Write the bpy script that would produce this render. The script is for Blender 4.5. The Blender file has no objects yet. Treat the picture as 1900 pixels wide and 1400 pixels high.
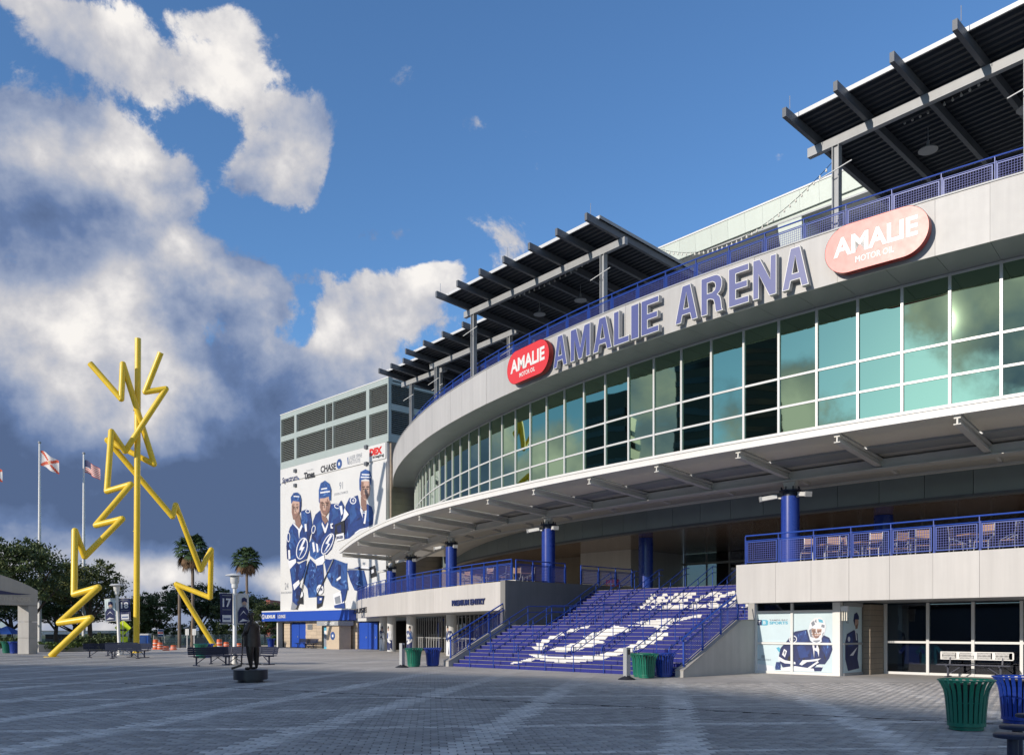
import bpy, bmesh, math, random
import numpy as np
from math import sin, cos, tan, atan, atan2, sqrt, pi, radians, degrees
from mathutils import Vector, Matrix
random.seed(7)
C = bpy.context.scene.collection
SC = bpy.context.scene

# ---------------------------------------------------------------- camera, sky, sun, exposure
FPX, CX, HY, EYE = 1600.0, 950.0, 1168.0, 1.65      # focal length and horizon in units of the 1900 wide photograph
cam_d = bpy.data.cameras.new('camera'); cam = bpy.data.objects.new('camera', cam_d); C.objects.link(cam)
cam.location = (0, 0, EYE); cam.rotation_euler = (pi / 2, 0, 0)
cam_d.sensor_width = 36; cam_d.lens = FPX / 1900 * 36; cam_d.shift_y = (HY - 700) / 1900
cam_d.clip_start = 0.1; cam_d.clip_end = 4000
SC.camera = cam
SUN_AZ, SUN_EL = radians(54), radians(18.0)          # direction the light travels (from +Y towards +X) and sun height
w = bpy.data.worlds.new('World'); SC.world = w; w.use_nodes = True
NT = w.node_tree; NT.nodes.clear()

class G:
    """tiny node-graph helper"""
    def __init__(s, nt): s.nt = nt
    def n(s, t, **k):
        x = s.nt.nodes.new(t)
        for a, b in k.items(): setattr(x, a, b)
        return x
    def put(s, sock, v):
        if isinstance(v, bpy.types.NodeSocket): s.nt.links.new(v, sock)
        elif v is not None: sock.default_value = v
    def m(s, op, a, b=None, c=None, clamp=False):
        x = s.n('ShaderNodeMath', operation=op, use_clamp=clamp)
        s.put(x.inputs[0], a)
        if b is not None: s.put(x.inputs[1], b)
        if c is not None: s.put(x.inputs[2], c)
        return x.outputs[0]
    def v(s, op, a, b=None, sc=None):
        x = s.n('ShaderNodeVectorMath', operation=op)
        s.put(x.inputs[0], a)
        if b is not None: s.put(x.inputs[1], b)
        if sc is not None: s.put(x.inputs['Scale'], sc)
        return x.outputs['Value'] if op in ('LENGTH', 'DOT_PRODUCT', 'DISTANCE') else x.outputs[0]
    def noise(s, vec, scale, detail=4, rough=.5, dist=0.0, out=0):
        x = s.n('ShaderNodeTexNoise'); s.put(x.inputs['Vector'], vec)
        x.inputs['Scale'].default_value = scale; x.inputs['Detail'].default_value = detail
        x.inputs['Roughness'].default_value = rough; x.inputs['Distortion'].default_value = dist
        return x.outputs[out]
    def mix(s, f, a, b, mode='MIX'):
        x = s.n('ShaderNodeMix', data_type='RGBA', blend_type=mode)
        s.put(x.inputs[0], f); s.put(x.inputs[6], a); s.put(x.inputs[7], b)
        return x.outputs[2]
    def ss(s, x, a, b, lo=0.0, hi=1.0):
        r = s.n('ShaderNodeMapRange', interpolation_type='SMOOTHSTEP')
        s.put(r.inputs[0], x); r.inputs[1].default_value = a; r.inputs[2].default_value = b
        r.inputs[3].default_value = lo; r.inputs[4].default_value = hi
        return r.outputs[0]
    def comb(s, x, y, z):
        c = s.n('ShaderNodeCombineXYZ')
        s.put(c.inputs[0], x); s.put(c.inputs[1], y); s.put(c.inputs[2], z)
        return c.outputs[0]

g = G(NT)
sky = g.n('ShaderNodeTexSky', sky_type='NISHITA', sun_disc=False)
sky.sun_elevation = SUN_EL; sky.sun_rotation = SUN_AZ + pi      # where the sun stands
sky.air_density = 1.0; sky.dust_density = 0.35; sky.ozone_density = 2.0; sky.altitude = 10
tc = g.n('ShaderNodeTexCoord'); D = tc.outputs['Generated']
sp = g.n('ShaderNodeSeparateXYZ'); NT.links.new(D, sp.inputs[0])
az = g.m('ARCTAN2', sp.outputs[0], sp.outputs[1]); el = g.m('ARCSINE', sp.outputs[2])
warp = g.v('SUBTRACT', g.noise(D, 5.0, 3, .6, out=1), (0.5, 0.5, 0.5))
ws = g.n('ShaderNodeSeparateXYZ'); NT.links.new(warp, ws.inputs[0])
azw = g.m('ADD', az, g.m('MULTIPLY', ws.outputs[0], .085)); elw = g.m('ADD', el, g.m('MULTIPLY', ws.outputs[1], .07))
P = g.comb(azw, elw, 0.0)
def dirn(x, y):
    dx = x - CX
    return atan(dx / FPX), atan((HY - y) / sqrt(FPX * FPX + dx * dx))
def blobs(L):
    """sum of soft ellipses standing in fixed directions of the sky"""
    acc = None
    for x, y, rx, ry, amp in L:
        a, e = dirn(x, y)
        k = cos(a) ** 2
        q = g.v('MULTIPLY', g.v('SUBTRACT', P, (a, e, 0)), (FPX / (rx * k), FPX / (ry * cos(a) * cos(e) ** 2), 0))
        f = g.ss(g.v('LENGTH', q), 1.35, 0.25)
        acc = g.m('MULTIPLY', f, amp) if acc is None else g.m('MULTIPLY_ADD', f, amp, acc)
    return acc
CLOUDS = [(130, 310, 240, 160, 1.4), (280, 350, 110, 100, .8), (150, 430, 210, 60, .9), (0, 250, 90, 70, .5), (120, 60, 130, 65, .62), (230, 120, 150, 60, .58), (350, 70, 160, 70, .66), (460, 40, 120, 55, .6), (500, 150, 140, 65, .64), (400, 170, 130, 70, .5),
          (530, 290, 100, 105, .9), (590, 210, 60, 60, .5), (470, 330, 70, 60, .55), (550, 370, 55, 50, .5), (60, 10, 130, 30, .5),
          (220, 560, 170, 110, 1.3), (370, 470, 55, 55, .8), (470, 560, 120, 85, 1.0), (20, 540, 110, 80, .7),
          (720, 570, 140, 85, 1.4), (810, 530, 70, 45, .75), (630, 610, 70, 70, .9), (640, 690, 130, 70, 1.0), (690, 450, 62, 32, .75), (740, 440, 30, 22, .5),
          (737, 130, 60, 50, .50), (880, 240, 45, 26, .48), (560, 515, 45, 25, .6),
          (250, 800, 520, 190, 1.7), (520, 860, 260, 190, 1.5), (-150, 700, 400, 300, 1.5), (250, 1080, 560, 130, 1.5), (560, 1080, 260, 120, 1.3), (900, 900, 260, 300, 1.0), (-700, 850, 700, 330, 1.6)]
DARKS = [(250, 920, 520, 95, .85), (100, 870, 330, 90, .42), (470, 900, 200, 110, .5), (300, 800, 460, 90, .22), (600, 960, 200, 70, .4), (190, 420, 230, 45, .14), (60, 480, 170, 55, .10), (120, 660, 160, 50, .25), (440, 690, 220, 60, .30), (40, 760, 200, 80, .3),
         (-250, 860, 420, 200, .8), (250, 150, 240, 60, .25), (430, 40, 160, 50, .30), (560, 760, 180, 60, .2), (720, 540, 40, 30, .25), (300, 1085, 620, 60, .22), (-700, 860, 700, 300, .5)]
LIGHTS = [(180, 550, 90, 60, .10), (330, 470, 60, 60, .25), (450, 540, 90, 50, .14), (90, 270, 170, 60, .14), (250, 260, 80, 60, .15), (720, 520, 130, 60, .38), (700, 620, 140, 60, .26), (370, 470, 60, 50, .22), (545, 310, 90, 80, .18),
          (520, 1045, 70, 40, .42), (210, 640, 110, 60, .14), (200, 1050, 480, 34, .26), (500, 660, 90, 60, .12), (590, 600, 60, 90, .2)]
cb, db, lb = blobs(CLOUDS), blobs(DARKS), blobs(LIGHTS)
n1 = g.noise(D, 7.0, 12, .66, .2)                 # cloud body
Ls = (-sin(SUN_AZ) * .035, -cos(SUN_AZ) * .035, .055)
sa_ = g.noise(D, 4.5, 6, .52, .1); n2 = g.noise(g.v('ADD', D, Ls), 4.5, 6, .52, .1)
nf = g.noise(D, 2.2, 3, .5)                       # fair weather clouds in the rest of the sky
infr = g.ss(g.m('ABSOLUTE', g.m('SUBTRACT', az, 0.12)), .75, 1.05)    # outside the part of the sky in view
gen = g.m('MULTIPLY', g.ss(nf, .42, .60), g.m('MULTIPLY', infr, .85))
dens_raw = g.m('ADD', g.m('ADD', cb, gen), g.m('MULTIPLY', g.m('SUBTRACT', n1, .5), g.m('MULTIPLY_ADD', infr, -2.0, 3.5)))
dens = g.ss(dens_raw, .42, .74)
shade = g.m('MULTIPLY', g.m('SUBTRACT', sa_, n2), 2.7)
lum = g.m('ADD', g.m('ADD', .55, shade), g.m('SUBTRACT', lb, g.m('MULTIPLY', db, .56)))
lum = g.m('ADD', lum, g.m('MULTIPLY', g.m('SUBTRACT', n1, .5), 1.0))
cr = g.n('ShaderNodeValToRGB'); NT.links.new(lum, cr.inputs[0])
e = cr.color_ramp.elements
e[0].position = 0.0; e[0].color = (.078, .120, .225, 1)
e[1].position = 1.0; e[1].color = (.80, .77, .74, 1)
for p, c in ((.25, (.12, .18, .33, 1)), (.5, (.27, .32, .44, 1)), (.75, (.50, .50, .53, 1))):
    q = e.new(p); q.color = c
SKY_STR = 0.13
skyc = g.mix(1.0, sky.outputs[0], (.68, .95, 1.22, 1), 'MULTIPLY')
cloudc = g.v('SCALE', cr.outputs[0], sc=1.0 / SKY_STR)
col = g.mix(dens, skyc, cloudc)
below = g.ss(el, -.02, .0)
col = g.mix(below, (.9, 1.0, 1.3, 1), col)
bg = g.n('ShaderNodeBackground'); NT.links.new(col, bg.inputs[0]); bg.inputs[1].default_value = SKY_STR
wo = g.n('ShaderNodeOutputWorld'); NT.links.new(bg.outputs[0], wo.inputs[0])

sun_d = bpy.data.lights.new('sun', 'SUN'); sun = bpy.data.objects.new('sun', sun_d); C.objects.link(sun)
sun_d.energy = 3.25; sun_d.angle = radians(.5); sun_d.color = (1.0, .91, .80)
tr = Vector((sin(SUN_AZ) * cos(SUN_EL), cos(SUN_AZ) * cos(SUN_EL), -sin(SUN_EL)))
sun.rotation_euler = tr.to_track_quat('-Z', 'Y').to_euler(); sun.location = (-60, -45, 60)
vs = SC.view_settings; vs.view_transform = 'Standard'; vs.look = 'None'; vs.exposure = 0.25; vs.gamma = 1.0; vs.use_curve_mapping = False
SC.render.engine = 'CYCLES'
SC.cycles.max_bounces = 6; SC.cycles.diffuse_bounces = 3; SC.cycles.glossy_bounces = 4
SC.cycles.use_denoising = True

# ---------------------------------------------------------------- materials
MATS = {}
def mat(name, col, rough=.6, metal=0.0, var=.10, vs=1.2, bump=0.0, bs=30.0, spec=.5, obj=0.0, streak=0.0, emit=None):
    if name in MATS: return MATS[name]
    m = bpy.data.materials.new(name); m.use_nodes = True; nt = m.node_tree; h = G(nt)
    b = nt.nodes['Principled BSDF']
    pos = h.n('ShaderNodeNewGeometry').outputs['Position']
    c = (col[0], col[1], col[2], 1)
    f = h.noise(pos, vs, 6, .6)
    k = h.m('MULTIPLY_ADD', h.m('SUBTRACT', f, .5), var * 2.4, 1.0)
    if streak:
        st = h.noise(h.v('MULTIPLY', pos, (2.2, 2.2, .12)), 1.6, 5, .65)
        k = h.m('MULTIPLY', k, h.m('MULTIPLY_ADD', h.m('SUBTRACT', st, .5), streak * 2.4, 1.0))
    if obj:
        oi = h.n('ShaderNodeObjectInfo').outputs['Random']
        k = h.m('MULTIPLY', k, h.m('MULTIPLY_ADD', h.m('SUBTRACT', oi, .5), obj * 2, 1.0))
    col_o = h.v('SCALE', c[:3], sc=k)
    nt.links.new(col_o, b.inputs['Base Color'])
    b.inputs['Metallic'].default_value = metal
    b.inputs['Specular IOR Level'].default_value = spec
    rn = h.m('MULTIPLY_ADD', h.m('SUBTRACT', h.noise(pos, 4.0, 4, .6), .5), .25 * rough, rough)
    nt.links.new(rn, b.inputs['Roughness'])
    if bump:
        bn = h.n('ShaderNodeBump'); bn.inputs['Strength'].default_value = bump; bn.inputs['Distance'].default_value = .02
        nt.links.new(h.noise(pos, bs, 5, .6), bn.inputs['Height']); nt.links.new(bn.outputs[0], b.inputs['Normal'])
    if emit:
        b.inputs['Emission Color'].default_value = (*emit[:3], 1); b.inputs['Emission Strength'].default_value = emit[3]
    MATS[name] = m
    return m

def glass_mat(name, col, wob=.02, rough=.015, metal=1.0, tint=None):
    m = bpy.data.materials.new(name); m.use_nodes = True; nt = m.node_tree; h = G(nt)
    b = nt.nodes['Principled BSDF']
    b.inputs['Base Color'].default_value = (*col, 1); b.inputs['Metallic'].default_value = metal
    b.inputs['Roughness'].default_value = rough
    pos = h.n('ShaderNodeNewGeometry').outputs['Position']
    oi = h.n('ShaderNodeObjectInfo').outputs['Random']
    p2 = h.v('ADD', pos, h.comb(h.m('MULTIPLY', oi, 3.0), h.m('MULTIPLY', oi, 2.0), 0.0))
    bn = h.n('ShaderNodeBump'); bn.inputs['Strength'].default_value = 1.0; bn.inputs['Distance'].default_value = wob
    nt.links.new(h.noise(p2, .5, 0, .45), bn.inputs['Height']); nt.links.new(bn.outputs[0], b.inputs['Normal'])
    MATS[name] = m
    return m

M_ = dict(
 fascia=mat('fascia_metal_panel', (.47, .46, .445), .46, .0, .08, .5, obj=.05, streak=.12, spec=.45),
 cream=mat('cream_render_panel', (.54, .515, .485), .6, 0, .06, .6, obj=.035, streak=.13, bump=.05),
 soffit=mat('grey_soffit_panel', (.34, .35, .36), .45, .2, .05, .8, obj=.03),
 white=mat('white_painted_steel', (.74, .73, .70), .4, 0, .05, 1.5, streak=.05),
 mull=mat('white_mullion', (.66, .66, .65), .4, .1, .03),
 canopy=mat('canopy_soffit_board', (.84, .80, .73), .55, 0, .06, .8, obj=.03, streak=.0),
 strut=mat('canopy_strut_paint', (.66, .64, .59), .5, 0, .06),
 blue=mat('blue_column_paint', (.015, .045, .30), .28, 0, .08, 2.0, spec=.6),
 railblue=mat('blue_rail_paint', (.018, .065, .36), .38, 0, .10, 3.0),
 mesh=mat('blue_mesh_panel', (.045, .065, .30), .5, 0, .1, 3.0),
 steel=mat('grey_painted_steel', (.36, .37, .38), .5, .15, .12, 2.0, streak=.08),
 steeldk=mat('dark_rafter_steel', (.13, .14, .155), .5, .2, .15, 2.0),
 deck=mat('dark_corrugated_roof', (.055, .06, .068), .5, .3, .1, 2.0),
 pale=mat('pale_green_panel', (.50, .55, .50), .5, .1, .03, .5, obj=.035, streak=.05),
 palewall=mat('pale_sage_cladding', (.36, .42, .405), .55, 0, .05, .6, streak=.06),
 slat=mat('grey_louver_slat', (.30, .33, .31), .5, .1, .06),
 dark=mat('dark_void', (.012, .013, .015), .8, 0, .1),
 band=mat('grey_green_band_panel', (.26, .31, .31), .4, .1, .08, 1.2, obj=.05),
 ceil=mat('brown_gloss_ceiling', (.20, .135, .095), .14, 0, .22, .9, spec=.8, bump=.5, bs=3.5),
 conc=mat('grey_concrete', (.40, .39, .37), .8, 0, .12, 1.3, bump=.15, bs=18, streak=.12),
 concdk=mat('dark_concrete', (.20, .195, .185), .8, 0, .15, 1.0, bump=.15, bs=18, streak=.16),  # darker, more streaked version of the grey concrete
 nosing=mat('worn_step_nosing', (.27, .25, .25), .8, 0, .3, 6.0),
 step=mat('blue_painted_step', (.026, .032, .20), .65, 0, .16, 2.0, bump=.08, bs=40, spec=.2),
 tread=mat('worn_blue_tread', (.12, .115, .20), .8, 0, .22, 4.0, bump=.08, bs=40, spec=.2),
 markw=mat('white_step_paint', (.74, .72, .68), .6, 0, .10, 5.0),
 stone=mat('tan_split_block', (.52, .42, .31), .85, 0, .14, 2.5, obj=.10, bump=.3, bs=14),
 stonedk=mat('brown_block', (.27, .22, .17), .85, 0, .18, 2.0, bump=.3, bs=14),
 doorb=mat('blue_door_paint', (.018, .075, .42), .4, 0, .06, 2.0),
 vinyl=mat('printed_vinyl_white', (.64, .64, .63), .55, 0, .07, .35),
 vinylb=mat('printed_vinyl_pale_blue', (.56, .68, .72), .5, 0, .14, .9),
 pblue=mat('print_royal_blue', (.015, .042, .18), .5, 0, .6, 2.2),
 pblue2=mat('print_mid_blue', (.026, .080, .26), .5, 0, .6, 1.6),
 pnavy=mat('print_navy', (.012, .022, .10), .5, 0, .4, 3.0),
 pwhite=mat('print_white', (.72, .73, .76), .5, 0, .10, 3.0),
 pskin=mat('print_skin', (.50, .33, .26), .5, 0, .25, 3.0),
 pskin2=mat('print_skin_shadow', (.24, .14, .11), .5, 0, .3, 4.0),
 pblack=mat('print_black', (.018, .018, .022), .5, 0, .2),
 pgrey=mat('print_grey', (.22, .24, .28), .5, 0, .2),
 plight=mat('print_light_blue', (.10, .22, .50), .5, 0, .4, 3.0), pdark=mat('print_dark_brown', (.05, .03, .025), .6, 0, .2), plip=mat('print_lip', (.30, .13, .11), .6, 0, .2),
 pred=mat('print_red', (.62, .035, .025), .35, 0, .04),
 pcyan=mat('print_cyan', (.10, .42, .58), .5, 0, .1),
 porange=mat('print_orange', (.62, .30, .05), .5, 0, .1),
 red=mat('red_sign_face', (.72, .035, .022), .22, 0, .03, spec=.7),
 redglare=mat('red_sign_gloss_face', (.72, .035, .022), .385, 0, .03, spec=.85),
 redside=mat('red_sign_side', (.30, .012, .010), .4),
 letter=mat('blue_letter_face', (.080, .095, .27), .42, 0, .05, 1.0, spec=.7),
 letterside=mat('letter_return_grey', (.50, .49, .48), .5, .1, .03),
 yellow=mat('yellow_sculpture_paint', (.85, .585, .036), .36, 0, .12, .8, streak=.12),
 bronze=mat('dark_bronze', (.055, .042, .036), .30, .7, .4, 9.0, bump=.3, bs=26),
 granite=mat('dark_granite', (.022, .023, .028), .3, 0, .3, 30),
 green=mat('green_bin_paint', (.008, .15, .095), .35, 0, .08),
 binblue=mat('blue_bin_paint', (.012, .045, .30), .35, 0, .08),
 navy=mat('navy_bench_coating', (.010, .016, .045), .45, 0, .15),
 silver=mat('brushed_silver', (.48, .48, .48), .4, .6, .05),
 wood=mat('orange_wood', (.42, .24, .13), .5, 0, .2, 8),
 alum=mat('aluminium_tube', (.40, .40, .40), .45, .3, .05),
 lampw=mat('white_lamp_enamel', (.72, .72, .70), .35, 0, .04),
 asphalt=mat('asphalt', (.055, .055, .058), .9, 0, .15, 2.0),
 kerb=mat('kerb_concrete', (.36, .34, .31), .85, 0, .12, 2.0),
 grass=mat('grass_green', (.055, .085, .022), .9, 0, .4, 1.5),
 bark=mat('bark', (.10, .075, .055), .9, 0, .3, 4.0, bump=.4, bs=12),
 palmbark=mat('palm_bark', (.20, .155, .12), .9, 0, .2, 3.0, bump=.4, bs=10),
 leaf=mat('oak_leaf_green', (.075, .105, .032), .7, 0, .55, .5),
 leafb=mat('dark_oak_green', (.050, .078, .028), .7, 0, .5, .5), leafc=mat('yellowish_oak_green', (.105, .125, .036), .7, 0, .5, .5),
 leaf2=mat('bright_leaf_green', (.075, .125, .020), .7, 0, .4, 1.0),
 frond=mat('palm_frond_green', (.040, .075, .022), .6, 0, .4, 1.5),
 dead=mat('dead_frond_brown', (.16, .095, .05), .85, 0, .4, 2.0),
 orange=mat('orange_plastic', (.62, .11, .025), .5),
 toilet=mat('portable_toilet_blue', (.018, .085, .36), .45),
 signy=mat('fluorescent_sign', (.62, .78, .02), .4),
 brickred=mat('far_red_brick', (.34, .10, .075), .8),
 tower=mat('dark_tower_cladding', (.05, .055, .06), .5, .2, .2, .1),
 towerpale=mat('pale_tower_cladding', (.22, .22, .22), .6, 0, .2, .1),
 flagw=mat('flag_white', (.72, .68, .66), .7), flagr=mat('flag_red', (.60, .09, .04), .7), flagb=mat('flag_navy', (.03, .035, .11), .7),
 teal=mat('teal_jersey', (.01, .35, .33), .7), brass=mat('bulb_glass', (.8, .76, .66), .3),
)
_m = M_['canopy']; _n = _m.node_tree; _b = _n.nodes['Principled BSDF']; _t = _n.nodes.new('ShaderNodeBsdfTranslucent'); _t.inputs[0].default_value = (.80, .73, .62, 1)
_x = _n.nodes.new('ShaderNodeMixShader'); _x.inputs[0].default_value = .30; _n.links.new(_b.outputs[0], _x.inputs[1]); _n.links.new(_t.outputs[0], _x.inputs[2]); _n.links.new(_x.outputs[0], _n.nodes['Material Output'].inputs[0])
M_['glass'] = glass_mat('green_mirror_glass', (.27, .385, .265), .0065)
def see_through(name, tint, refl):
    m = bpy.data.materials.new(name); m.use_nodes = True; nt = m.node_tree; h = G(nt); nt.nodes.remove(nt.nodes['Principled BSDF'])
    t = h.n('ShaderNodeBsdfTransparent'); t.inputs[0].default_value = (*tint, 1); gl_ = h.n('ShaderNodeBsdfGlossy'); gl_.inputs[0].default_value = (.9, .9, .95, 1); gl_.inputs['Roughness'].default_value = .02
    lw = h.n('ShaderNodeFresnel'); lw.inputs[0].default_value = 1.5
    mx = h.n('ShaderNodeMixShader'); nt.links.new(h.m('ADD', lw.outputs[0], refl), mx.inputs[0]); nt.links.new(t.outputs[0], mx.inputs[1]); nt.links.new(gl_.outputs[0], mx.inputs[2])
    nt.links.new(mx.outputs[0], nt.nodes['Material Output'].inputs[0]); MATS[name] = m; return m
M_['shop'] = see_through('dark_shop_glass', (.42, .46, .52), .02)
M_['lobby'] = see_through('lobby_glass', (.35, .36, .38), .02)

# ---------------------------------------------------------------- frames and mesh building
RB = -atan2(.717, .697)                               # the arena's own frame: u along its front, v into it
SB, CB = sin(RB), cos(RB)
OX, OY = 1.6, 34.8
def W(u, v, z=0.0):                                    # arena frame -> world
    return Vector((OX + u * CB - v * SB, OY + u * SB + v * CB, z))
def toB(x, y):                                         # world -> arena frame
    x -= OX; y -= OY
    return (x * CB + y * SB, -x * SB + y * CB)
def at(x, y, Y=None, z=None):                          # a point seen at pixel x, y of the photograph, at depth Y or height z
    if Y is None: Y = (z - EYE) * FPX / (HY - y)
    return Vector(((x - CX) / FPX * Y, Y, EYE + (HY - y) / FPX * Y))
def gnd(x, y): return at(x, y, z=0.0)

ORG, ROT = {}, {}
def thing(name, label, cat, loc, rz=0.0, frame='w', group=None, kind=None):
    """Empty at the thing's base. frame 'b': loc and all child meshes are given in arena coordinates; 'w': world; 'l': children in local coordinates"""
    o = bpy.data.objects.new(name, None); C.objects.link(o); o.empty_display_size = .3
    if frame == 'b':
        o.location = W(*loc); o.rotation_euler = (0, 0, RB); ORG[o.name] = Vector(loc)
    elif frame == 'w':
        o.location = loc; ORG[o.name] = Vector(loc)
    else:
        o.location = loc; o.rotation_euler = (0, 0, rz); ORG[o.name] = Vector((0, 0, 0))
    ROT[o.name] = frame
    tag(o, label, cat, group, kind)
    return o
def tag(o, label=None, cat=None, group=None, kind=None):
    if label: o['label'] = label
    if cat: o['category'] = cat
    if group: o['group'] = group
    if kind: o['kind'] = kind
    return o
def part_empty(name, parent, loc):
    o = bpy.data.objects.new(name, None); C.objects.link(o); o.empty_display_size = .2
    o.location = Vector(loc) - ORG[parent.name]; o.parent = parent; ORG[o.name] = Vector(loc)
    return o

class MB:
    def __init__(s): s.v = []; s.f = []; s.m = []; s.mats = []
    def mi(s, m):
        if m not in s.mats: s.mats.append(m)
        return s.mats.index(m)
    def add(s, vs, fs, m):
        k = len(s.v); s.v += [tuple(p) for p in vs]; i = s.mi(m)
        for f in fs: s.f.append([k + q for q in f]); s.m.append(i)
        return s
    def quad(s, a, b, c, d, m): return s.add([a, b, c, d], [(0, 1, 2, 3)], m)
    def box(s, x0, x1, y0, y1, z0, z1, m, rz=0.0, piv=None):
        P_ = [(x, y, z) for z in (z0, z1) for y in (y0, y1) for x in (x0, x1)]
        if rz:
            px, py = piv or ((x0 + x1) / 2, (y0 + y1) / 2); c_, s_ = cos(rz), sin(rz)
            P_ = [(px + (x - px) * c_ - (y - py) * s_, py + (x - px) * s_ + (y - py) * c_, z) for x, y, z in P_]
        return s.add(P_, [(0, 2, 3, 1), (4, 5, 7, 6), (0, 1, 5, 4), (1, 3, 7, 5), (3, 2, 6, 7), (2, 0, 4, 6)], m)
    def hexa(s, lo, hi, m):                            # lo, hi: 4 points each, counter-clockwise
        return s.add(list(lo) + list(hi), [(3, 2, 1, 0), (4, 5, 6, 7), (0, 1, 5, 4), (1, 2, 6, 5), (2, 3, 7, 6), (3, 0, 4, 7)], m)
    def beam(s, a, b, wd, ht, m, up=(0, 0, 1)):        # box from a to b
        a = Vector(a); b = Vector(b); d = (b - a).normalized(); sd = d.cross(Vector(up))
        if sd.length < 1e-4: sd = Vector((1, 0, 0))
        sd.normalize(); u_ = sd.cross(d).normalized()
        p, q = sd * wd / 2, u_ * ht / 2
        return s.hexa([a - p - q, a + p - q, a + p + q, a - p + q][::1], [b - p - q, b + p - q, b + p + q, b - p + q], m)
    def tube(s, pts, r, m, n=8, cap=True):
        pts = [Vector(p) for p in pts]; rs = r if isinstance(r, (list, tuple)) else [r] * len(pts)
        k = len(s.v); i_ = s.mi(m); ref = None
        for j, p in enumerate(pts):
            if j == 0: d = (pts[1] - p).normalized(); t = d
            elif j == len(pts) - 1: d = (p - pts[j - 1]).normalized(); t = d
            else:
                d1 = (p - pts[j - 1]).normalized(); d2 = (pts[j + 1] - p).normalized(); t = (d1 + d2)
                t = d1 if t.length < 1e-3 else t.normalized(); d = d1
            if ref is None:
                ref = t.orthogonal().normalized() if abs(t.z) < .99 else Vector((1, 0, 0))
            x = (ref - t * ref.dot(t)).normalized(); y = t.cross(x); ref = x
            for q in range(n):
                a = 2 * pi * q / n
                s.v.append(tuple(p + (x * cos(a) + y * sin(a)) * rs[j]))
        for j in range(len(pts) - 1):
            for q in range(n):
                a = k + j * n + q; b = k + j * n + (q + 1) % n
                s.f.append([a, b, b + n, a + n]); s.m.append(i_)
        if cap:
            s.f.append([k + q for q in range(n)][::-1]); s.m.append(i_)
            e_ = k + (len(pts) - 1) * n; s.f.append([e_ + q for q in range(n)]); s.m.append(i_)
        return s
    def lathe(s, prof, m, c=(0, 0, 0), n=16, a0=0.0, a1=2 * pi):
        full = abs(a1 - a0 - 2 * pi) < 1e-6; k = len(s.v); i_ = s.mi(m); nn = n if full else n + 1
        for r, z in prof:
            for q in range(nn):
                a = a0 + (a1 - a0) * q / n
                s.v.append((c[0] + r * cos(a), c[1] + r * sin(a), c[2] + z))
        for j in range(len(prof) - 1):
            for q in range(n):
                a = k + j * nn + q; b = k + j * nn + (q + 1) % nn
                s.f.append([a, b, b + nn, a + nn]); s.m.append(i_)
        if full:
            if prof[0][0] > 1e-4: s.f.append([k + q for q in range(n)][::-1]); s.m.append(i_)
            if prof[-1][0] > 1e-4:
                e_ = k + (len(prof) - 1) * nn; s.f.append([e_ + q for q in range(n)]); s.m.append(i_)
        return s
    def prism(s, poly, d, m, side=None):               # poly: 3-D outline, pushed along d
        n = len(poly); d = Vector(d); k = len(s.v)
        a = [Vector(p) for p in poly]; s.v += [tuple(p) for p in a] + [tuple(p + d) for p in a]
        i_ = s.mi(m); j_ = s.mi(side or m)
        s.f.append([k + q for q in range(n)][::-1]); s.m.append(i_)
        s.f.append([k + n + q for q in range(n)]); s.m.append(i_)
        for q in range(n):
            r = (q + 1) % n
            s.f.append([k + q, k + r, k + n + r, k + n + q]); s.m.append(j_)
        return s
    def mesh(s, name, off=(0, 0, 0)):
        me = bpy.data.meshes.new(name)
        V_ = np.array(s.v, dtype=np.float64) - np.array(off)
        me.from_pydata(V_.tolist(), [], s.f)
        for m in s.mats: me.materials.append(m)
        me.polygons.foreach_set('material_index', s.m); me.update()
        return me
    def build(s, name, parent=None, smooth=False, frame=None, fix=True, lab=None):
        a = np.array(s.v); lo, hi = a.min(0), a.max(0)
        base = Vector(((lo[0] + hi[0]) / 2, (lo[1] + hi[1]) / 2, lo[2]))
        me = s.mesh(name, base)
        if fix:
            bm = bmesh.new(); bm.from_mesh(me); bmesh.ops.recalc_face_normals(bm, faces=bm.faces); bm.to_mesh(me); bm.free()
        if smooth:
            me.polygons.foreach_set('use_smooth', [True] * len(me.polygons))
            me.set_sharp_from_angle(angle=radians(38))
        o = bpy.data.objects.new(name, me); C.objects.link(o)
        if parent is not None:
            o.location = base - ORG[parent.name]; o.parent = parent
        elif frame == 'b':
            o.location = W(*base); o.rotation_euler = (0, 0, RB)
        else: o.location = base
        ORG[o.name] = base
        if lab: o['label'] = lab
        return o
def place(me, name, parent, loc, rz=0.0):
    o = bpy.data.objects.new(name, me); C.objects.link(o)
    o.location = Vector(loc) - ORG[parent.name]; o.rotation_euler = (0, 0, rz); o.parent = parent; ORG[o.name] = Vector(loc)
    return o
KIDS = {}
def copy_tree(root, loc, rz=None, label=None, group=None):
    """a copy of a thing with copies of its parts and sub-parts"""
    if root.name not in KIDS:
        KIDS[root.name] = [(c, [k for k in c.children]) for c in root.children]
    r = root.copy(); C.objects.link(r); r.location = loc
    if rz is not None: r.rotation_euler = (0, 0, rz)
    if label: r['label'] = label
    if group: r['group'] = group
    for c, ks in KIDS[root.name]:
        c2 = c.copy(); C.objects.link(c2); c2.parent = r
        for k in ks:
            k2 = k.copy(); C.objects.link(k2); k2.parent = c2
    return r

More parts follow.
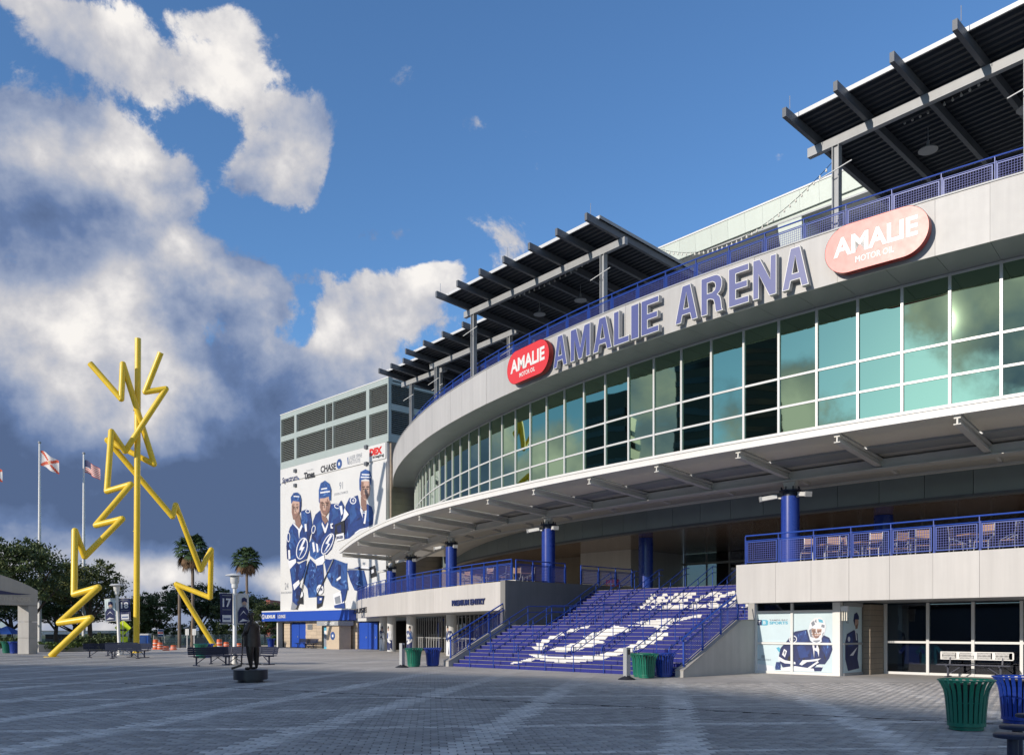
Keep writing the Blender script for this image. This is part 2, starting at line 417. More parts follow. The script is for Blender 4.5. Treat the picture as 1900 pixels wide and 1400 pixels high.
def text_polys(txt, size=1.0, bold=0.0, sx=1.0, extrude=0.0):
    """mesh of a line of text in the x-z plane, left edge at 0, baseline at 0"""
    cu = bpy.data.curves.new('t', 'FONT'); cu.body = txt; cu.size = 1.0; cu.offset = bold; cu.extrude = extrude; cu.resolution_u = 3
    o = bpy.data.objects.new('t', cu); C.objects.link(o)
    bpy.context.view_layer.update()
    me = bpy.data.meshes.new_from_object(o.evaluated_get(bpy.context.evaluated_depsgraph_get()))
    V_ = [(v.co.x, v.co.y, v.co.z) for v in me.vertices]; F_ = [tuple(p.vertices) for p in me.polygons]
    bpy.data.objects.remove(o); bpy.data.meshes.remove(me); bpy.data.curves.remove(cu)
    if not V_: return [], []
    x0 = min(v[0] for v in V_); x1 = max(v[0] for v in V_); y0 = min(v[1] for v in V_); y1 = max(v[1] for v in V_)
    return V_, F_, (x0, x1, y0, y1)
_TC = {}
def text_into(mb, txt, m, fn, x0, x1, z0, z1, bold=0.01, d=0.0):
    """writes txt into mb so that it fills x0..x1, z0..z1; fn maps (x, depth, z) to a point"""
    key = (txt, bold)
    if key not in _TC: _TC[key] = text_polys(txt, 1, bold)
    V_, F_, (a0, a1, b0, b1) = _TC[key]
    P_ = [fn(x0 + (x - a0) / (a1 - a0) * (x1 - x0), d, z0 + (y - b0) / (b1 - b0) * (z1 - z0)) for x, y, _ in V_]
    mb.add(P_, F_, m)
    return mb

# ---------------------------------------------------------------- the arena
def arc(c, r, th): return (c[0] + r * sin(th), c[1] - r * cos(th))
R1 = radians
DC, RF, RG = (7.5, 71.0), 68.0, 66.2                 # drum centre, fascia radius, glass radius
ZS, ZT = 13.5, 15.3                                  # soffit level, fascia top
STEP = R1(1.31); TH = [R1(-.11) + STEP * k for k in range(-29, 15)]
BFRAME = (0, 0, 0)
arena = thing('arena_building', 'large grey and green glass arena with a curved fascia over a wide blue staircase', 'arena', (0, 0, 0), frame='b')

def arcbox(mb, c, r0, r1, t0, t1, z0, z1, m, n=1):
    for i in range(n):
        a = t0 + (t1 - t0) * i / n; b = t0 + (t1 - t0) * (i + 1) / n
        q = [arc(c, r0, a), arc(c, r0, b), arc(c, r1, b), arc(c, r1, a)]
        mb.hexa([(x, y, z0) for x, y in q], [(x, y, z1) for x, y in q], m)
    return mb
def solid_arc(c, r0, r1, ths, z0, z1, m, zf=None):   # one continuous curved bar
    mb = MB(); k = 0; vs = []; fs = []
    for i, t in enumerate(ths):
        for r, z in ((r0, z0), (r0, z1), (r1, z1), (r1, z0)):
            u, v = arc(c, r, t); dz = zf(u) if zf else 0
            vs.append((u, v, z + dz))
    n = len(ths)
    for i in range(n - 1):
        for q in range(4):
            a = i * 4 + q; b = i * 4 + (q + 1) % 4
            fs.append((a, b, b + 4, a + 4))
    fs += [(3, 2, 1, 0), (4 * n - 4, 4 * n - 3, 4 * n - 2, 4 * n - 1)]
    return mb.add(vs, fs, m)
lin = lambda a, b, n: [a + (b - a) * i / (n - 1) for i in range(n)]

fas = part_empty('upper_fascia', arena, (7.5, 3, ZS))
gl = part_empty('upper_glazing', arena, (7.5, 4.8, 8.9))
wf = 2 * RF * sin(STEP / 2)
pm = MB().box(-wf / 2 + .004, wf / 2 - .004, 0, .08, 0, ZT - ZS, M_['fascia']).mesh('fascia_panel')
for k in range(len(TH) - 1):
    t = (TH[k] + TH[k + 1]) / 2; u, v = arc(DC, RF * cos(STEP / 2), t)
    jit = random.uniform(-.006, .006)
    o = place(pm, 'fascia_panel', fas, (u, v + jit, ZS), t + random.uniform(-.0025, .0025))
solid_arc(DC, RF + .03, RF - .30, TH, ZT + .002, ZT + .05, M_['steel']).build('coping', fas)
solid_arc(DC, RF - .09, RF - .16, TH, ZS + .02, ZT - .02, M_['dark']).build('backing_strip', fas)
z_rows = [(8.95, 10.06), (10.14, 11.16), (11.24, 13.42)]
wg = 2 * RG * sin(STEP / 2)
gms = [MB().box(-wg / 2 + .03, wg / 2 - .03, 0, .02, 0, b - a, M_['glass']).mesh('window_pane') for a, b in z_rows]
mm = MB().box(-.045, .045, -.06, .10, 0, ZS - 8.9, M_['mull']).mesh('mullion')
tm = MB().box(-wg / 2 + .045, wg / 2 - .045, -.035, .08, 0, .08, M_['mull']).mesh('transom')
for k in range(len(TH)):
    u, v = arc(DC, RG, TH[k]); place(mm, 'mullion', gl, (u, v, 8.9), TH[k])
    if k < len(TH) - 1:
        t = (TH[k] + TH[k + 1]) / 2; u, v = arc(DC, RG * cos(STEP / 2), t)
        for r, (a, b) in enumerate(z_rows):
            place(gms[r], 'window_pane', gl, (u, v, a), t + random.uniform(-.0012, .0012))
            place(tm, 'transom', gl, (u, v, (10.06, 11.16, 13.42)[r]), t)
# soffit between glass head and fascia, panel by panel
for k in range(len(TH) - 1):
    sb = MB(); q = [arc(DC, r, t) for r, t in ((RF - .10, TH[k] + .0001), (RF - .10, TH[k + 1] - .0001), (RG - .2, TH[k + 1] - .0001), (RG - .2, TH[k] + .0001))]
    sb.hexa([(x, y, ZS + .015) for x, y in q], [(x, y, ZS + .055) for x, y in q], M_['soffit']); sb.build('soffit_panel', fas)
solid_arc(DC, RG - .25, RG - .4, TH, 8.2, ZT, M_['dark']).build('drum_wall', arena)
for nm, z0, z1, m in (('roof_deck', ZT - .15, ZT - .02, M_['soffit']), ('floor_slab', 8.10, 8.3, M_['soffit'])):
    q = [arc(DC, RG - .3, t) for t in lin(TH[0], TH[-1], 30)] + [(28, 30), (-34, 30)]
    MB().prism([(u, v, z0) for u, v in q], (0, 0, z1 - z0), m).build(nm, arena)

# ---- entrance canopy
CC = (7.5, 106.9); RO, RI = 104.0, 100.0
zd = lambda u: -.003 * max(0.0, -u - 14) ** 2 if u > -31.3 else -.90
can = thing('entrance_canopy', 'long curved white canopy on blue columns over the entrance terraces', 'canopy', (7.5, 6.9, 3.75), frame='b')
SA = [R1(-.45 - 2.09 * k) for k in range(-6, 11)]
SA = sorted(SA); SA[0] = R1(-22.0)
def cpt(r, t, z): u, v = arc(CC, r, t); return Vector((u, v, z + zd(u)))
edge = solid_arc(CC, RO + .06, RO - .10, lin(SA[0] - .004, SA[-1], 70), 8.32, 8.62, M_['white'], zd); edge.build('edge_beam', can)
solid_arc(CC, RO + .10, RO + .061, lin(SA[0] - .004, SA[-1], 70), 8.56, 8.66, M_['white'], zd).build('edge_trim', can)
solid_arc(CC, RI + .16, RI - .16, lin(SA[0], SA[-1], 70), 7.66, 8.0, M_['strut'], zd).build('ring_beam', can)
solid_arc(CC, RI + .30, RI - .30, lin(SA[0], SA[-1], 70), 7.62, 7.66, M_['strut'], zd).build('ring_flange', can)
solid_arc(CC, RI - 1.5, RI - 1.62, lin(SA[0], SA[-1], 70), 7.52, 7.62, M_['strut'], zd).build('inner_tie', can)
for i, t in enumerate(SA):
    a, b = cpt(RO - .1, t, 8.27), cpt(RI + .1, t, 7.98)
    st = MB(); st.beam(a, b, .20, .09, M_['strut']); st.beam(a + Vector((0, 0, -.12)), b + Vector((0, 0, -.16)), .05, .18, M_['strut']); st.beam(a + Vector((0, 0, -.22)), b + Vector((0, 0, -.26)), .22, .03, M_['strut'])
    st.beam(b, cpt(RI - 1.6, t, 7.70), .12, .14, M_['strut'])
    st.build('strut', can)
    if i < len(SA) - 1:
        t2 = SA[i + 1]; n = 3; pb = MB(); vs = []
        for j in range(n + 1):
            tt = t + .0012 + (t2 - t - .0024) * j / n
            for r, z in ((RO - .11, 8.36), (RI + .05, 8.06)):
                p = cpt(r, tt, z); vs += [p, p + Vector((0, 0, .05))]
        fs = []
        for j in range(n):
            k = j * 4; fs += [(k, k + 2, k + 6, k + 4), (k + 1, k + 5, k + 7, k + 3), (k, k + 4, k + 5, k + 1), (k + 2, k + 3, k + 7, k + 6)]
        fs += [(0, 1, 3, 2), (n * 4, n * 4 + 2, n * 4 + 3, n * 4 + 1)]
        pb.add(vs, fs, M_['canopy']); pb.build('soffit_board', can)
# inner soffit from ring to the panel band
BC, RBAND = (6.9, 89.0), 78.2
ib = MB(); ths = lin(SA[0], SA[-1], 40)
outer = [cpt(RI + .1, t, 8.04) for t in ths]; inner = [cpt(RI - 7.0, t, 8.04) for t in ths]
for i in range(len(ths) - 1): ib.quad(outer[i], outer[i + 1], inner[i + 1], inner[i], M_['canopy'])
ib.build('inner_soffit', can)
# columns
COLA = [R1(a) for a in (7.91, -.45, -8.81, -15.08, -19.3, -22.3)]
def column(t, z0):
    u, v = arc(CC, RI, t); dz = zd(u)
    cb = MB().lathe([(.36, z0), (.36, 7.02 + dz)], M_['blue'], (u, v, 0), 28).build('column', can, smooth=True)
    k = MB().lathe([(.30, 7.02 + dz), (.30, 7.2 + dz), (.43, 7.21 + dz), (.43, 7.27 + dz), (.30, 7.28 + dz)], M_['navy'], (u, v, 0), 24)
    for q in range(8): k.lathe([(.03, 7.27 + dz), (.03, 7.40 + dz)], M_['pblack'], (u + .36 * cos(q * pi / 4), v + .36 * sin(q * pi / 4), 0), 6)
    k.build('column_cap', can, smooth=True)
    y = MB()
    y.hexa([(u - .14, v - .14, 7.27 + dz), (u + .14, v - .14, 7.27 + dz), (u + .14, v + .14, 7.27 + dz), (u - .14, v + .14, 7.27 + dz)],
           [(u - .30, v - .10, 7.64 + dz), (u + .30, v - .10, 7.64 + dz), (u + .30, v + .10, 7.64 + dz), (u - .30, v + .10, 7.64 + dz)], M_['strut'])
    y.build('bracket', can)
    for sx in (-1, 1):
        fl = MB()
        fl.beam((u + sx * .3, v - .1, 6.98 + dz), (u + sx * .62, v - .22, 7.0 + dz), .06, .06, M_['strut'])
        c = Vector((u + sx * .72, v - .30, 7.02 + dz)); d = Vector((sx * .26, -.18, -.05))
        fl.beam(c - d * .8, c + d * 1.1, .24, .16, M_['lampw']); fl.beam(c + d * 1.1, c + d * 1.35, .27, .20, M_['steel'])
        fl.build('floodlight', can)
for i, t in enumerate(COLA): column(t, 3.72)

# panel band under the canopy
bd = part_empty('panel_band', arena, (7, 11, 6.9))
bt = [R1(a) for a in np.arange(-37.0, 21.0, 1.32)]; wb = 2 * RBAND * sin(R1(.66))
bm_ = MB().box(-wb / 2 + .012, wb / 2 - .012, 0, .06, 0, 1.25, M_['band']).mesh('band_panel')
for a, b in zip(bt[:-1], bt[1:]):
    u, v = arc(BC, RBAND * cos(R1(.66)), (a + b) / 2); place(bm_, 'band_panel', bd, (u, v, 6.98), (a + b) / 2)
solid_arc(BC, RBAND - .07, RBAND - .12, bt, 6.9, 8.2, M_['dark']).build('band_backing', bd)
solid_arc(BC, RBAND + .02, RBAND - .5, bt, 6.86, 6.975, M_['steeldk']).build('band_shadow_lip', bd)  # dark lip that stands for the shadow along the band's lower edge
# ceiling, floor, rear walls of the entrance level
q = [arc(BC, RBAND - .4, t) for t in bt] + [(31, 34), (-38, 34)]
MB().prism([(u, v, 6.98) for u, v in q], (0, 0, .12), M_['ceil']).build('entrance_ceiling', arena)
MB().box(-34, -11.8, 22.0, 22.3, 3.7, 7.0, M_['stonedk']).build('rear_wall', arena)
MB().box(-16.0, -11.6, 20.0, 20.3, 3.7, 7.0, M_['cream']).build('beige_wall', arena)
MB().box(-11.9, -11.6, 20.3, 26, 3.7, 7.0, M_['cream']).build('beige_wall', arena)
MB().box(-9.0, 34.0, 26.2, 26.4, 3.7, 7.0, M_['dark']).build('lobby_wall', arena)
MB().box(-11.6, 34.0, 25.86, 26.02, 6.2, 6.34, M_['steel']).build('lobby_beam', arena)
for k in range(25):
    u = -11.4 + k * 1.8
    MB().box(u - .05, u + .05, 25.88, 26.0, 3.75, 6.96, M_['steel']).build('lobby_mullion', arena)
    MB().box(u + .06, u + 1.74, 25.93, 25.95, 3.85, 6.19, M_['lobby']).build('lobby_pane', arena)
    MB().box(u + .06, u + 1.74, 25.93, 25.95, 6.35, 6.95, M_['lobby']).build('lobby_pane', arena)
for u in (-6.6, 7.1, 20.8): MB().lathe([(.42, 3.75), (.42, 6.97)], M_['blue'], (u, 15, 0), 24).build('lobby_column', arena, smooth=True)

# terraces
TCn, TR = (20.2, 122.3), 121.0
tv = lambda u: TCn[1] - sqrt(TR * TR - (u - TCn[0]) ** 2)
tth = lambda u: math.asin((u - TCn[0]) / TR)
ZF0, ZF1, ZFL = 2.65, 4.10, 3.75
lt = [tth(-6.9) + (tth(-37.6) - tth(-6.9)) * k / 21 for k in range(22)][::-1]
ter = thing('left_terrace', 'curved cream terrace front left of the staircase with white pillars under it', 'terrace', (-20, 9, 0), frame='b')
for a, b in zip(lt[:-1], lt[1:]):
    arcbox(MB(), TCn, TR, TR - .15, a + .00003, b - .00003, ZF0, ZF1, M_['cream']).build('fascia_panel', ter)
MB().box(-6.88, -6.17, 4.02, 4.3, 0, ZF1, M_['cream']).build('corner_pier', ter)
q = [arc(TCn, TR - .151, t) for t in lt] + [(-6.17, 4.3), (-6.17, 22), (-34, 22)]
MB().prism([(u, v, ZFL - .25) for u, v in q], (0, 0, .25), M_['conc']).build('terrace_floor', ter)
q = [arc(TCn, TR - .151, t) for t in lt] + [(-6.9, 10), (-34, 18)]
MB().prism([(u, v, ZF0 + .01) for u, v in q], (0, 0, .05), M_['soffit']).build('terrace_soffit', ter)
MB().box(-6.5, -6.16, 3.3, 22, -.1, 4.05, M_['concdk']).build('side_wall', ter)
# glazing under the left terrace
gt = [a for a in lt]
RGL = TR - 4.6
for i, (a, b) in enumerate(zip(gt[:-1], gt[1:])):
    if arc(TCn, RGL, (a + b) / 2)[0] < -33.8: continue
    fr = MB()
    for t in (a, (a + b) / 2):
        u, v = arc(TCn, RGL, t); fr.box(u - .035, u + .035, v - .04, v + .04, 0, ZF0, M_['steel'])
    fr.build('door_frame', ter)
    for t0, t1 in ((a, (a + b) / 2), ((a + b) / 2, b)):
        for z0, z1 in ((.12, 1.02), (1.10, 2.58)):
            arcbox(MB(), TCn, RGL - .01, RGL - .03, t0 + .0005, t1 - .0005, z0, z1, M_['lobby']).build('glass_pane', ter)
        arcbox(MB(), TCn, RGL + .03, RGL - .06, t0 + .0005, t1 - .0005, 1.02, 1.10, M_['steel']).build('transom', ter)
        if i % 4 in (1, 2):
            u, v = arc(TCn, RGL + .1, t0 + (t1 - t0) * .8); MB().tube([(u, v, .85), (u, v, 1.35)], .02, M_['silver'], 6).build('door_handle', ter)
MB().add([arc(TCn, RGL - .5, t) + (z,) for t in gt for z in (0, ZF0)], [(2 * i, 2 * i + 2, 2 * i + 3, 2 * i + 1) for i in range(len(gt) - 1)], M_['dark']).build('lobby_back', ter)

rt = thing('right_terrace', 'straight cream terrace front with poster windows and dark shop glass beneath it', 'terrace', (14, 4, 0), frame='b')
us = [6.62 + 1.37 * k for k in range(18)]
for a, b in zip(us[:-1], us[1:]):
    MB().box(a + .004, b - .004, 3.4 + random.uniform(-.003, .003), 3.55, ZF0, ZF1, M_['cream']).build('fascia_panel', rt)
MB().box(6.35, 6.615, 3.43, 3.9, ZF0 - .01, ZF1 + .0, M_['cream']).build('corner_pier', rt)
MB().box(6.62, us[-1], 3.56, 24, ZFL - .25, ZFL, M_['conc']).build('terrace_floor', rt)
MB().box(6.62, us[-1], 3.56, 10.0, ZF0 + .02, ZF0 + .07, M_['soffit']).build('terrace_soffit', rt)
MB().box(6.16, 6.5, 4.6, 22, -.1, 3.98, M_['conc']).build('side_wall', rt)
# poster window
wb_ = part_empty('poster_window', rt, (8, 4.6, 0))
for u in (6.53, 8.03, 9.66): MB().box(u - .045, u + .045, 4.52, 4.66, 0, ZF0, M_['white']).build('window_frame', wb_)
for (a, b) in ((6.575, 7.985), (8.075, 9.615)):
    for z0, z1 in ((.0, .10), (1.11, 1.19), (2.30, 2.38)):
        MB().box(a, b, 4.53, 4.65, z0, z1, M_['white']).build('transom', wb_)
    MB().box(a, b, 4.60, 4.62, 2.385, ZF0 - .01, M_['shop']).build('glass_pane', wb_)
    for z0, z1 in ((.105, 1.105), (1.195, 2.295)):
        MB().box(a, b, 4.60, 4.62, z0, z1, M_['vinylb']).build('poster_pane', wb_)
MB().box(9.705, 9.90, 4.50, 4.72, 0, ZF0, M_['white']).build('corner_post', rt)
for z0, z1 in ((.1, 1.11), (1.19, 2.5)): MB().box(9.90, 9.92, 4.75, 6.25, z0, z1, M_['vinylb']).build('side_poster_pane', wb_)
for z0, z1 in ((.0, .1), (1.115, 1.185), (2.5, ZF0)): MB().box(9.89, 9.95, 4.73, 6.3, z0, z1, M_['steel']).build('transom', wb_)
for r in range(13):
    for c_ in range(3):
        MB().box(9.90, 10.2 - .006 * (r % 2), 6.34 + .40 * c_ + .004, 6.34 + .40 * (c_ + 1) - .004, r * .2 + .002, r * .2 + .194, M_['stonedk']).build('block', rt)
MB().box(9.93, 10.19, 6.36, 7.5, 0, ZF0, M_['dark']).build('mortar_core', rt)
sw = part_empty('shop_window', rt, (14, 6.4, 0))
uu = [10.26 + 1.535 * k for k in range(13)]
for u in uu: MB().box(u - .05, u + .05, 7.53, 7.67, .0, ZF0, M_['mull']).build('mullion', sw)
for a, b in zip(uu[:-1], uu[1:]):
    for z0, z1 in ((.0, .09), (1.16, 1.24)): MB().box(a + .05, b - .05, 7.55, 7.65, z0, z1, M_['mull']).build('transom', sw)
    for z0, z1 in ((.095, 1.155), (1.245, ZF0)): MB().box(a + .05, b - .05, 7.60, 7.62, z0, z1, M_['shop']).build('glass_pane', sw)
MB().box(9.95, uu[-1], 9.9, 10.0, 0, ZF0, M_['dark']).build('shop_back_wall', rt)

# ---- stairs
NR = 24; RZ = ZFL / NR; TD = .33; LAND = 2.55
def stair_v(i): return i * TD + (LAND - TD if i >= 12 else 0)     # front of riser i (0..23)
SWD = 6.15
sta = thing('blue_staircase', 'wide blue painted staircase with a white lightning bolt and WELCOME on its risers', 'staircase', (0, 4, 0), frame='b')
for i in range(NR):
    v0 = stair_v(i); v1 = (stair_v(i + 1) if i < NR - 1 else v0 + 1.2); z1 = RZ * (i + 1)
    stp = MB().box(-SWD, SWD, v0 + .05, v1 + .06, max(0, z1 - 2 * RZ), z1 - .03, M_['dark']).build('step', sta)
    nb = 8; off = (i % 2) * .75 - .75
    xs = [-SWD] + [x for x in (-SWD + 1.5375 * k + off + .75 for k in range(1, nb + 1)) if -SWD + .3 < x < SWD - .3] + [SWD]
    for a, b in zip(xs[:-1], xs[1:]):
        dz = random.uniform(-.002, .002)
        bb = MB(); x0, x1 = a + .006, b - .006; y0, y1 = v0 + random.uniform(0, .003), v1 - .002; zb = z1 - RZ + .002; zt = z1 + dz
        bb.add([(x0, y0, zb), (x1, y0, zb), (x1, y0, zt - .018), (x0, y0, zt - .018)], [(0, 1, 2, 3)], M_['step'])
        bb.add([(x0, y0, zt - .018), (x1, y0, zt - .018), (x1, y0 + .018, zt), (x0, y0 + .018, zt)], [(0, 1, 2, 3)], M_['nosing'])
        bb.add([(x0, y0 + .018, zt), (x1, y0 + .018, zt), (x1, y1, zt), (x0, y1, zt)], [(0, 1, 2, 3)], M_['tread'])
        bb.add([(x0, y0, zb), (x0, y0, zt - .018), (x0, y0 + .018, zt), (x0, y1, zt), (x0, y1, zb)], [(0, 1, 2, 3, 4)], M_['step'])
        bb.add([(x1, y0, zb), (x1, y1, zb), (x1, y1, zt), (x1, y0 + .018, zt), (x1, y0, zt - .018)], [(0, 1, 2, 3, 4)], M_['step'])
        bb.build('step_block', stp, fix=False)
MB().box(-SWD, SWD, stair_v(23) + 1.25, 25.9, ZFL - .3, ZFL, M_['conc']).build('upper_landing', sta)
def slope_z(v):                                       # line of the nosings
    if v < 3.63: return RZ + max(v, 0) * RZ / TD
    if v < 6.18: return 12 * RZ
    return 12 * RZ + RZ + (v - 6.18) * RZ / TD if v < 9.81 else ZFL
for sgn, v1 in ((-1, 4.0), (1, 4.58)):
    a, b = (-6.5, -6.16) if sgn < 0 else (6.16, 6.5)
    prof = [(-.25, -.05), (-.25, .22), (.02, .33), (3.55, slope_z(3.55) + .16), (v1, slope_z(3.6) + .16), (v1, -.05)]
    MB().prism([(a, v, z) for v, z in prof], (b - a, 0, 0), M_['conc']).build('cheek_wall', sta)
    cp = MB()
    for (va, za), (vb, zb) in zip(prof[1:4], prof[2:5]): cp.beam(((a + b) / 2, va, za + .02), ((a + b) / 2, vb, zb + .02), .38, .035, M_['kerb'])
    cp.build('coping', sta)

# the white marks, clipped riser by riser
def riser_uz(x, y):
    """pixel -> (u, z) on the stepped surface, by marching along the sight line"""
    d = Vector(((x - CX) / FPX, 1, (HY - y) / FPX)); t = 25.0
    while t < 60:
        X, Y, Z = d.x * t, t, EYE + d.z * t
        u, v = toB(X, Y)
        if v > 0:
            i = int(min(NR, max(0, math.floor(Z / RZ))))
            if i < NR and v >= stair_v(i): return (u, Z)
        t += .02
    return (u, Z)
def inside(poly, x, y):
    c = False; n = len(poly)
    for i in range(n):
        x1, y1 = poly[i]; x2, y2 = poly[(i + 1) % n]
        if (y1 > y) != (y2 > y) and x < (x2 - x1) * (y - y1) / (y2 - y1) + x1: c = not c
    return c
def paint(polys, fn=None, nm='painted_mark'):
    us_ = [min(p[0] for p in q) for q in polys]; ue = [max(p[0] for p in q) for q in polys]
    u0, u1 = max(-SWD, min(us_)), min(SWD, max(ue)); N = int((u1 - u0) / .02)
    for i in range(NR):
        for h in range(4):
            z0 = RZ * i + .004 + h * (RZ - .02) / 4; z1 = z0 + (RZ - .02) / 4; zm = (z0 + z1) / 2; v = stair_v(i) - .003
            mb = MB(); run = None; cnt = 0
            for k in range(N + 2):
                u = u0 + (k + .5) * .02
                on = k <= N and sum(inside(q, u, zm) for q in polys) % 2 == 1
                if on and run is None: run = u - .01
                if not on and run is not None:
                    mb.quad((run, v, z0), (u - .01, v, z0), (u - .01, v, z1), (run, v, z1), M_['markw']); cnt += 1
                    if h == 3 and i < 12: mb.quad((run, v + .002, z1 + .022), (u - .01, v + .002, z1 + .022), (u - .01, v + TD * .9, z1 + .022), (run, v + TD * .9, z1 + .022), M_['markw'])
                    run = None
            if cnt:
                mb.build(nm, sta, fix=False)
def Q(L): return [(x / 3.105 + 798, y / 3.105 + 1002) for x, y in L]
marks = [Q([(457, 713), (510, 695), (580, 676), (612, 680), (545, 700)]),
 Q([(565, 655), (612, 674), (655, 691), (740, 702), (850, 701), (960, 690), (1080, 662), (1200, 628), (1290, 594), (1345, 560), (1372, 530), (1325, 524), (1275, 548), (1262, 570), (1200, 577), (1150, 605), (1060, 638), (980, 654), (880, 666), (760, 671), (690, 667), (640, 653)]),
 Q([(588, 614), (640, 580), (690, 550), (762, 528), (748, 548), (690, 575), (655, 600), (668, 612), (648, 630), (600, 630)]),
 Q([(788, 524), (850, 502), (925, 489), (912, 502), (852, 514), (800, 534)]),
 Q([(690, 629), (800, 600), (870, 570), (905, 545), (1000, 512), (1060, 490), (1160, 468), (1260, 460), (1340, 452), (1480, 440), (1592, 422), (1560, 442), (1440, 463), (1385, 478), (1360, 492), (1372, 514), (1325, 516), (1290, 498), (1232, 484), (1165, 512), (1060, 545), (975, 576), (1012, 582), (945, 606), (880, 624), (800, 640), (735, 640)])]
paint([[riser_uz(*p) for p in q] for q in marks])
WZ0, WZ1, WU0, WU1 = 2.58, 3.42, -1.9, 5.2
def glyph_polys(txt, bold):
    """filled triangles of the word as polygons for the riser test"""
    V_, F_, (a0, a1, b0, b1) = text_polys(txt, 1, bold)
    return [[(WU0 + (V_[i][0] - a0) / (a1 - a0) * (WU1 - WU0), WZ0 + (V_[i][1] - b0) / (b1 - b0) * (WZ1 - WZ0)) for i in f] for f in F_]
paint(glyph_polys('WELCOME', .05))

# ---------------------------------------------------------------- railings
_MP = {}
def mesh_panel(w_, h_, pitch=.075, wire=.013):
    key = (round(w_, 2), round(h_, 2), pitch)
    if key not in _MP:
        b = MB(); nx = int(w_ / pitch); nz = int(h_ / pitch)
        for i in range(1, nx): x = -w_ / 2 + w_ * i / nx; b.box(x - wire / 2, x + wire / 2, -.004, .004, 0, h_, M_['mesh'])
        for j in range(1, nz): z = h_ * j / nz; b.box(-w_ / 2, w_ / 2, -.009, -.0045, z - wire / 2, z + wire / 2, M_['mesh'])
        for x0, x1 in ((-w_ / 2, -w_ / 2 + .03), (w_ / 2 - .03, w_ / 2)): b.box(x0, x1, -.014, .014, 0, h_, M_['railblue'])
        for z0, z1 in ((-.03, -.001), (h_ + .001, h_ + .03)): b.box(-w_ / 2, w_ / 2, -.014, .014, z0, z1, M_['railblue'])
        _MP[key] = b.mesh('mesh_panel')
    return _MP[key]
def railing(name, label, pts, z0, h=1.07, group=None, zfun=None):
    """pts: arena-frame (u, v) of the posts"""
    u0, v0 = pts[len(pts) // 2]
    t = thing(name, label, 'railing', (u0, v0, z0), frame='b', group=group)
    pm_ = MB(); pm_.box(-.012, .012, -.03, .03, 0, h - .02, M_['railblue']); pm_.box(.030, .05, -.03, .03, 0, h - .16, M_['railblue']); post = pm_.mesh('post')
    for i, (u, v) in enumerate(pts):
        a = pts[max(0, i - 1)]; b = pts[min(len(pts) - 1, i + 1)]; rz = atan2(b[1] - a[1], b[0] - a[0])
        place(post, 'post', t, (u, v, z0), rz)
        if i < len(pts) - 1:
            q = pts[i + 1]; L = math.hypot(q[0] - u, q[1] - v); rz = atan2(q[1] - v, q[0] - u)
            place(mesh_panel(L - .12, h - .36), 'mesh_panel', t, ((u + q[0]) / 2, (v + q[1]) / 2, z0 + .10), rz)
    MB().tube([(u, v, z0 + h) for u, v in pts], .028, M_['railblue'], 8).build('top_rail', t, smooth=True)
    MB().tube([(u, v, z0 + h - .19) for u, v in pts], .018, M_['railblue'], 6).build('middle_rail', t, smooth=True)
    return t
railing('roof_railing', 'long curved blue railing along the roof edge above the big lettering', [arc(DC, RF - .75, a) for a in TH], ZT + .02, 1.10)
railing('terrace_railing', 'straight blue mesh railing on the terrace right of the stairs', [(6.72 + 1.35 * k, 3.48) for k in range(17)], ZF1)
railing('terrace_railing', 'curved blue mesh railing on the terrace left of the stairs', [arc(TCn, TR - .1, a) for a in lin(lt[0], tth(-6.95), 24)], ZF1)
railing('terrace_railing', 'short dark-side blue railing at the corner of the left terrace beside a blue column', [(-6.45, 4.3 + 1.2 * k) for k in range(4)], 4.05, 1.05)
railing('terrace_railing', 'blue railing further back on the dark concrete wall beside the stairs', [(-6.33, 9.0 + 1.45 * k) for k in range(4)], 4.05, 1.0)

# sloping guards on the cheek walls
for sgn, lab in ((-1, 'sloping blue mesh guard on the low wall left of the staircase'), (1, 'sloping blue mesh guard on the low wall right of the staircase')):
    u = 6.33 * sgn
    t = thing('stair_guard', lab, 'railing', (u, 1.8, .3), frame='b', group='sloping guards beside the staircase')
    zt_ = lambda v: slope_z(v) + .2 if v < 3.6 else slope_z(3.6) + .2
    vv = [0.02, 1.2, 2.4, 3.58]
    for v in vv: MB().box(u - .03, u + .03, v - .025, v + .025, zt_(v) - .06, zt_(v) + .98, M_['railblue']).build('post', t)
    MB().tube([(u, vv[0] - .1, zt_(0) + .92), (u, vv[0], zt_(0) + 1.0), (u, 3.6, zt_(3.6) + 1.0)], .035, M_['railblue'], 8).build('top_rail', t, smooth=True)
    MB().tube([(u, vv[0], zt_(0) + .80), (u, 3.6, zt_(3.6) + .80)], .022, M_['railblue'], 8).build('middle_rail', t, smooth=True)
    MB().tube([(u - sgn * .12, vv[0] + .1, zt_(0) + .72), (u - sgn * .12, 3.6, zt_(3.6) + .72)], .022, M_['railblue'], 8).build('hand_rail', t, smooth=True)
    MB().tube([(u, vv[0], zt_(0) + .08), (u, 3.6, zt_(3.6) + .08)], .022, M_['railblue'], 8).build('bottom_rail', t, smooth=True)
    for a, b in zip(vv[:-1], vv[1:]):
        p = MB(); n = 16
        for k in range(1, n):
            v = a + (b - a) * k / n; p.box(u - .004, u + .004, v - .006, v + .006, zt_(v) + .1, zt_(v) + .78, M_['mesh'])
        for k in range(1, 9):
            z = .1 + k * .075; p.beam((u, a + .03, zt_(a) + z), (u, b - .03, zt_(b) + z), .008, .012, M_['mesh'])
        p.build('mesh_panel', t)
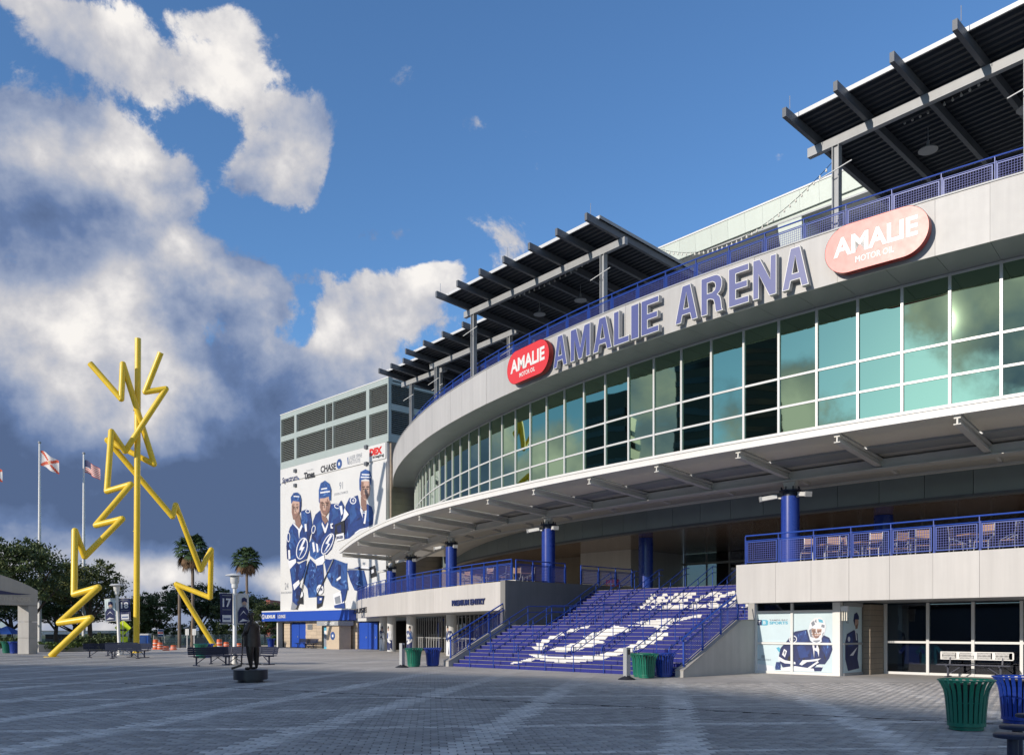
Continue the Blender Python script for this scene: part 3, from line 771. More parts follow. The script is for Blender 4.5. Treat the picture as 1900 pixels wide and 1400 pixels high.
# hand rails running up the flights
for k in range(8):
    u = -4.94 + 1.54 * k
    if u > 6: break
    lab = 'blue stair handrail, number %s from the left of the seven on the blue stairs' % ('one two three four five six seven eight'.split()[k]) if 0 else \
        ['blue stair handrail nearest the left cheek wall', 'second blue stair handrail from the left cheek wall', 'third blue stair handrail, left of the bolt tip', 'middle blue stair handrail crossing the white bolt',
         'blue stair handrail just right of the middle one', 'blue stair handrail behind the grey post', 'blue stair handrail behind the green bin', 'blue stair handrail nearest the right cheek wall'][k]
    t = thing('stair_handrail', lab, 'handrail', (u, .0, 0), frame='b', group='handrails on the blue staircase')
    def path(h): return [(u, -.03, RZ + h - .1), (u, .0, RZ + h), (u, 3.63, 12 * RZ + h), (u, 6.18, 12 * RZ + h + .02), (u, 9.81, ZFL + h), (u, 10.15, ZFL + h)]
    MB().tube([(u, -.14, RZ + .62), (u, -.19, RZ + .75), (u, -.12, RZ + .88)] + path(.90)[1:], .021, M_['railblue'], 6).build('top_rail', t, smooth=True)
    MB().tube([(u, -.14, RZ + .62)] + path(.62)[1:], .017, M_['railblue'], 6).build('lower_rail', t, smooth=True)
    for v in (-.05, 1.2, 2.4, 3.63, 4.9, 6.18, 7.4, 8.6, 9.81):
        z = 0 if v < 0 else slope_z(v) - .1 if v < 9.8 else ZFL
        zt2 = RZ + .9 if v < 0 else (RZ + v * RZ / TD + .9 if v < 3.63 else 12 * RZ + .9 if v <= 6.18 else 12 * RZ + (v - 6.18) * (12 * RZ) / 3.63 + .9)
        MB().tube([(u, v, max(0, z - .08)), (u, v, zt2)], .019, M_['railblue'], 6).build('post', t, smooth=True)

# ---------------------------------------------------------------- rooftop shade canopies
def shade(label, a, b, nraft, posts, inner=7.0, lamps=(), grp='rooftop shade canopies', ext=.15, innerposts=True):
    """a, b: world ends of the front beam"""
    A_, B_ = Vector((a.x, a.y, 0)), Vector((b.x, b.y, 0)); L = (B_ - A_).length; d = (B_ - A_).normalized(); rz = atan2(d.y, d.x)
    zb = 18.98; pit = -.09
    t = thing('shade_canopy', label, 'shade canopy', (A_.x, A_.y, ZT), rz, frame='l', group=grp)
    # local frame: x along the beam, y inward, z up from roof deck
    z0 = zb - ZT
    MB().box(-.35, L + .35, -.10, .10, z0, z0 + .33, M_['steel']).build('front_beam', t)
    MB().box(-.3, L + .3, inner - 1.6, inner - 1.4, z0 - .45, z0 - .18, M_['steeldk']).build('rear_beam', t)
    for i in range(nraft):
        x = L * i / (nraft - 1); zc = lambda y: z0 + .50 + y * pit
        rb = MB(); rb.hexa([(x - .075, -2.2, zc(-2.2) - .16), (x + .075, -2.2, zc(-2.2) - .16), (x + .075, -2.2, zc(-2.2) + .16), (x - .075, -2.2, zc(-2.2) + .16)],
                           [(x - .075, inner, zc(inner) - .16), (x + .075, inner, zc(inner) - .16), (x + .075, inner, zc(inner) + .16), (x - .075, inner, zc(inner) + .16)], M_['steeldk'])
        rb.build('rafter', t)
        if i % 3 == 0: MB().tube([(x + .1, -2.0, zc(-2) + .16), (x + .1, -2.0, zc(-2) + .62)], .012, M_['silver'], 5).build('lightning_rod', t)
    # ribbed sheet
    sh = MB(); y = -1.45; p = .27; prof = []
    while y < inner:
        prof += [(y, 0), (y + p * .35, 0), (y + p * .5, .075), (y + p * .85, .075)]; y += p
    vs = []
    for x in (-ext, L + ext):
        for yy, zz in prof: vs.append((x, yy, z0 + .67 + yy * pit + zz))
    n = len(prof)
    sh.add(vs, [(i, i + 1, n + i + 1, n + i) for i in range(n - 1)], M_['deck'])
    vs2 = [(x, yy, z0 + .67 + yy * pit + .09) for x in (-ext, L + ext) for yy in (-1.45, inner)]
    sh.add(vs2, [(0, 1, 3, 2)], M_['deck']); sh.build('ribbed_sheet', t, fix=False)
    zf = z0 + .67 + 1.45 * .09
    MB().box(-ext, L + ext, -1.50, -1.452, zf - .03, zf + .12, M_['mull']).build('eaves_trim', t)
    for x in (-ext - .03, L + ext + .001): MB().hexa([(x, -1.5, zf - .02), (x + .03, -1.5, zf - .02), (x + .03, -1.5, zf + .12), (x, -1.5, zf + .12)],
        [(x, inner, z0 + .65 + inner * pit), (x + .03, inner, z0 + .65 + inner * pit), (x + .03, inner, z0 + .79 + inner * pit), (x, inner, z0 + .79 + inner * pit)], M_['steel']).build('verge_trim', t)
    for x in posts:
        pb = MB(); pb.box(x - .13, x - .10, -.12, .12, 0, z0 - .002, M_['steel']); pb.box(x + .10, x + .13, -.12, .12, 0, z0 - .002, M_['steel']); pb.box(x - .099, x + .099, -.015, .015, 0, z0 - .002, M_['steel']); pb.build('post', t)
        if innerposts: MB().box(x - .1, x + .1, inner - 1.6, inner - 1.4, 0, z0 - .46, M_['steeldk']).build('post', t)
        MB().tube([(x - .5, -.35, 2.55), (x + .75, -.35, 2.75)], .022, M_['lampw'], 6).build('light_bar', t)
    for x, y in lamps:
        l = MB().lathe([(.33, 0), (.30, .05), (.10, .14), (.05, .2), (.05, .34)], M_['steel'], (x, y, z0 - .32), 20)
        l.tube([(x, y, z0 + .02), (x, y, z0 + .5)], .015, M_['steel'], 5); l.build('pendant_lamp', t, smooth=True)
    return t
zbm = 19.2
def bp(x, y): return at(x, y, z=zbm)
aR, bR = bp(1517, 276), bp(1827, 133)
dR = (bR - aR) / 3
shade('large ribbed shade canopy nearest the camera at the upper right', aR, aR + dR * 6, 7, [.75, 7.0], inner=8.0, lamps=[(3.0, 2.2), (6.2, 2.2)])
aM, bM = bp(870, 580), bp(1151, 449); LM = (bM - aM).length
shade('wide ribbed shade canopy above the first word of the lettering', aM, bM, 7, [.45, LM - 1.05], inner=6.5, lamps=[(LM * .55, 2.5), (LM * .3, 2.2)])
a1, b1 = bp(805, 677), bp(953, 614); L1 = (b1 - a1).length
shade('narrower ribbed shade canopy behind, with four rafters showing above the oval sign', a1, b1, 5, [.35, L1 - .35], inner=5.0, lamps=[(L1 * .4, 1.8)])
a2, b2 = bp(752, 711), bp(822, 684); L2 = (b2 - a2).length
shade('furthest shade canopy by the louvred corner of the side building', a2, b2, 4, [.8, L2 - .3], inner=4.5, lamps=[(L2 * .5, 1.8)])

# string lights
def string_lights(label, a, b, sag, n):
    t = thing('string_lights', label, 'string lights', a, frame='w', group='string lights over the roof deck')
    a, b = Vector(a), Vector(b); P_ = [a.lerp(b, i / 24) - Vector((0, 0, sag * 4 * (i / 24) * (1 - i / 24))) for i in range(25)]
    MB().tube(P_, .012, M_['pblack'], 4).build('wire', t)
    bl = MB().lathe([(.0, -.14), (.035, -.12), (.045, -.08), (.02, -.03), (.02, 0)], M_['brass'], n=7).mesh('bulb')
    for i in range(1, n):
        s_ = i / n; p = a.lerp(b, s_) - Vector((0, 0, sag * 4 * s_ * (1 - s_))); place(bl, 'bulb', t, p - Vector((0, 0, .0)))
pa = at(1545, 300, Y=33.5); pb_ = at(1228, 463, Y=43.0)
string_lights('string of bulbs sagging between the two big roof canopies', pa, pb_, 1.3, 34)
string_lights('string of bulbs under the nearest roof canopy', at(1562, 262, Y=33), at(1885, 108, Y=27), .35, 22)
string_lights('string of bulbs under the wide roof canopy', at(905, 560, Y=47.5), at(1112, 470, Y=40.8), .35, 22)

# ---------------------------------------------------------------- upper bowl of the arena behind the roof deck
bowl = part_empty('upper_bowl', arena, (8, 18, 15.3))
k = 0; u = -9.6
top_z = lambda u: 25.2 + .028 * (u + .25)
while u < 36:
    MB().hexa([(u + .004, 18.0, top_z(u) - 1.08), (u + 1.10 - .004, 18.0, top_z(u + 1.1) - 1.08), (u + 1.10 - .004, 18.12, top_z(u + 1.1) - 1.08), (u + .004, 18.12, top_z(u) - 1.08)],
              [(u + .004, 17.9, top_z(u)), (u + 1.10 - .004, 17.9, top_z(u + 1.1)), (u + 1.10 - .004, 18.02, top_z(u + 1.1)), (u + .004, 18.02, top_z(u))], M_['pale']).build('parapet_panel', bowl); u += 1.1
MB().hexa([(-9.6, 17.86, top_z(-9.6) + .003), (u, 17.86, top_z(u) + .003), (u, 18.6, top_z(u) + .003), (-9.6, 18.6, top_z(-9.6) + .003)], [(-9.6, 17.86, top_z(-9.6) + .09), (u, 17.86, top_z(u) + .09), (u, 18.6, top_z(u) + .09), (-9.6, 18.6, top_z(-9.6) + .09)], M_['white']).build('parapet_cap', bowl)
MB().box(-9.6, u, 18.13, 34, 23.92, 24.0, M_['steel']).build('bowl_soffit', bowl)
MB().box(-9.6, u, 18.14, 34, 24.01, 24.8, M_['pale']).build('bowl_roof', bowl)
MB().box(-9.5, u, 20.6, 21.0, 15.3, 23.91, M_['pale']).build('bowl_wall', bowl)
MB().box(-9.4, u, 20.55, 20.595, 21.8, 23.8, M_['steel']).build('clerestory', bowl)
for k in range(24):
    x = -9.0 + 1.9 * k
    MB().box(x, x + 1.86, 20.50, 20.546, 19.4, 21.75, M_['pale']).build('wall_panel', bowl)
    MB().box(x, x + 1.86, 20.50, 20.546, 15.3, 19.36, M_['white']).build('wall_panel', bowl)
for x in (0.5, 12.0, 23.5):
    MB().hexa([(x, 19.3, 15.3), (x + .9, 19.3, 15.3), (x + .9, 20.49, 15.3), (x, 20.49, 15.3)], [(x - .5, 18.15, 23.91), (x + .9, 18.15, 23.91), (x + .9, 20.49, 23.91), (x - .5, 20.49, 23.91)], M_['pale']).build('sloping_pier', bowl)

# ---------------------------------------------------------------- signs on the fascia
def ray_arc(x, c, r):
    d = Vector(((x - CX) / FPX, 1.0)); o = toB(0, 0); e1 = toB(d.x, d.y); du, dv = e1[0] - o[0], e1[1] - o[1]
    ou, ov = o[0] - c[0], o[1] - c[1]; a = du * du + dv * dv; b = 2 * (ou * du + ov * dv); cc = ou * ou + ov * ov - r * r
    t = (-b - sqrt(max(0.0, b * b - 4 * a * cc))) / (2 * a)
    return o[0] + t * du, o[1] + t * dv
def th_of(x, r=RF + .25): u, v = ray_arc(x, DC, r); return math.asin((u - DC[0]) / r)
name_sign = thing('letter_sign', 'large blue AMALIE ARENA lettering with white outlines on the curved grey fascia', 'sign', arc(DC, RF + .2, R1(-3.8)) + (13.5,), frame='b')
LET = [('A', 1028, 1054), ('M', 1060, 1097), ('A', 1102, 1137), ('L', 1140, 1169), ('I', 1172, 1187), ('E', 1191, 1224), ('A', 1254, 1296), ('R', 1302, 1343), ('E', 1353, 1391), ('N', 1398, 1442), ('A', 1452, 1502)]
GLY = {'A': ([(0, 0), (.27, 0), (.335, .20), (.665, .20), (.73, 0), (1, 0), (.68, 1), (.32, 1)], [(.395, .37), (.605, .37), (.5, .79)]),
 'M': ([(0, 0), (.21, 0), (.21, .64), (.41, 0), (.59, 0), (.79, .64), (.79, 0), (1, 0), (1, 1), (.70, 1), (.5, .38), (.30, 1), (0, 1)], None),
 'L': ([(0, 0), (1, 0), (1, .185), (.36, .185), (.36, 1), (0, 1)], None), 'I': ([(0, 0), (1, 0), (1, 1), (0, 1)], None),
 'E': ([(0, 0), (1, 0), (1, .18), (.37, .18), (.37, .41), (.93, .41), (.93, .59), (.37, .59), (.37, .82), (1, .82), (1, 1), (0, 1)], None),
 'R': ([(0, 0), (.30, 0), (.30, .39), (.42, .39), (.57, .34), (.62, .22), (.65, .06), (.69, 0), (1, 0), (.95, .07), (.92, .26), (.87, .39), (.76, .46), (.89, .53), (.96, .66), (.96, .80), (.88, .92), (.74, .985), (.6, 1), (0, 1)], [(.30, .56), (.50, .56), (.62, .60), (.66, .69), (.63, .78), (.52, .83), (.30, .83)]),
 'N': ([(0, 0), (.26, 0), (.26, .60), (.70, 0), (1, 0), (1, 1), (.74, 1), (.74, .42), (.31, 1), (0, 1)], None)}
from mathutils.geometry import tessellate_polygon
def offset_poly(P_, d):
    """moves the outline inwards by d (outline counter-clockwise; a hole given the other way round grows)"""
    n = len(P_); out = []
    for i in range(n):
        a, b, c = Vector(P_[i - 1]), Vector(P_[i]), Vector(P_[(i + 1) % n]); e1 = (b - a).normalized(); e2 = (c - b).normalized(); n1 = Vector((-e1.y, e1.x)); n2 = Vector((-e2.y, e2.x)); m = n1 + n2
        k = d / max(.35, m.dot(n1)) if m.length > 1e-4 else d; out.append((b.x + m.x * k, b.y + m.y * k))
    return out
def letter(ch, x0, x1):
    t0, t1 = th_of(x0), th_of(x1); tc_ = (t0 + t1) / 2; w_ = (t1 - t0) * RF; z0, z1 = 13.60, 15.03; h_ = z1 - z0
    out, hole = GLY[ch]; out = [(x * w_, y * h_) for x, y in out]; hole = [(x * w_, y * h_) for x, y in hole][::-1] if hole else None
    def pt(p, y_): X, Z = p[0] - w_ / 2, p[1]; return (DC[0] + (RF + y_) * sin(tc_) + X * cos(tc_), DC[1] - (RF + y_) * cos(tc_) + X * sin(tc_), z0 + Z)
    mb = MB()
    def face_(loops, y_, m):
        tris = tessellate_polygon([[Vector((p[0], p[1], 0)) for p in l] for l in loops]); P_ = [p for l in loops for p in l]; mb.add([pt(p, y_) for p in P_], [tuple(t) for t in tris], m)
    loops = [out] + ([hole] if hole else [])
    face_(loops, .10, M_['letterside']); face_(loops, .30, M_['white'])
    for l in loops:
        n = len(l); mb.add([pt(p, .10) for p in l] + [pt(p, .30) for p in l], [(i, (i + 1) % n, n + (i + 1) % n, n + i) for i in range(n)], M_['letterside'])
    face_([offset_poly(l, .026) for l in loops], .304, M_['letter'])
    mb.build('letter', name_sign, fix=False)
for l in LET: letter(*l)
def oval(label, x0, x1, z0, z1, face='red'):
    t0, t1 = th_of(x0, RF + .35), th_of(x1, RF + .35); tc_ = (t0 + t1) / 2; hw = (t1 - t0) / 2 * (RF + .35); hz = (z1 - z0) / 2
    t = thing('oval_sign', label, 'sign', arc(DC, RF + .2, tc_) + (z0,), frame='b', group='red oval signs on the fascia')
    def fn(X, d, Z):
        return (DC[0] + (RF + d) * sin(tc_) + X * cos(tc_), DC[1] - (RF + d) * cos(tc_) + X * sin(tc_), (z0 + z1) / 2 + Z)
    def outline(s_, d):
        r = hz - s_; L = hw - hz; P_ = []
        for i in range(33):
            a = -pi / 2 + pi * i / 32; P_.append(fn(L + r * cos(a), d, r * sin(a)))
        for i in range(33):
            a = pi / 2 + pi * i / 32; P_.append(fn(-L + r * cos(a), d, r * sin(a)))
        return P_
    A_, B_ = outline(0, .12), outline(0, .36); n = len(A_)
    MB().add(A_ + B_, [tuple(range(n))] + [(i, (i + 1) % n, n + (i + 1) % n, n + i) for i in range(n)], M_['redside']).build('sign_case', t, fix=False)
    MB().add(outline(.012, .3635), [tuple(range(n))], M_[face]).build('sign_face', t, fix=False)
    w1 = MB(); text_into(w1, 'AMALIE', M_['white'], fn, -hw * .82, hw * .80, -.22, .42, bold=.035, d=.369); w1.build('lettering', t, fix=False)
    w2 = MB(); text_into(w2, 'MOTOR OIL', M_['white'], fn, -hw * .38, hw * .36, -.56, -.35, bold=.02, d=.369); w2.build('lettering', t, fix=False)
oval('red oval AMALIE sign left of the big lettering', 942, 1020, 13.62, 15.22)
oval('red oval AMALIE sign glinting in the sun right of the big lettering', 1531, 1725, 13.58, 15.2, 'redglare')

def on_v(x, y, v):                                     # pixel -> (u, z) on a wall at v
    dx = (x - CX) / FPX; o = toB(0, 0); e1 = toB(dx, 1.0); t = (v - o[1]) / (e1[1] - o[1])
    return o[0] + t * (e1[0] - o[0]), EYE + (HY - y) / FPX * t
def on_arc(x, y, c, r):
    u, v = ray_arc(x, c, r); w_ = W(u, v); return u, v, EYE + (HY - y) / FPX * w_.y
# lettering on the left terrace front
def arc_text(name, label, txt, x0, x1, ya, yb, c, r, m, bold=.03, depth=.06):
    u0, v0, z1 = on_arc((x0 + x1) / 2, ya, c, r); _, _, z0 = on_arc((x0 + x1) / 2, yb, c, r)
    a0, a1 = sorted(math.asin((ray_arc(x, c, r)[0] - c[0]) / r) for x in (x0, x1))
    t = thing(name, label, 'sign', (u0, v0, z0), frame='b')
    V_, F_, (p0, p1, q0, q1) = text_polys(txt, 1, bold, extrude=.1)
    P_ = []
    for x, y, z in V_:
        a = a0 + (a1 - a0) * (x - p0) / (p1 - p0); rr = r + .01 + (depth if z > 0 else 0)
        P_.append(arc(c, rr, a) + (z0 + (z1 - z0) * (y - q0) / (q1 - q0),))
    MB().add(P_, F_, m).build('lettering', t, fix=False)
    return t
arc_text('wall_lettering', 'dark PREMIUM ENTRY lettering on the left terrace front', 'PREMIUM ENTRY', 840, 901, 1111, 1122, TCn, TR, M_['pnavy'])
ff = arc_text('wall_lettering', 'black FIREHOUSE lettering with an orange emblem at the far left end of the terrace', 'FIREHOUSE', 651, 681, 1128, 1137, TCn, TR, M_['pblack'])
eb = MB(); u_, v_, z_ = on_arc(657, 1124, TCn, TR)
for i in range(7):
    a = pi * i / 6; eb.box(u_ - .45 * cos(a) - .14, u_ - .45 * cos(a) + .14, v_ - .12, v_ - .03, z_ + .32 * sin(a) - .12, z_ + .32 * sin(a) + .06, M_['porange'])
eb.build('emblem', ff)

# ---------------------------------------------------------------- louvred side building
PV, PU0, PU1, PZ = 16.85, -51.9, -34.25, 22.45
side = thing('side_building', 'pale green louvred block with a tan stone base left of the arena', 'building', (-43, 17, 0), frame='b')
rows = [(20.35, 22.0), (17.85, 19.85)]
bays = [(-51.78, -49.3), (-48.9, -43.9), (-43.78, -42.68), (-42.56, -37.45), (-37.0, -34.38)]
z_lines = [(22.0, PZ), (19.85, 20.35), (17.2, 17.85)]
for z0, z1 in z_lines: MB().box(PU0, PU1, PV, PV + .3, z0, z1, M_['palewall']).build('wall_band', side)
MB().box(PU0 - .03, PU1 + .03, PV - .03, PV + .4, PZ + .002, PZ + .07, M_['white']).build('parapet_cap', side)
for z0, z1 in rows:
    edges = [PU0] + [x for b in bays for x in b] + [PU1]
    for a, b in zip(edges[::2], edges[1::2]):
        if b - a > .01: MB().box(a, b, PV + .002, PV + .3, z0 + .001, z1 - .001, M_['palewall']).build('wall_post', side)
    for a, b in bays:
        lv = MB(); n = int((z1 - z0) / .155)
        for i in range(n):
            z = z0 + (i + .5) * (z1 - z0) / n
            lv.hexa([(a, PV + .02, z - .045), (b, PV + .02, z - .045), (b, PV + .16, z + .035), (a, PV + .16, z + .035)], [(a, PV + .02, z - .025), (b, PV + .02, z - .025), (b, PV + .16, z + .055), (a, PV + .16, z + .055)], M_['slat'])
        lp = lv.build('louver_panel', side); lp['kind'] = 'stuff'
MB().box(PU0 + .1, PU1 - .1, PV + .31, PV + .4, 17.3, 22.3, M_['dark']).build('louver_void', side)
# side wall running back
for z0, z1 in z_lines: MB().box(PU1 - .3, PU1, PV + .31, 60, z0, z1, M_['palewall']).build('wall_band', side)
for z0, z1 in rows:
    lv = MB(); n = int((z1 - z0) / .155)
    for i in range(n):
        z = z0 + (i + .5) * (z1 - z0) / n
        lv.hexa([(PU1 - .16, PV + .31, z + .035), (PU1 - .02, PV + .31, z - .045), (PU1 - .02, 60, z - .045), (PU1 - .16, 60, z + .035)], [(PU1 - .16, PV + .31, z + .055), (PU1 - .02, PV + .31, z - .025), (PU1 - .02, 60, z - .025), (PU1 - .16, 60, z + .055)], M_['slat'])
    lp = lv.build('louver_panel', side); lp['kind'] = 'stuff'
MB().box(PU1 - .4, PU1 - .3, PV + .45, 60, 17.3, 22.3, M_['dark']).build('louver_void', side)
for k in range(28):
    z = 3.0 + k * .507
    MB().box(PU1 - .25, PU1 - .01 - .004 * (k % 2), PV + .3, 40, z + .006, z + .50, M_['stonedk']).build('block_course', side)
MB().box(PU0, PU1 - .26, PV + .05, 60, 2.4, 17.19, M_['vinyl']).build('core_wall', side)
MB().box(PU0, PU1, PV + .41, 60, 22.2, 22.3, M_['dark']).build('roof', side)
MB().box(PU0 - .2, PU1 - .2, PV + .3, 58, 0, 2.4, M_['dark']).build('base_core', side)
# stone base with doors
bx = lambda x: on_v(x, 1200, PV)[0]
segs = [(527, 538), (567, 597), (631, 641), (641, 651), (651, 663)]
for x0, x1 in segs:
    a, b = bx(x0), bx(x1); nrow = 8
    yo = PV - .25 if (x0, x1) == (641, 651) else PV
    for r in range(nrow):
        nb = max(1, round((b - a) / .8)); 
        for c_ in range(nb):
            MB().box(a + (b - a) * c_ / nb + .006, a + (b - a) * (c_ + 1) / nb - .006, yo + random.uniform(0, .012), PV + .28, r * .3 + .006, r * .3 + .294, M_['stone']).build('stone_block', side)
for x0, x1 in ((538, 567), (663, 697)):
    a, b = bx(x0), bx(x1); m_ = (a + b) / 2
    for p, q_ in ((a, m_ - .01), (m_ + .01, b)):
        MB().box(p + .02, q_ - .02, PV + .18, PV + .24, .02, 2.28, M_['doorb']).build('blue_door', side)
        MB().box(p + (q_ - p) * .8, p + (q_ - p) * .86, PV + .14, PV + .18, .95, 1.1, M_['silver']).build('door_handle', side)
gr = MB(); a, b = bx(571), bx(580); z0, z1 = on_v(575, 1167.5, PV)[1], on_v(575, 1157, PV)[1]
gr.box(a, b, PV - .03, PV + .0, z0, z1, M_['steel'])
for i in range(8): gr.box(a + .03, b - .03, PV - .05, PV - .032, z0 + .03 + i * (z1 - z0 - .06) / 8, z0 + .03 + (i + .55) * (z1 - z0 - .06) / 8, M_['steeldk'])
gr.build('vent_grille', side)
a = bx(518.5)
MB().box(a, a + .25, PV - .3, PV + .2, 0, 2.55, M_['white']).build('corner_column', side)
# blue canopy band with lettering
bl0 = on_v(485, 1140, PV - .8)[0]; bl1 = on_v(647, 1140, PV - .8)[0]
MB().box(bl0, bl1, PV - .8, PV - .02, 2.5, 3.38, M_['blue' if 0 else 'doorb']).build('blue_canopy_band', side)
MB().box(bl0, bl1 + .05, PV - .82, PV - .02, 3.385, 3.50, M_['white']).build('band_trim', side)
ls = thing('wall_lettering', 'white LEXUS LOUNGE lettering on the blue band over the stone base', 'sign', (bl0 + 2, PV - .82, 2.7), frame='b')
pl = lambda v: (lambda X, d, Z: (X, v - d, Z))
lx = lambda x: on_v(x, 1140, PV - .8)[0]
lb_ = MB(); text_into(lb_, 'LEXUS', M_['white'], pl(PV - .8), lx(493), lx(511), 2.78, 3.10, bold=.05, d=.03); text_into(lb_, 'LOUNGE', M_['white'], pl(PV - .8), lx(516), lx(530), 2.78, 3.10, bold=.02, d=.03)
lb_.build('lettering', ls, fix=False)
lg = MB(); c0 = lx(489)
for i in range(20):
    a0_, a1_ = 2 * pi * i / 20, 2 * pi * (i + 1) / 20
    lg.quad((c0 + .30 * cos(a0_), PV - .83, 2.94 + .24 * sin(a0_)), (c0 + .30 * cos(a1_), PV - .83, 2.94 + .24 * sin(a1_)), (c0 + .22 * cos(a1_), PV - .83, 2.94 + .17 * sin(a1_)), (c0 + .22 * cos(a0_), PV - .83, 2.94 + .17 * sin(a0_)), M_['white'])
lg.box(c0 - .06, c0 + .0, PV - .832, PV - .828, 2.84, 3.06, M_['white']); lg.box(c0 - .06, c0 + .14, PV - .832, PV - .828, 2.82, 2.88, M_['white'])
lg.build('emblem', ls, fix=False)
MB().box(lx(513.0), lx(513.6), PV - .835, PV - .805, 2.7, 3.2, M_['pblack']).build('divider', ls)

# ATM kiosk
ka, kb = on_v(597, 1200, PV - 1.4)[0], on_v(631, 1200, PV - 1.4)[0]; km = ka + (kb - ka) * .32
kt = thing('bank_machine_kiosk', 'tan bank machine kiosk with a grey CHASE top beside the benches', 'kiosk', ((ka + kb) / 2, PV - .9, 0), frame='b')
MB().box(km, kb, PV - 1.5, PV - .3, 0, 2.02, M_['stone']).build('kiosk_body', kt)
MB().box(ka + .05, km - .002, PV - 1.2, PV - .3, 0, 1.95, M_['pcyan']).build('machine_side', kt)
MB().box(ka + .15, km - .1, PV - 1.25, PV - 1.201, .2, 1.2, M_['pgrey']).build('machine_front', kt)
MB().box(ka + .2, km - .2, PV - 1.26, PV - 1.202, 1.25, 1.6, M_['pwhite']).build('screen', kt)
MB().box(ka - .25, kb + .25, PV - 1.75, PV - .2, 2.03, 2.42, M_['steel']).build('kiosk_top', kt)
kx = MB(); text_into(kx, 'CHASE', M_['white'], pl(PV - 1.75), km + .1, kb - .3, 2.12, 2.33, bold=.02, d=.005); kx.build('lettering', kt, fix=False)
def octagon(mb, cx_, v_, cz, s_, m_out, m_in):
    P_ = [(cx_ + s_ * cos(pi / 8 + i * pi / 4), v_, cz + s_ * sin(pi / 8 + i * pi / 4)) for i in range(8)]; Q_ = [(cx_ + s_ * .42 * cos(pi / 4 + i * pi / 2), v_ - .003, cz + s_ * .42 * sin(pi / 4 + i * pi / 2)) for i in range(4)]
    mb.add(P_, [tuple(range(8))], m_out); mb.add(Q_, [(0, 1, 2, 3)], m_in)
eo = MB(); octagon(eo, (km + kb) / 2, PV - 1.505, 1.15, .38, M_['pblue2'], M_['pwhite']); eo.build('emblem', kt, fix=False)

# ---------------------------------------------------------------- printed banners
def printed(name, parent, shapes, tr_, v0, nm='print_shape', step=.003):
    """shapes: (material key, outline) laid one over the other like ink; tr_ maps drawing coordinates to (u, z)"""
    mb = MB()
    for i, (mk, P_) in enumerate(shapes):
        q = [tr_(x, y) for x, y in P_]
        mb.add([(u, v0 - .004 - step * .35 * i, z) for u, z in q], [tuple(range(len(q)))], M_[mk])
    o = mb.build(name, parent, fix=False)
    return o
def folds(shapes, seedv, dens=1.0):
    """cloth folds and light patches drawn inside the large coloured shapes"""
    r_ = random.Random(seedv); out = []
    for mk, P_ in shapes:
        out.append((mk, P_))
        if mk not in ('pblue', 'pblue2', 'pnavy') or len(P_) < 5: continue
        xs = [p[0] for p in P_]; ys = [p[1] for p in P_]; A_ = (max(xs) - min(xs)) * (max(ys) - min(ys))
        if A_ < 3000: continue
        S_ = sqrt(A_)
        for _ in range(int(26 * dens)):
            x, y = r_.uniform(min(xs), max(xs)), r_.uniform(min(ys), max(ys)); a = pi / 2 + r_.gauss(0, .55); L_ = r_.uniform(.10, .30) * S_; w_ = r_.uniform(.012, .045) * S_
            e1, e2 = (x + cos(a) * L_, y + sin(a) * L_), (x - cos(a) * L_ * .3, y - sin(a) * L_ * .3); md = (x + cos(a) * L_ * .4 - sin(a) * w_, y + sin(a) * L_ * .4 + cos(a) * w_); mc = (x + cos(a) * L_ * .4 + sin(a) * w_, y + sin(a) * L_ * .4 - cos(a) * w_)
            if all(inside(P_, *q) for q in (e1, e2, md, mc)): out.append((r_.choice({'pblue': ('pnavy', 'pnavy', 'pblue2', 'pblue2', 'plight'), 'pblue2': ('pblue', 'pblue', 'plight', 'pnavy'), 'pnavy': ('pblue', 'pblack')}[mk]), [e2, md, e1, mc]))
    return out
def face(cx_, cy, w_, h_):
    """brow, eyes, nose, mouth and stubble for a printed face"""
    f = lambda L: [(cx_ + x * w_, cy + y * h_) for x, y in L]
    return [('pskin2', f([(-.5, -.3), (-.25, -.25), (-.22, .3), (-.1, .48), (-.3, .35), (-.48, .1)])), ('pskin2', f([(-.36, .16), (-.1, .24), (.12, .24), (.38, .14), (.28, .38), (.05, .5), (-.2, .45)])), ('pskin', f([(-.12, .1), (.12, .1), (.08, .22), (-.08, .22)])),
            ('pdark', f([(-.36, -.24), (-.06, -.20), (-.06, -.15), (-.36, -.18)])), ('pdark', f([(.08, -.20), (.38, -.24), (.38, -.18), (.08, -.15)])), ('pdark', f([(-.30, -.13), (-.10, -.11), (-.12, -.06), (-.28, -.07)])), ('pdark', f([(.12, -.11), (.32, -.13), (.30, -.07), (.14, -.06)])),
            ('pskin2', f([(-.06, -.12), (-.0, -.12), (.02, .1), (-.1, .1)])), ('plip', f([(-.14, .24), (.14, .24), (.08, .29), (-.08, .29)])), ('pwhite', f([(.02, -.05), (.05, -.05), (.06, .05), (.03, .05)]))]
def ell(cx_, cy, rx, ry, rot=0, n=18):
    c, s = cos(rot), sin(rot); return [(cx_ + rx * cos(a) * c - ry * sin(a) * s, cy + rx * cos(a) * s + ry * sin(a) * c) for a in (2 * pi * i / n for i in range(n))]
ban = thing('wall_banner', 'huge white banner of three hockey players in blue on the side building', 'banner', (-43, PV - .03, 3.5), frame='b')
bz1 = 15.62
for i in range(6):
    a = PU0 + .05 + (PU1 - .3 - PU0 - .05) * i / 6; b = PU0 + .05 + (PU1 - .3 - PU0 - .05) * (i + 1) / 6
    MB().box(a + .002, b - .002, PV - .03, PV - .01, 3.52, bz1, M_['vinyl']).build('banner_sheet', ban)
T5 = lambda x, y: on_v(520 + x / 5, 860 + y / 5, PV - .035)
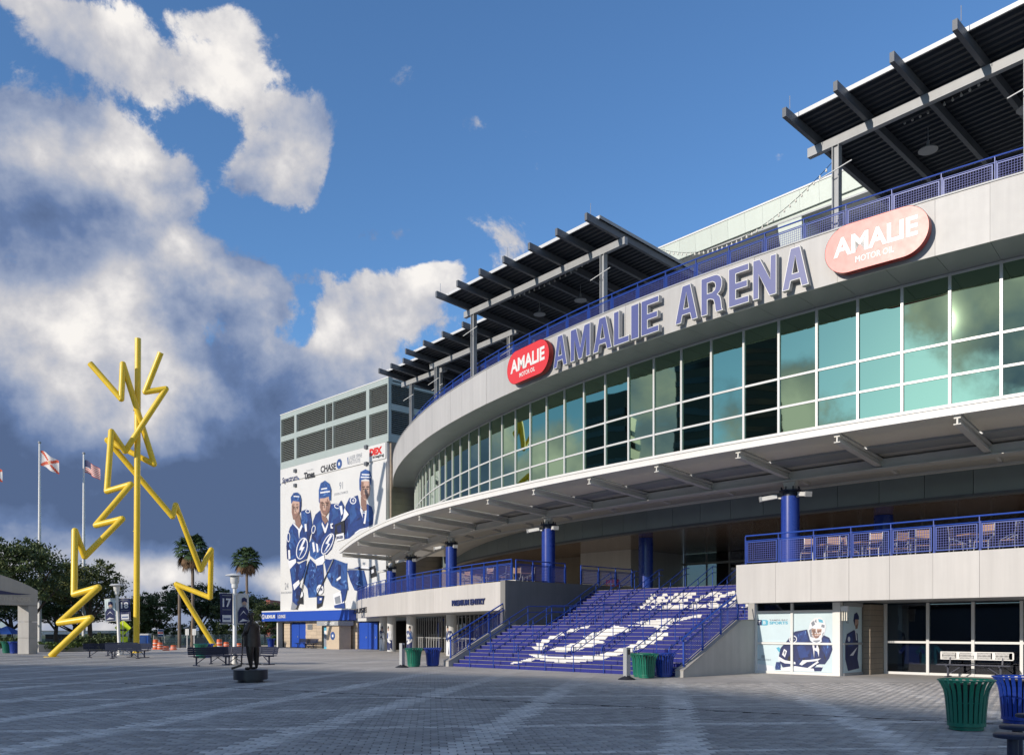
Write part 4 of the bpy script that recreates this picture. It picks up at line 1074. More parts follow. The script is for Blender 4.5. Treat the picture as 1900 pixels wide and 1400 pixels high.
shp1 = [('pblue', [(66, 680), (95, 590), (130, 545), (175, 600), (200, 560), (198, 440), (250, 420), (285, 450), (300, 560), (292, 640), (270, 690), (272, 800), (250, 880), (180, 908), (100, 905), (68, 880), (62, 760)]),
 ('pblue2', [(205, 470), (240, 440), (262, 520), (235, 600), (205, 580)]), ('pblue2', [(90, 640), (120, 600), (135, 700), (110, 800), (85, 760)]), ('pnavy', [(62, 760), (80, 700), (90, 860), (70, 880)]), ('pnavy', [(250, 640), (290, 600), (275, 690), (262, 760)]),
 ('pskin', [(112, 345), (185, 345), (190, 420), (180, 470), (150, 520), (125, 515), (112, 450)]), ('pskin2', [(140, 515), (185, 468), (200, 560), (180, 600), (150, 570)]), ('pskin2', [(112, 440), (150, 470), (180, 440), (180, 470), (150, 520), (125, 515)]), ('pskin2', [(118, 375), (140, 372), (140, 384), (120, 388)]), ('pskin2', [(152, 372), (176, 370), (174, 384), (154, 386)]),
 ('pblue2', [(103, 310), (130, 270), (165, 265), (190, 290), (200, 330), (200, 395), (186, 420), (184, 352), (125, 345), (108, 372)]), ('pwhite', [(130, 296), (182, 300), (184, 310), (132, 306)]), ('pnavy', [(186, 352), (200, 352), (196, 430), (182, 460)]),
 ('pwhite', [(130, 545), (182, 604), (205, 560), (214, 580), (188, 640), (182, 700), (172, 612), (126, 560)]), ('pwhite', ell(82, 680, 16, 46)), ('pblue', ell(82, 680, 11, 37)), ('pwhite', ell(262, 440, 22, 18)), ('pblue', ell(262, 440, 15, 12)),
 ('pwhite', ell(208, 785, 50, 104, .25)), ('pblue', ell(208, 785, 42, 95, .25)), ('pwhite', [(228, 690), (180, 800), (205, 800), (178, 875), (235, 770), (212, 772), (245, 700)]), ('pwhite', [(80, 800), (98, 800), (102, 880), (84, 886)]), ('pwhite', [(232, 560), (250, 555), (256, 625), (238, 630)]),
 ('pblue', [(92, 950), (150, 910), (180, 930), (250, 890), (240, 960), (210, 1060), (185, 1090), (178, 1200), (195, 1280), (170, 1320), (118, 1275), (120, 1160)]), ('pnavy', [(150, 930), (185, 940), (170, 1080), (150, 1140)]), ('pblue2', [(105, 980), (130, 960), (150, 1060), (125, 1090)]), ('pwhite', [(76, 905), (150, 880), (156, 912), (96, 978)]),
 ('pwhite', [(125, 1120), (180, 1075), (190, 1110), (137, 1172)]), ('pnavy', [(150, 1170), (190, 1140), (215, 1215), (190, 1260), (150, 1250)]), ('pwhite', ell(206, 1215, 13, 34)), ('pblack', [(180, 1262), (216, 1225), (218, 1302), (160, 1292)]), ('pgrey', [(118, 1275), (170, 1320), (140, 1350), (105, 1352)]), ('pblack', [(270, 905), (276, 905), (165, 1352), (155, 1352)])]
shp2 = [('pblue2', [(220, 1000), (280, 880), (330, 930), (348, 1100), (342, 1235), (265, 1240), (255, 1160), (215, 1100)]), ('pblue', [(280, 880), (330, 930), (346, 1080), (300, 1150), (270, 1050)]),
 ('pblue2', [(410, 900), (500, 880), (620, 925), (625, 1080), (636, 1170), (570, 1180), (480, 1130), (438, 1050)]), ('pblue', [(420, 880), (520, 900), (500, 1000), (440, 1020)]), ('pnavy', [(540, 930), (570, 940), (560, 1120), (540, 1080)]), ('pwhite', [(525, 1068), (563, 1040), (566, 1060), (528, 1088)]),
 ('pblue', [(308, 530), (330, 470), (375, 430), (400, 520), (450, 540), (462, 430), (470, 372), (530, 368), (572, 400), (592, 480), (580, 560), (520, 560), (508, 700), (480, 790), (430, 845), (400, 820), (340, 740), (300, 640)]),
 ('pblue2', [(340, 560), (380, 520), (400, 620), (350, 680)]), ('pblue2', [(480, 420), (530, 390), (545, 480), (500, 520)]), ('pnavy', [(470, 560), (510, 560), (500, 640), (478, 650)]), ('pnavy', [(300, 640), (340, 700), (330, 750), (290, 700)]),
 ('pblue2', [(298, 690), (345, 745), (412, 835), (404, 862), (330, 892), (280, 852), (275, 730)]), ('pwhite', [(300, 730), (318, 725), (330, 810), (312, 822)]), ('pwhite', [(335, 735), (352, 745), (360, 815), (345, 822)]),
 ('pwhite', [(325, 892), (412, 842), (416, 900), (382, 957), (340, 932)]), ('pblue', [(340, 945), (400, 930), (408, 1080), (402, 1190), (345, 1180), (340, 1050)]),
 ('pskin', [(372, 310), (455, 310), (470, 380), (460, 440), (420, 492), (385, 462), (370, 400)]), ('pskin2', [(440, 320), (468, 370), (460, 440), (425, 490), (430, 400)]), ('pskin2', [(385, 470), (430, 495), (446, 530), (422, 562), (395, 520)]), ('pskin2', [(382, 352), (405, 350), (404, 362), (384, 364)]), ('pskin2', [(420, 350), (446, 346), (446, 358), (422, 362)]),
 ('pblue2', [(362, 245), (380, 180), (420, 155), (460, 185), (477, 240), (474, 345), (458, 330), (455, 300), (420, 318), (372, 322), (372, 370), (362, 350)]), ('pwhite', [(385, 230), (440, 220), (440, 232), (386, 242)]), ('pwhite', [(376, 262), (466, 250), (466, 262), (378, 276)]),
 ('pwhite', [(394, 540), (422, 600), (448, 540), (452, 560), (428, 640), (416, 640), (390, 560)]), ('pwhite', ell(314, 608, 18, 40, .2)), ('pblue', ell(314, 608, 12, 31, .2)), ('pwhite', ell(530, 395, 26, 20, .6)), ('pblue', ell(530, 395, 19, 13, .6)),
 ('pwhite', [(470, 555), (495, 550), (495, 562), (482, 566), (484, 585), (496, 588), (494, 600), (474, 600)]), ('pwhite', ell(445, 742, 42, 108, .45)), ('pblue', ell(445, 742, 34, 98, .45)), ('pwhite', [(475, 650), (425, 740), (450, 745), (405, 832), (468, 745), (450, 735), (490, 665)]),
 ('pblue', [(545, 380), (570, 338), (600, 400), (602, 510), (560, 552), (552, 450)]), ('pwhite', [(556, 392), (580, 388), (588, 460), (572, 480)]), ('pwhite', [(602, 410), (642, 470), (602, 522), (560, 556), (590, 500)]), ('pblack', [(515, 562), (600, 522), (604, 650), (532, 722), (508, 650)]), ('pnavy', [(530, 580), (570, 560), (575, 640), (540, 640)]), ('pwhite', [(525, 657), (595, 640), (600, 700), (530, 720)]),
 ('pwhite', ell(376, 1165, 32, 46)), ('pblack', [(345, 1215), (412, 1222), (392, 1318), (345, 1342)]), ('pblue', [(350, 1225), (405, 1230), (388, 1290), (352, 1300)]), ('pwhite', [(372, 1245), (392, 1243), (390, 1262), (372, 1264)]),
 ('pwhite', [(495, 1210), (562, 1180), (602, 1290), (510, 1312)]), ('pgrey', [(510, 1240), (560, 1220), (570, 1290), (520, 1300)]), ('pblue', [(568, 1160), (628, 1160), (606, 1262), (580, 1290)]), ('pblue', [(505, 1312), (602, 1287), (606, 1340), (510, 1337)]), ('pblack', [(500, 882), (508, 884), (352, 1222), (342, 1220)]), ('pgrey', [(490, 890), (498, 892), (450, 1000), (440, 998)])]
shp3 = [('pblue', [(605, 390), (640, 318), (720, 290), (745, 400), (790, 430), (805, 368), (850, 400), (868, 470), (862, 560), (780, 600), (700, 640), (640, 690), (600, 700), (595, 560)]), ('pblue2', [(640, 420), (690, 380), (710, 480), (650, 560)]), ('pblue2', [(800, 440), (845, 420), (850, 520), (810, 540)]), ('pnavy', [(605, 480), (635, 520), (620, 640), (600, 640)]),
 ('pskin', [(745, 160), (825, 160), (836, 230), (830, 290), (800, 340), (770, 350), (745, 280)]), ('pskin2', [(745, 165), (775, 170), (770, 340), (748, 290)]), ('pskin2', [(748, 300), (800, 345), (802, 430), (770, 440), (748, 385)]), ('pskin2', [(765, 205), (788, 203), (788, 214), (766, 216)]), ('pskin2', [(800, 203), (824, 203), (822, 214), (802, 214)]), ('pskin2', [(775, 296), (812, 294), (810, 304), (777, 306)]),
 ('pblue2', [(733, 150), (745, 75), (790, 50), (835, 68), (848, 120), (845, 200), (836, 190), (828, 150), (790, 140), (752, 150), (748, 260), (735, 240)]), ('pwhite', [(757, 92), (832, 96), (832, 108), (757, 104)]), ('pwhite', [(748, 118), (842, 120), (842, 130), (748, 130)]),
 ('pwhite', [(745, 400), (770, 440), (802, 430), (800, 470), (790, 555), (775, 555), (765, 500), (742, 430)]), ('pblue', [(764, 460), (788, 462), (776, 540), (768, 540)]), ('pwhite', ell(676, 340, 30, 34)), ('pblue', ell(676, 340, 22, 25)), ('pwhite', [(690, 318), (664, 342), (680, 344), (666, 366), (692, 338), (678, 338)]), ('pwhite', [(690, 640), (740, 605), (800, 590), (802, 600), (745, 618), (700, 650)]),
 ('pblue', [(622, 990), (720, 955), (770, 950), (812, 1125), (742, 1182), (690, 1172), (650, 1085)]), ('pblue2', [(700, 970), (760, 955), (800, 1120), (760, 1140)]), ('pblue2', [(560, 925), (625, 920), (622, 1000), (600, 1070), (560, 1040)]), ('pcyan', [(580, 930), (620, 925), (618, 980), (586, 1000)]), ('pgrey', [(550, 968), (890, 974), (890, 992), (550, 980)]), ('pblack', [(720, 965), (890, 968), (890, 984), (722, 980)]), ('pwhite', [(745, 948), (830, 955), (828, 975), (748, 968)]), ('pblack', [(830, 960), (880, 940), (898, 1040), (840, 1062)]), ('pwhite', [(842, 985), (866, 975), (872, 1005), (848, 1018)])]
shp1 += face(150, 428, 72, 150); shp2 += face(420, 395, 88, 160); shp3 += face(792, 248, 84, 160)
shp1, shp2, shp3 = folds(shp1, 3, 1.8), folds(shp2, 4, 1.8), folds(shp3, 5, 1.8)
A3 = shp3; 
for sh_, lb__ in ((shp3, 'printed player at the right, turned to the front'), (shp2, 'printed player in the middle bending forward'), (shp1, 'printed player at the left holding a stick')):
    o = printed('player_print', ban, sh_, T5, PV - .03 - (.004 if sh_ is shp3 else .030 if sh_ is shp2 else .060), step=.0006); o['label'] = lb__
def tbox(mb, txt, tr_, xa, xb, ya, yb, v_, m, bold=.02):
    """text filling the drawing box, upright along u"""
    u0, z1 = tr_(xa, (ya + yb) / 2)[0], tr_((xa + xb) / 2, ya)[1]; u1, z0 = tr_(xb, (ya + yb) / 2)[0], tr_((xa + xb) / 2, yb)[1]
    text_into(mb, txt, m, lambda X, d, Z: (X, v_, Z), u0, u1, z0, z1, bold)
tm_ = MB(); tv_ = PV - .04
tbox(tm_, '91', T5, 548, 581, 168, 235, tv_, M_['pgrey'], .0); tbox(tm_, 'STEVEN STAMKOS', T5, 500, 628, 262, 284, tv_, M_['pgrey'], .0)
tbox(tm_, '24', T5, 42, 76, 1103, 1163, tv_, M_['pgrey'], .0); tbox(tm_, 'RYAN CALLAHAN', T5, 8, 106, 1184, 1203, tv_, M_['pgrey'], .0); tbox(tm_, 'BAUER', T5, 533, 590, 668, 695, PV - .13, M_['pnavy'], .03); tbox(tm_, 'CER', T5, 352, 402, 1152, 1178, PV - .13, M_['pnavy'], .03)
tm_.build('lettering', ban, fix=False)
sb2 = thing('wall_banner', 'narrow white banner of sponsor names above the three hockey players', 'banner', (-43, PV - .03, 15.8), frame='b')
MB().box(PU0 + .05, PU1 - .35, PV - .03, PV - .01, 15.85, 17.18, M_['vinyl']).build('banner_sheet', sb2)
T4 = lambda x, y: on_v(500 + x / 4.375, 680 + y / 4.375, PV - .035)
sm = MB()
tbox(sm, 'Spectrum', T4, 105, 228, 886, 942, tv_, M_['pnavy'], .03); tbox(sm, 'Tampa Bay', T4, 300, 358, 832, 846, tv_, M_['pgrey'], .0); tbox(sm, 'Times', T4, 280, 366, 850, 905, tv_, M_['pblack'], .05)
tbox(sm, 'CHASE', T4, 415, 540, 792, 848, tv_, M_['pblack'], .035); tbox(sm, 'LASER SPINE', T4, 646, 752, 712, 745, tv_, M_['pgrey'], .0); tbox(sm, 'INSTITUTE', T4, 646, 738, 752, 784, tv_, M_['pgrey'], .0)
tbox(sm, 'DEX', T4, 812, 915, 656, 716, tv_, M_['pred'], .08); tbox(sm, 'imaging', T4, 838, 930, 712, 742, tv_, M_['pblack'], .03)
sm.build('lettering', sb2, fix=False)
lo = MB(); cu_, cz_ = T4(566, 788); octagon(lo, cu_, tv_ - .002, cz_, .46, M_['pblue2'], M_['vinyl'])
q = [T4(*p) for p in [(230, 895), (242, 905), (232, 920)]]; lo.add([(u, tv_, z) for u, z in q], [(0, 1, 2)], M_['pblue2'])
q = [T4(*p) for p in [(632, 740), (638, 730), (642, 790), (636, 792)]]; lo.add([(u, tv_, z) for u, z in q], [(0, 1, 2, 3)], M_['pblue2'])
lo.build('emblem', sb2, fix=False)
for x, y in ((548, 873), (548, 900), (679.5, 829), (679.5, 860)):
    u, z = on_v(x, y, PV - .1); MB().box(u - .18, u + .18, PV - .22, PV - .032, z - .15, z + .15, M_['steeldk']).build('fixing_lamp', sb2)

# goalkeeper print on the poster window
gp = thing('window_print', 'print of a goalkeeper in a white mask on the windows right of the stairs', 'window print', (8, 4.59, 0), frame='b')
T7 = lambda x, y: on_v(1380 + x / 7.308, 1100 + y / 7.308, 4.597)
gs = [('pwhite', [(100, 940), (400, 985), (420, 1060), (110, 1060)]), ('pcyan', [(440, 740), (480, 725), (510, 780), (480, 800)]), ('pblue', [(425, 1000), (440, 930), (500, 930), (505, 1035), (430, 1035)]),
 ('pnavy', [(470, 880), (500, 740), (590, 640), (650, 550), (700, 515), (860, 490), (900, 640), (980, 700), (1050, 640), (1070, 560), (1160, 600), (1185, 660), (1205, 760), (1160, 880), (1100, 962), (1020, 960), (960, 1000), (1075, 1000), (1050, 1056), (960, 1056), (900, 1020), (560, 1040), (520, 990)]),
 ('pblue', [(690, 560), (840, 500), (880, 640), (760, 680), (690, 640)]), ('pblue', [(1080, 600), (1150, 620), (1180, 760), (1120, 860), (1060, 760)]), ('pblue', [(720, 720), (820, 700), (880, 860), (760, 880)]), ('pwhite', ell(668, 620, 55, 52)), ('pnavy', ell(668, 620, 44, 40)), ('pwhite', [(690, 590), (645, 625), (668, 628), (640, 655), (695, 622), (670, 618)]),
 ('pwhite', [(520, 830), (548, 750), (588, 780), (560, 868)]), ('pgrey', [(540, 800), (556, 775), (572, 790), (556, 838)]), ('pwhite', [(470, 850), (560, 905), (700, 930), (705, 960), (560, 948), (468, 905)]), ('pwhite', [(500, 1010), (640, 990), (700, 985), (860, 1010), (950, 1020), (960, 1056), (510, 1045)]),
 ('pwhite', [(755, 960), (800, 905), (900, 900), (1050, 880), (1000, 915), (860, 930), (790, 975)]), ('pwhite', [(830, 1035), (1005, 915), (1020, 935), (860, 1045)]), ('pwhite', [(990, 965), (1070, 985), (1068, 1005), (985, 985)]), ('pwhite', [(930, 700), (1000, 690), (1025, 760), (1020, 860), (1000, 790), (960, 770), (955, 880), (945, 780)]), ('pnavy', [(958, 700), (990, 700), (985, 740), (962, 740)]),
 ('pwhite', [(878, 490), (905, 390), (960, 335), (1040, 325), (1100, 370), (1117, 450), (1100, 540), (1055, 610), (1060, 650), (990, 700), (920, 650), (885, 570)]), ('pgrey', [(885, 500), (930, 470), (960, 480), (950, 600), (905, 590)]), ('pskin', [(920, 480), (1060, 480), (1050, 560), (985, 620), (930, 580)]), ('pskin2', [(925, 490), (975, 485), (970, 520), (930, 520)]), ('pskin2', [(1000, 500), (1055, 492), (1050, 525), (1005, 525)]),
 ('pcyan', [(1010, 345), (1070, 360), (1080, 400), (1020, 390)]), ('pgrey', [(915, 400), (950, 370), (970, 420), (930, 450)]), ('pgrey', [(1060, 420), (1100, 430), (1095, 470), (1050, 455)]), ('pgrey', [(1070, 540), (1095, 520), (1060, 600)]), ('pgrey', [(960, 380), (985, 350), (990, 400)]), ('pwhite', [(980, 480), (992, 480), (990, 620), (980, 620)]), ('pwhite', [(920, 535), (1060, 530), (1060, 540), (920, 545)]), ('pwhite', [(930, 570), (1045, 566), (1045, 576), (930, 580)]), ('pgrey', [(940, 640), (1040, 630), (1030, 650), (990, 670), (950, 655)])]
gs += face(990, 545, 110, 130)
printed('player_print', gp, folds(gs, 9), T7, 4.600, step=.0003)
gt_ = MB()
P_ = [(210, 360), (245, 360), (245, 432), (200, 432)] ; q = [T7(*p) for p in ell(200, 396, 36, 36)[:]] ; gt_.add([(u, 4.593, z) for u, z in q], [tuple(range(len(q)))], M_['pnavy'])
q = [T7(*p) for p in [(200, 360), (245, 360), (245, 432), (200, 432)]]; gt_.add([(u, 4.5925, z) for u, z in q], [(0, 1, 2, 3)], M_['pnavy'])
q = [T7(*p) for p in [(246, 360), (315, 360), (330, 375), (330, 420), (315, 434), (246, 434)]]; gt_.add([(u, 4.5925, z) for u, z in q], [tuple(range(6))], M_['pcyan'])
tbox(gt_, 'T', T7, 190, 228, 374, 418, 4.591, M_['pwhite'], .05); tbox(gt_, 'B', T7, 262, 300, 374, 418, 4.591, M_['vinylb'], .05)
tbox(gt_, 'TAMPA BAY', T7, 348, 600, 352, 372, 4.592, M_['pgrey'], .02); tbox(gt_, 'SPORTS', T7, 348, 600, 380, 420, 4.592, M_['pcyan'], .04)
tbox(gt_, '88', T7, 240, 287, 836, 880, 4.592, M_['pgrey'], .0); tbox(gt_, 'ANDREI VASILEVSKIY', T7, 155, 370, 888, 910, 4.592, M_['pgrey'], .0)
gt_.build('lettering', gp, fix=False)
# narrow print on the side pane
sp_ = thing('window_print', 'narrow print of a helmeted player on the shaded side pane', 'window print', (9.93, 5.5, 0), frame='b')
def T8(x, y):                                          # drawing 0..1 x 0..1 -> side pane
    return (4.8 + x * 1.45, .12 + (1 - y) * 2.4)
ss_ = MB()
for i, (mk, P_) in enumerate([('pnavy', [(.05, .55), (.15, .42), (.55, .36), (.75, .42), (.8, .60), (.75, .8), (.85, .95), (.2, .98), (.05, .8)]), ('pblue', [(.15, .45), (.45, .40), (.5, .6), (.2, .62)]), ('pwhite', [(.3, .75), (.6, .66), (.75, .62), (.5, .75)]),
    ('pskin', ell(.68, .24, .12, .085)), ('pskin2', [(.62, .30), (.78, .26), (.74, .34), (.62, .35)]), ('pnavy', [(.5, .22), (.55, .12), (.7, .09), (.82, .15), (.83, .2), (.6, .2), (.58, .3)]), ('pwhite', ell(.25, .5, .07, .04)), ('pwhite', [(.6, .38), (.66, .38), (.72, .52), (.66, .52)])]):
    q = [T8(*p) for p in P_]; ss_.add([(9.924 + .001 * i, a, z) for a, z in q], [tuple(range(len(q)))], M_[mk])
ss_.build('player_print', sp_, fix=False)
st_ = MB(); text_into(st_, '22', M_['pgrey'], lambda X, d, Z: (9.926, X, Z), 4.95, 5.15, 1.9, 2.1, .0); st_.build('lettering', sp_, fix=False)
# pillars wrapped in player prints under the left terrace
def wrapped(label, t, pal, flip):
    u, v = arc(CC, RI, R1(t)); p = thing('wrapped_pillar', label, 'pillar', (u, v, 0), frame='b', group='round pillars wrapped in player prints')
    MB().lathe([(.34, 0), (.34, ZF0 + .0)], M_['vinyl'], (u, v, 0), 28).build('pillar', p, smooth=True)
    def onp(s_, z, k): a = -pi / 2 + s_ * (-1 if flip else 1) + .35; r = .344 + .0015 * k; return (u + r * cos(a), v + r * sin(a), z)
    mb = MB()
    for k, (mk, P_) in enumerate(pal):
        n = len(P_); c = (sum(x for x, _ in P_) / n, sum(z for _, z in P_) / n)
        # curved patch: fan with subdivided rim
        rim = []
        for i in range(n):
            x0, z0 = P_[i]; x1, z1 = P_[(i + 1) % n]
            for j in range(3): rim.append((x0 + (x1 - x0) * j / 3, z0 + (z1 - z0) * j / 3))
        mid = [((x + c[0]) / 2, (z + c[1]) / 2) for x, z in rim]; m_ = len(rim)
        vs = [onp(x, z, k) for x, z in rim + mid] + [onp(c[0], c[1], k)]
        mb.add(vs, [(i, (i + 1) % m_, m_ + (i + 1) % m_, m_ + i) for i in range(m_)] + [(m_ + i, m_ + (i + 1) % m_, 2 * m_) for i in range(m_)], M_[mk])
    mb.build('player_print', p, fix=False)
def pal(j1, j2, leg): return [(j1, [(-.9, .9), (-.95, 1.35), (-.5, 1.6), (.5, 1.6), (.95, 1.3), (.8, .85)]), (j2, [(-.8, 1.0), (-.6, 1.45), (-.2, 1.4), (-.3, 1.0)]), (leg, [(-.7, .1), (-.8, .9), (.7, .9), (.75, .1)]), ('pnavy', [(-.1, .1), (0, .6), (.1, .1)]), ('pskin', ell(-.25, 1.72, .22, .17)), ('pblack', [(-.5, 1.75), (-.4, 1.95), (-.1, 1.95), (.0, 1.78)]), ('pwhite', [(-.2, 1.5), (.0, 1.2), (.2, 1.5), (.05, 1.1)]), ('pwhite', ell(.5, 1.35, .14, .1)), ('pwhite', [(-.4, .75), (-.1, .95), (.5, .7), (.2, .62)])]
wrapped('pillar print with a dark blue player, nearest the staircase', -15.08, pal('pnavy', 'pblue', 'pwhite'), False)
wrapped('pillar print with a bright blue sleeved player, behind the green bin', -19.3, pal('pblue', 'pblue2', 'pnavy'), True)
wrapped('pillar print in a white jersey, third from the staircase', -22.3, pal('pwhite', 'pblue', 'pnavy'), False)
wrapped('half-hidden dark pillar print beside the blue doors', -23.9, pal('pnavy', 'pwhite', 'pwhite'), True)
# tube light made up in place of a small sign at the shop corner
lp_ = thing('sign_stand_in', 'made-up tube light in place of a small sign at the poster window corner', 'lamp', (10.0, 4.6, 2.0), frame='b')
MB().box(9.92, 10.18, 4.50, 4.62, 2.32, 2.5, M_['pwhite']).build('sign_box', lp_)
for k in range(3): MB().tube([(9.97 + .08 * k, 4.54, 1.98), (9.97 + .08 * k, 4.54, 2.31)], .022, M_['brass'], 8).build('glass_tube', lp_)

# ---------------------------------------------------------------- ground
NA = (-.094, .9956); EA = (.9956, .094)                # paver rows
NBv = (cos(radians(10)), -sin(radians(10)))
def band(x, y):
    a = (NA[0] * x + NA[1] * y - 11.55) / 3.28; b = (NBv[0] * x + NBv[1] * y - .3) / 3.07
    da = abs(a - round(a)) * 3.28; db_ = abs(b - round(b)) * 3.07
    return da < .12 or db_ < .30
def paving_mat(name, shaded_noise=True, near=False):
    m = bpy.data.materials.new(name); m.use_nodes = True; nt = m.node_tree; h = G(nt); b = nt.nodes['Principled BSDF']
    pos = h.n('ShaderNodeNewGeometry').outputs['Position']
    if near:
        at_ = h.n('ShaderNodeAttribute', attribute_name='tone', attribute_type='GEOMETRY'); tone = at_.outputs['Fac']
        oi = h.n('ShaderNodeAttribute', attribute_name='tone', attribute_type='OBJECT').outputs['Fac']
        tone = h.m('ADD', tone, oi)
        base = h.mix(h.ss(tone, .6, .7), (.315, .308, .295, 1), (.52, .51, .485, 1))
        vr = h.m('MULTIPLY_ADD', h.m('FRACT', h.m('MULTIPLY', tone, 10.0)), .42, .80)
    else:
        a = h.v('DOT_PRODUCT', pos, (NA[0] / 3.28, NA[1] / 3.28, 0)); a = h.m('SUBTRACT', a, 11.55 / 3.28)
        q = h.v('DOT_PRODUCT', pos, (NBv[0] / 3.07, NBv[1] / 3.07, 0)); q = h.m('SUBTRACT', q, .3 / 3.07)
        dd = lambda v: h.m('ABSOLUTE', h.m('SUBTRACT', v, h.m('ROUND', v)))
        f = h.m('MAXIMUM', h.m('LESS_THAN', dd(a), .12 / 3.28), h.m('LESS_THAN', dd(q), .30 / 3.07))
        base = h.mix(f, (.315, .308, .295, 1), (.49, .48, .455, 1))
        br = h.n('ShaderNodeTexBrick'); br.inputs['Scale'].default_value = 1.0; br.inputs['Brick Width'].default_value = .24; br.inputs['Row Height'].default_value = .16; br.inputs['Mortar Size'].default_value = .010
        br.inputs['Color1'].default_value = (1.12, 1.12, 1.12, 1); br.inputs['Color2'].default_value = (.84, .84, .84, 1); br.inputs['Mortar'].default_value = (.42, .42, .42, 1)
        rot = h.n('ShaderNodeVectorRotate', rotation_type='Z_AXIS'); nt.links.new(pos, rot.inputs['Vector']); rot.inputs['Angle'].default_value = -atan2(.094, .9956)
        nt.links.new(rot.outputs[0], br.inputs['Vector'])
        base = h.mix(1.0, base, br.outputs[0], 'MULTIPLY'); vr = 1.0
    big = h.noise(pos, .22, 5, .6); fine = h.noise(pos, 2.6, 6, .7); grit = h.noise(pos, 60, 3, .7)
    stain = h.ss(h.noise(pos, .9, 5, .65, .6), .56, .70)
    vo = h.n('ShaderNodeTexVoronoi'); nt.links.new(pos, vo.inputs['Vector']); vo.inputs['Scale'].default_value = 1.7; gum = h.ss(vo.outputs['Distance'], .055, .03)
    k = h.m('MULTIPLY', h.m('MULTIPLY_ADD', big, 1.0, .5), h.m('MULTIPLY_ADD', fine, .5, .75))
    k = h.m('MULTIPLY', k, h.m('MULTIPLY_ADD', grit, .3, .85)); k = h.m('MULTIPLY', k, h.m('MULTIPLY_ADD', stain, -.16, 1.0)); k = h.m('MULTIPLY', k, h.m('MULTIPLY_ADD', gum, -.35, 1.0)); k = h.m('MULTIPLY', k, vr)
    # sunlight painted into the paving: lighter and warmer colour towards the building
    sun_tint = h.ss(h.v('DOT_PRODUCT', pos, (.717 / 12, .697 / 12, 0)), 1.25, 1.95)
    base = h.mix(h.m('MULTIPLY', sun_tint, .75), base, (.56, .51, .45, 1))
    nt.links.new(h.v('SCALE', base, sc=k), b.inputs['Base Color']); b.inputs['Roughness'].default_value = .78
    bn = h.n('ShaderNodeBump'); bn.inputs['Strength'].default_value = .35; bn.inputs['Distance'].default_value = .01
    nt.links.new(grit, bn.inputs['Height']); nt.links.new(bn.outputs[0], b.inputs['Normal'])
    MATS[name] = m; return m
PAVF, PAVN = paving_mat('plaza_paving_far'), paving_mat('plaza_paver', near=True)
plaza = MB().add([(-95, -60, -.0), (60, -60, 0), (60, 79, 0), (-95, 79, 0)], [(0, 1, 2, 3)], PAVF)
# the far sheet leaves out the field that is laid paver by paver
PW, PH = .24, .16
YN0, YN1 = 9.0, 27.0
def in_field(x, y):
    return YN0 <= y <= YN1 and abs(x) < .60 * y + 2.0
fx = .60
corners = [(-fx * YN0 - 2.2, YN0), (fx * YN0 + 2.2, YN0), (fx * YN1 + 2.2, YN1), (-fx * YN1 - 2.2, YN1)]
pl_ = MB(); o4 = [(-95, -60), (60, -60), (60, 79), (-95, 79)]
vs = [(x, y, 0) for x, y in o4] + [(x, y, 0) for x, y in corners]
pl_.add(vs, [(0, 1, 5, 4), (1, 2, 6, 5), (2, 3, 7, 6), (3, 0, 4, 7)], PAVF)
plaza = pl_.build('plaza_paving', fix=False); tag(plaza, kind='structure', label='grey paved plaza with lighter crossing bands')
joint = mat('joint_sand', (.045, .045, .045), .95, 0, .3, 20)
MB().add([(x, y, -.012) for x, y in [(-fx * YN0 - 2.6, YN0 - .3), (fx * YN0 + 2.6, YN0 - .3), (fx * YN1 + 2.6, YN1 + .3), (-fx * YN1 - 2.6, YN1 + .3)]], [(0, 1, 2, 3)], joint).build('joint_bed', plaza, fix=False)
rng = np.random.RandomState(5)
def drain_d(x, y):                                     # distance from the slot drain
    ax, ay, bx_, by = -18.0, 30.3, 8.95, 14.95
    L = math.hypot(bx_ - ax, by - ay); return abs((x - ax) * (by - ay) - (y - ay) * (bx_ - ax)) / L
cells = []
for j in range(int(6.0 / PH), int(32.0 / PH)):
    for i in range(-110, 110):
        e = (i + .5 * (j % 2)) * PW; n_ = j * PH
        x = EA[0] * e + NA[0] * n_; y = EA[1] * e + NA[1] * n_
        if in_field(x, y) and drain_d(x, y) > .03: cells.append((x, y))
def vis(c): return abs(c[0]) < .594 * c[1] and c[1] > 11.38
cells.sort(key=lambda c: (not vis(c), c[1] + abs(c[0]) * .02))
g_ = .006; hw_, hh_ = PW / 2 - g_, PH / 2 - g_; cf = .008
lp8 = [(-hw_, -hh_, -.012), (hw_, -hh_, -.012), (hw_, hh_, -.012), (-hw_, hh_, -.012), (-hw_ + cf, -hh_ + cf, 0), (hw_ - cf, -hh_ + cf, 0), (hw_ - cf, hh_ - cf, 0), (-hw_ + cf, hh_ - cf, 0)]
pf = [(4, 5, 6, 7), (0, 1, 5, 4), (1, 2, 6, 5), (2, 3, 7, 6), (3, 0, 4, 7)]
pme = MB().add(lp8, pf, PAVN).mesh('paver')
rzp = atan2(EA[1], EA[0])
for x, y in cells[:300]:
    o = place(pme, 'paver', plaza, (x, y, rng.uniform(-.0025, .002)), rzp)
    o['tone'] = float((.7 if band(x, y) else .0) + rng.uniform(0, .099))
rest = np.array(cells[300:]); N = len(rest)
ca, sa = cos(rzp), sin(rzp); L8 = np.array(lp8); R_ = np.stack([L8[:, 0] * ca - L8[:, 1] * sa, L8[:, 0] * sa + L8[:, 1] * ca, L8[:, 2]], 1)
Vp = np.repeat(R_[None], N, 0); Vp[:, :, 0] += rest[:, 0:1]; Vp[:, :, 1] += rest[:, 1:2]; Vp[:, :, 2] += rng.uniform(-.0025, .002, (N, 1))
Vp[:, 4:, 2] += rng.uniform(-.0012, .0012, (N, 4))
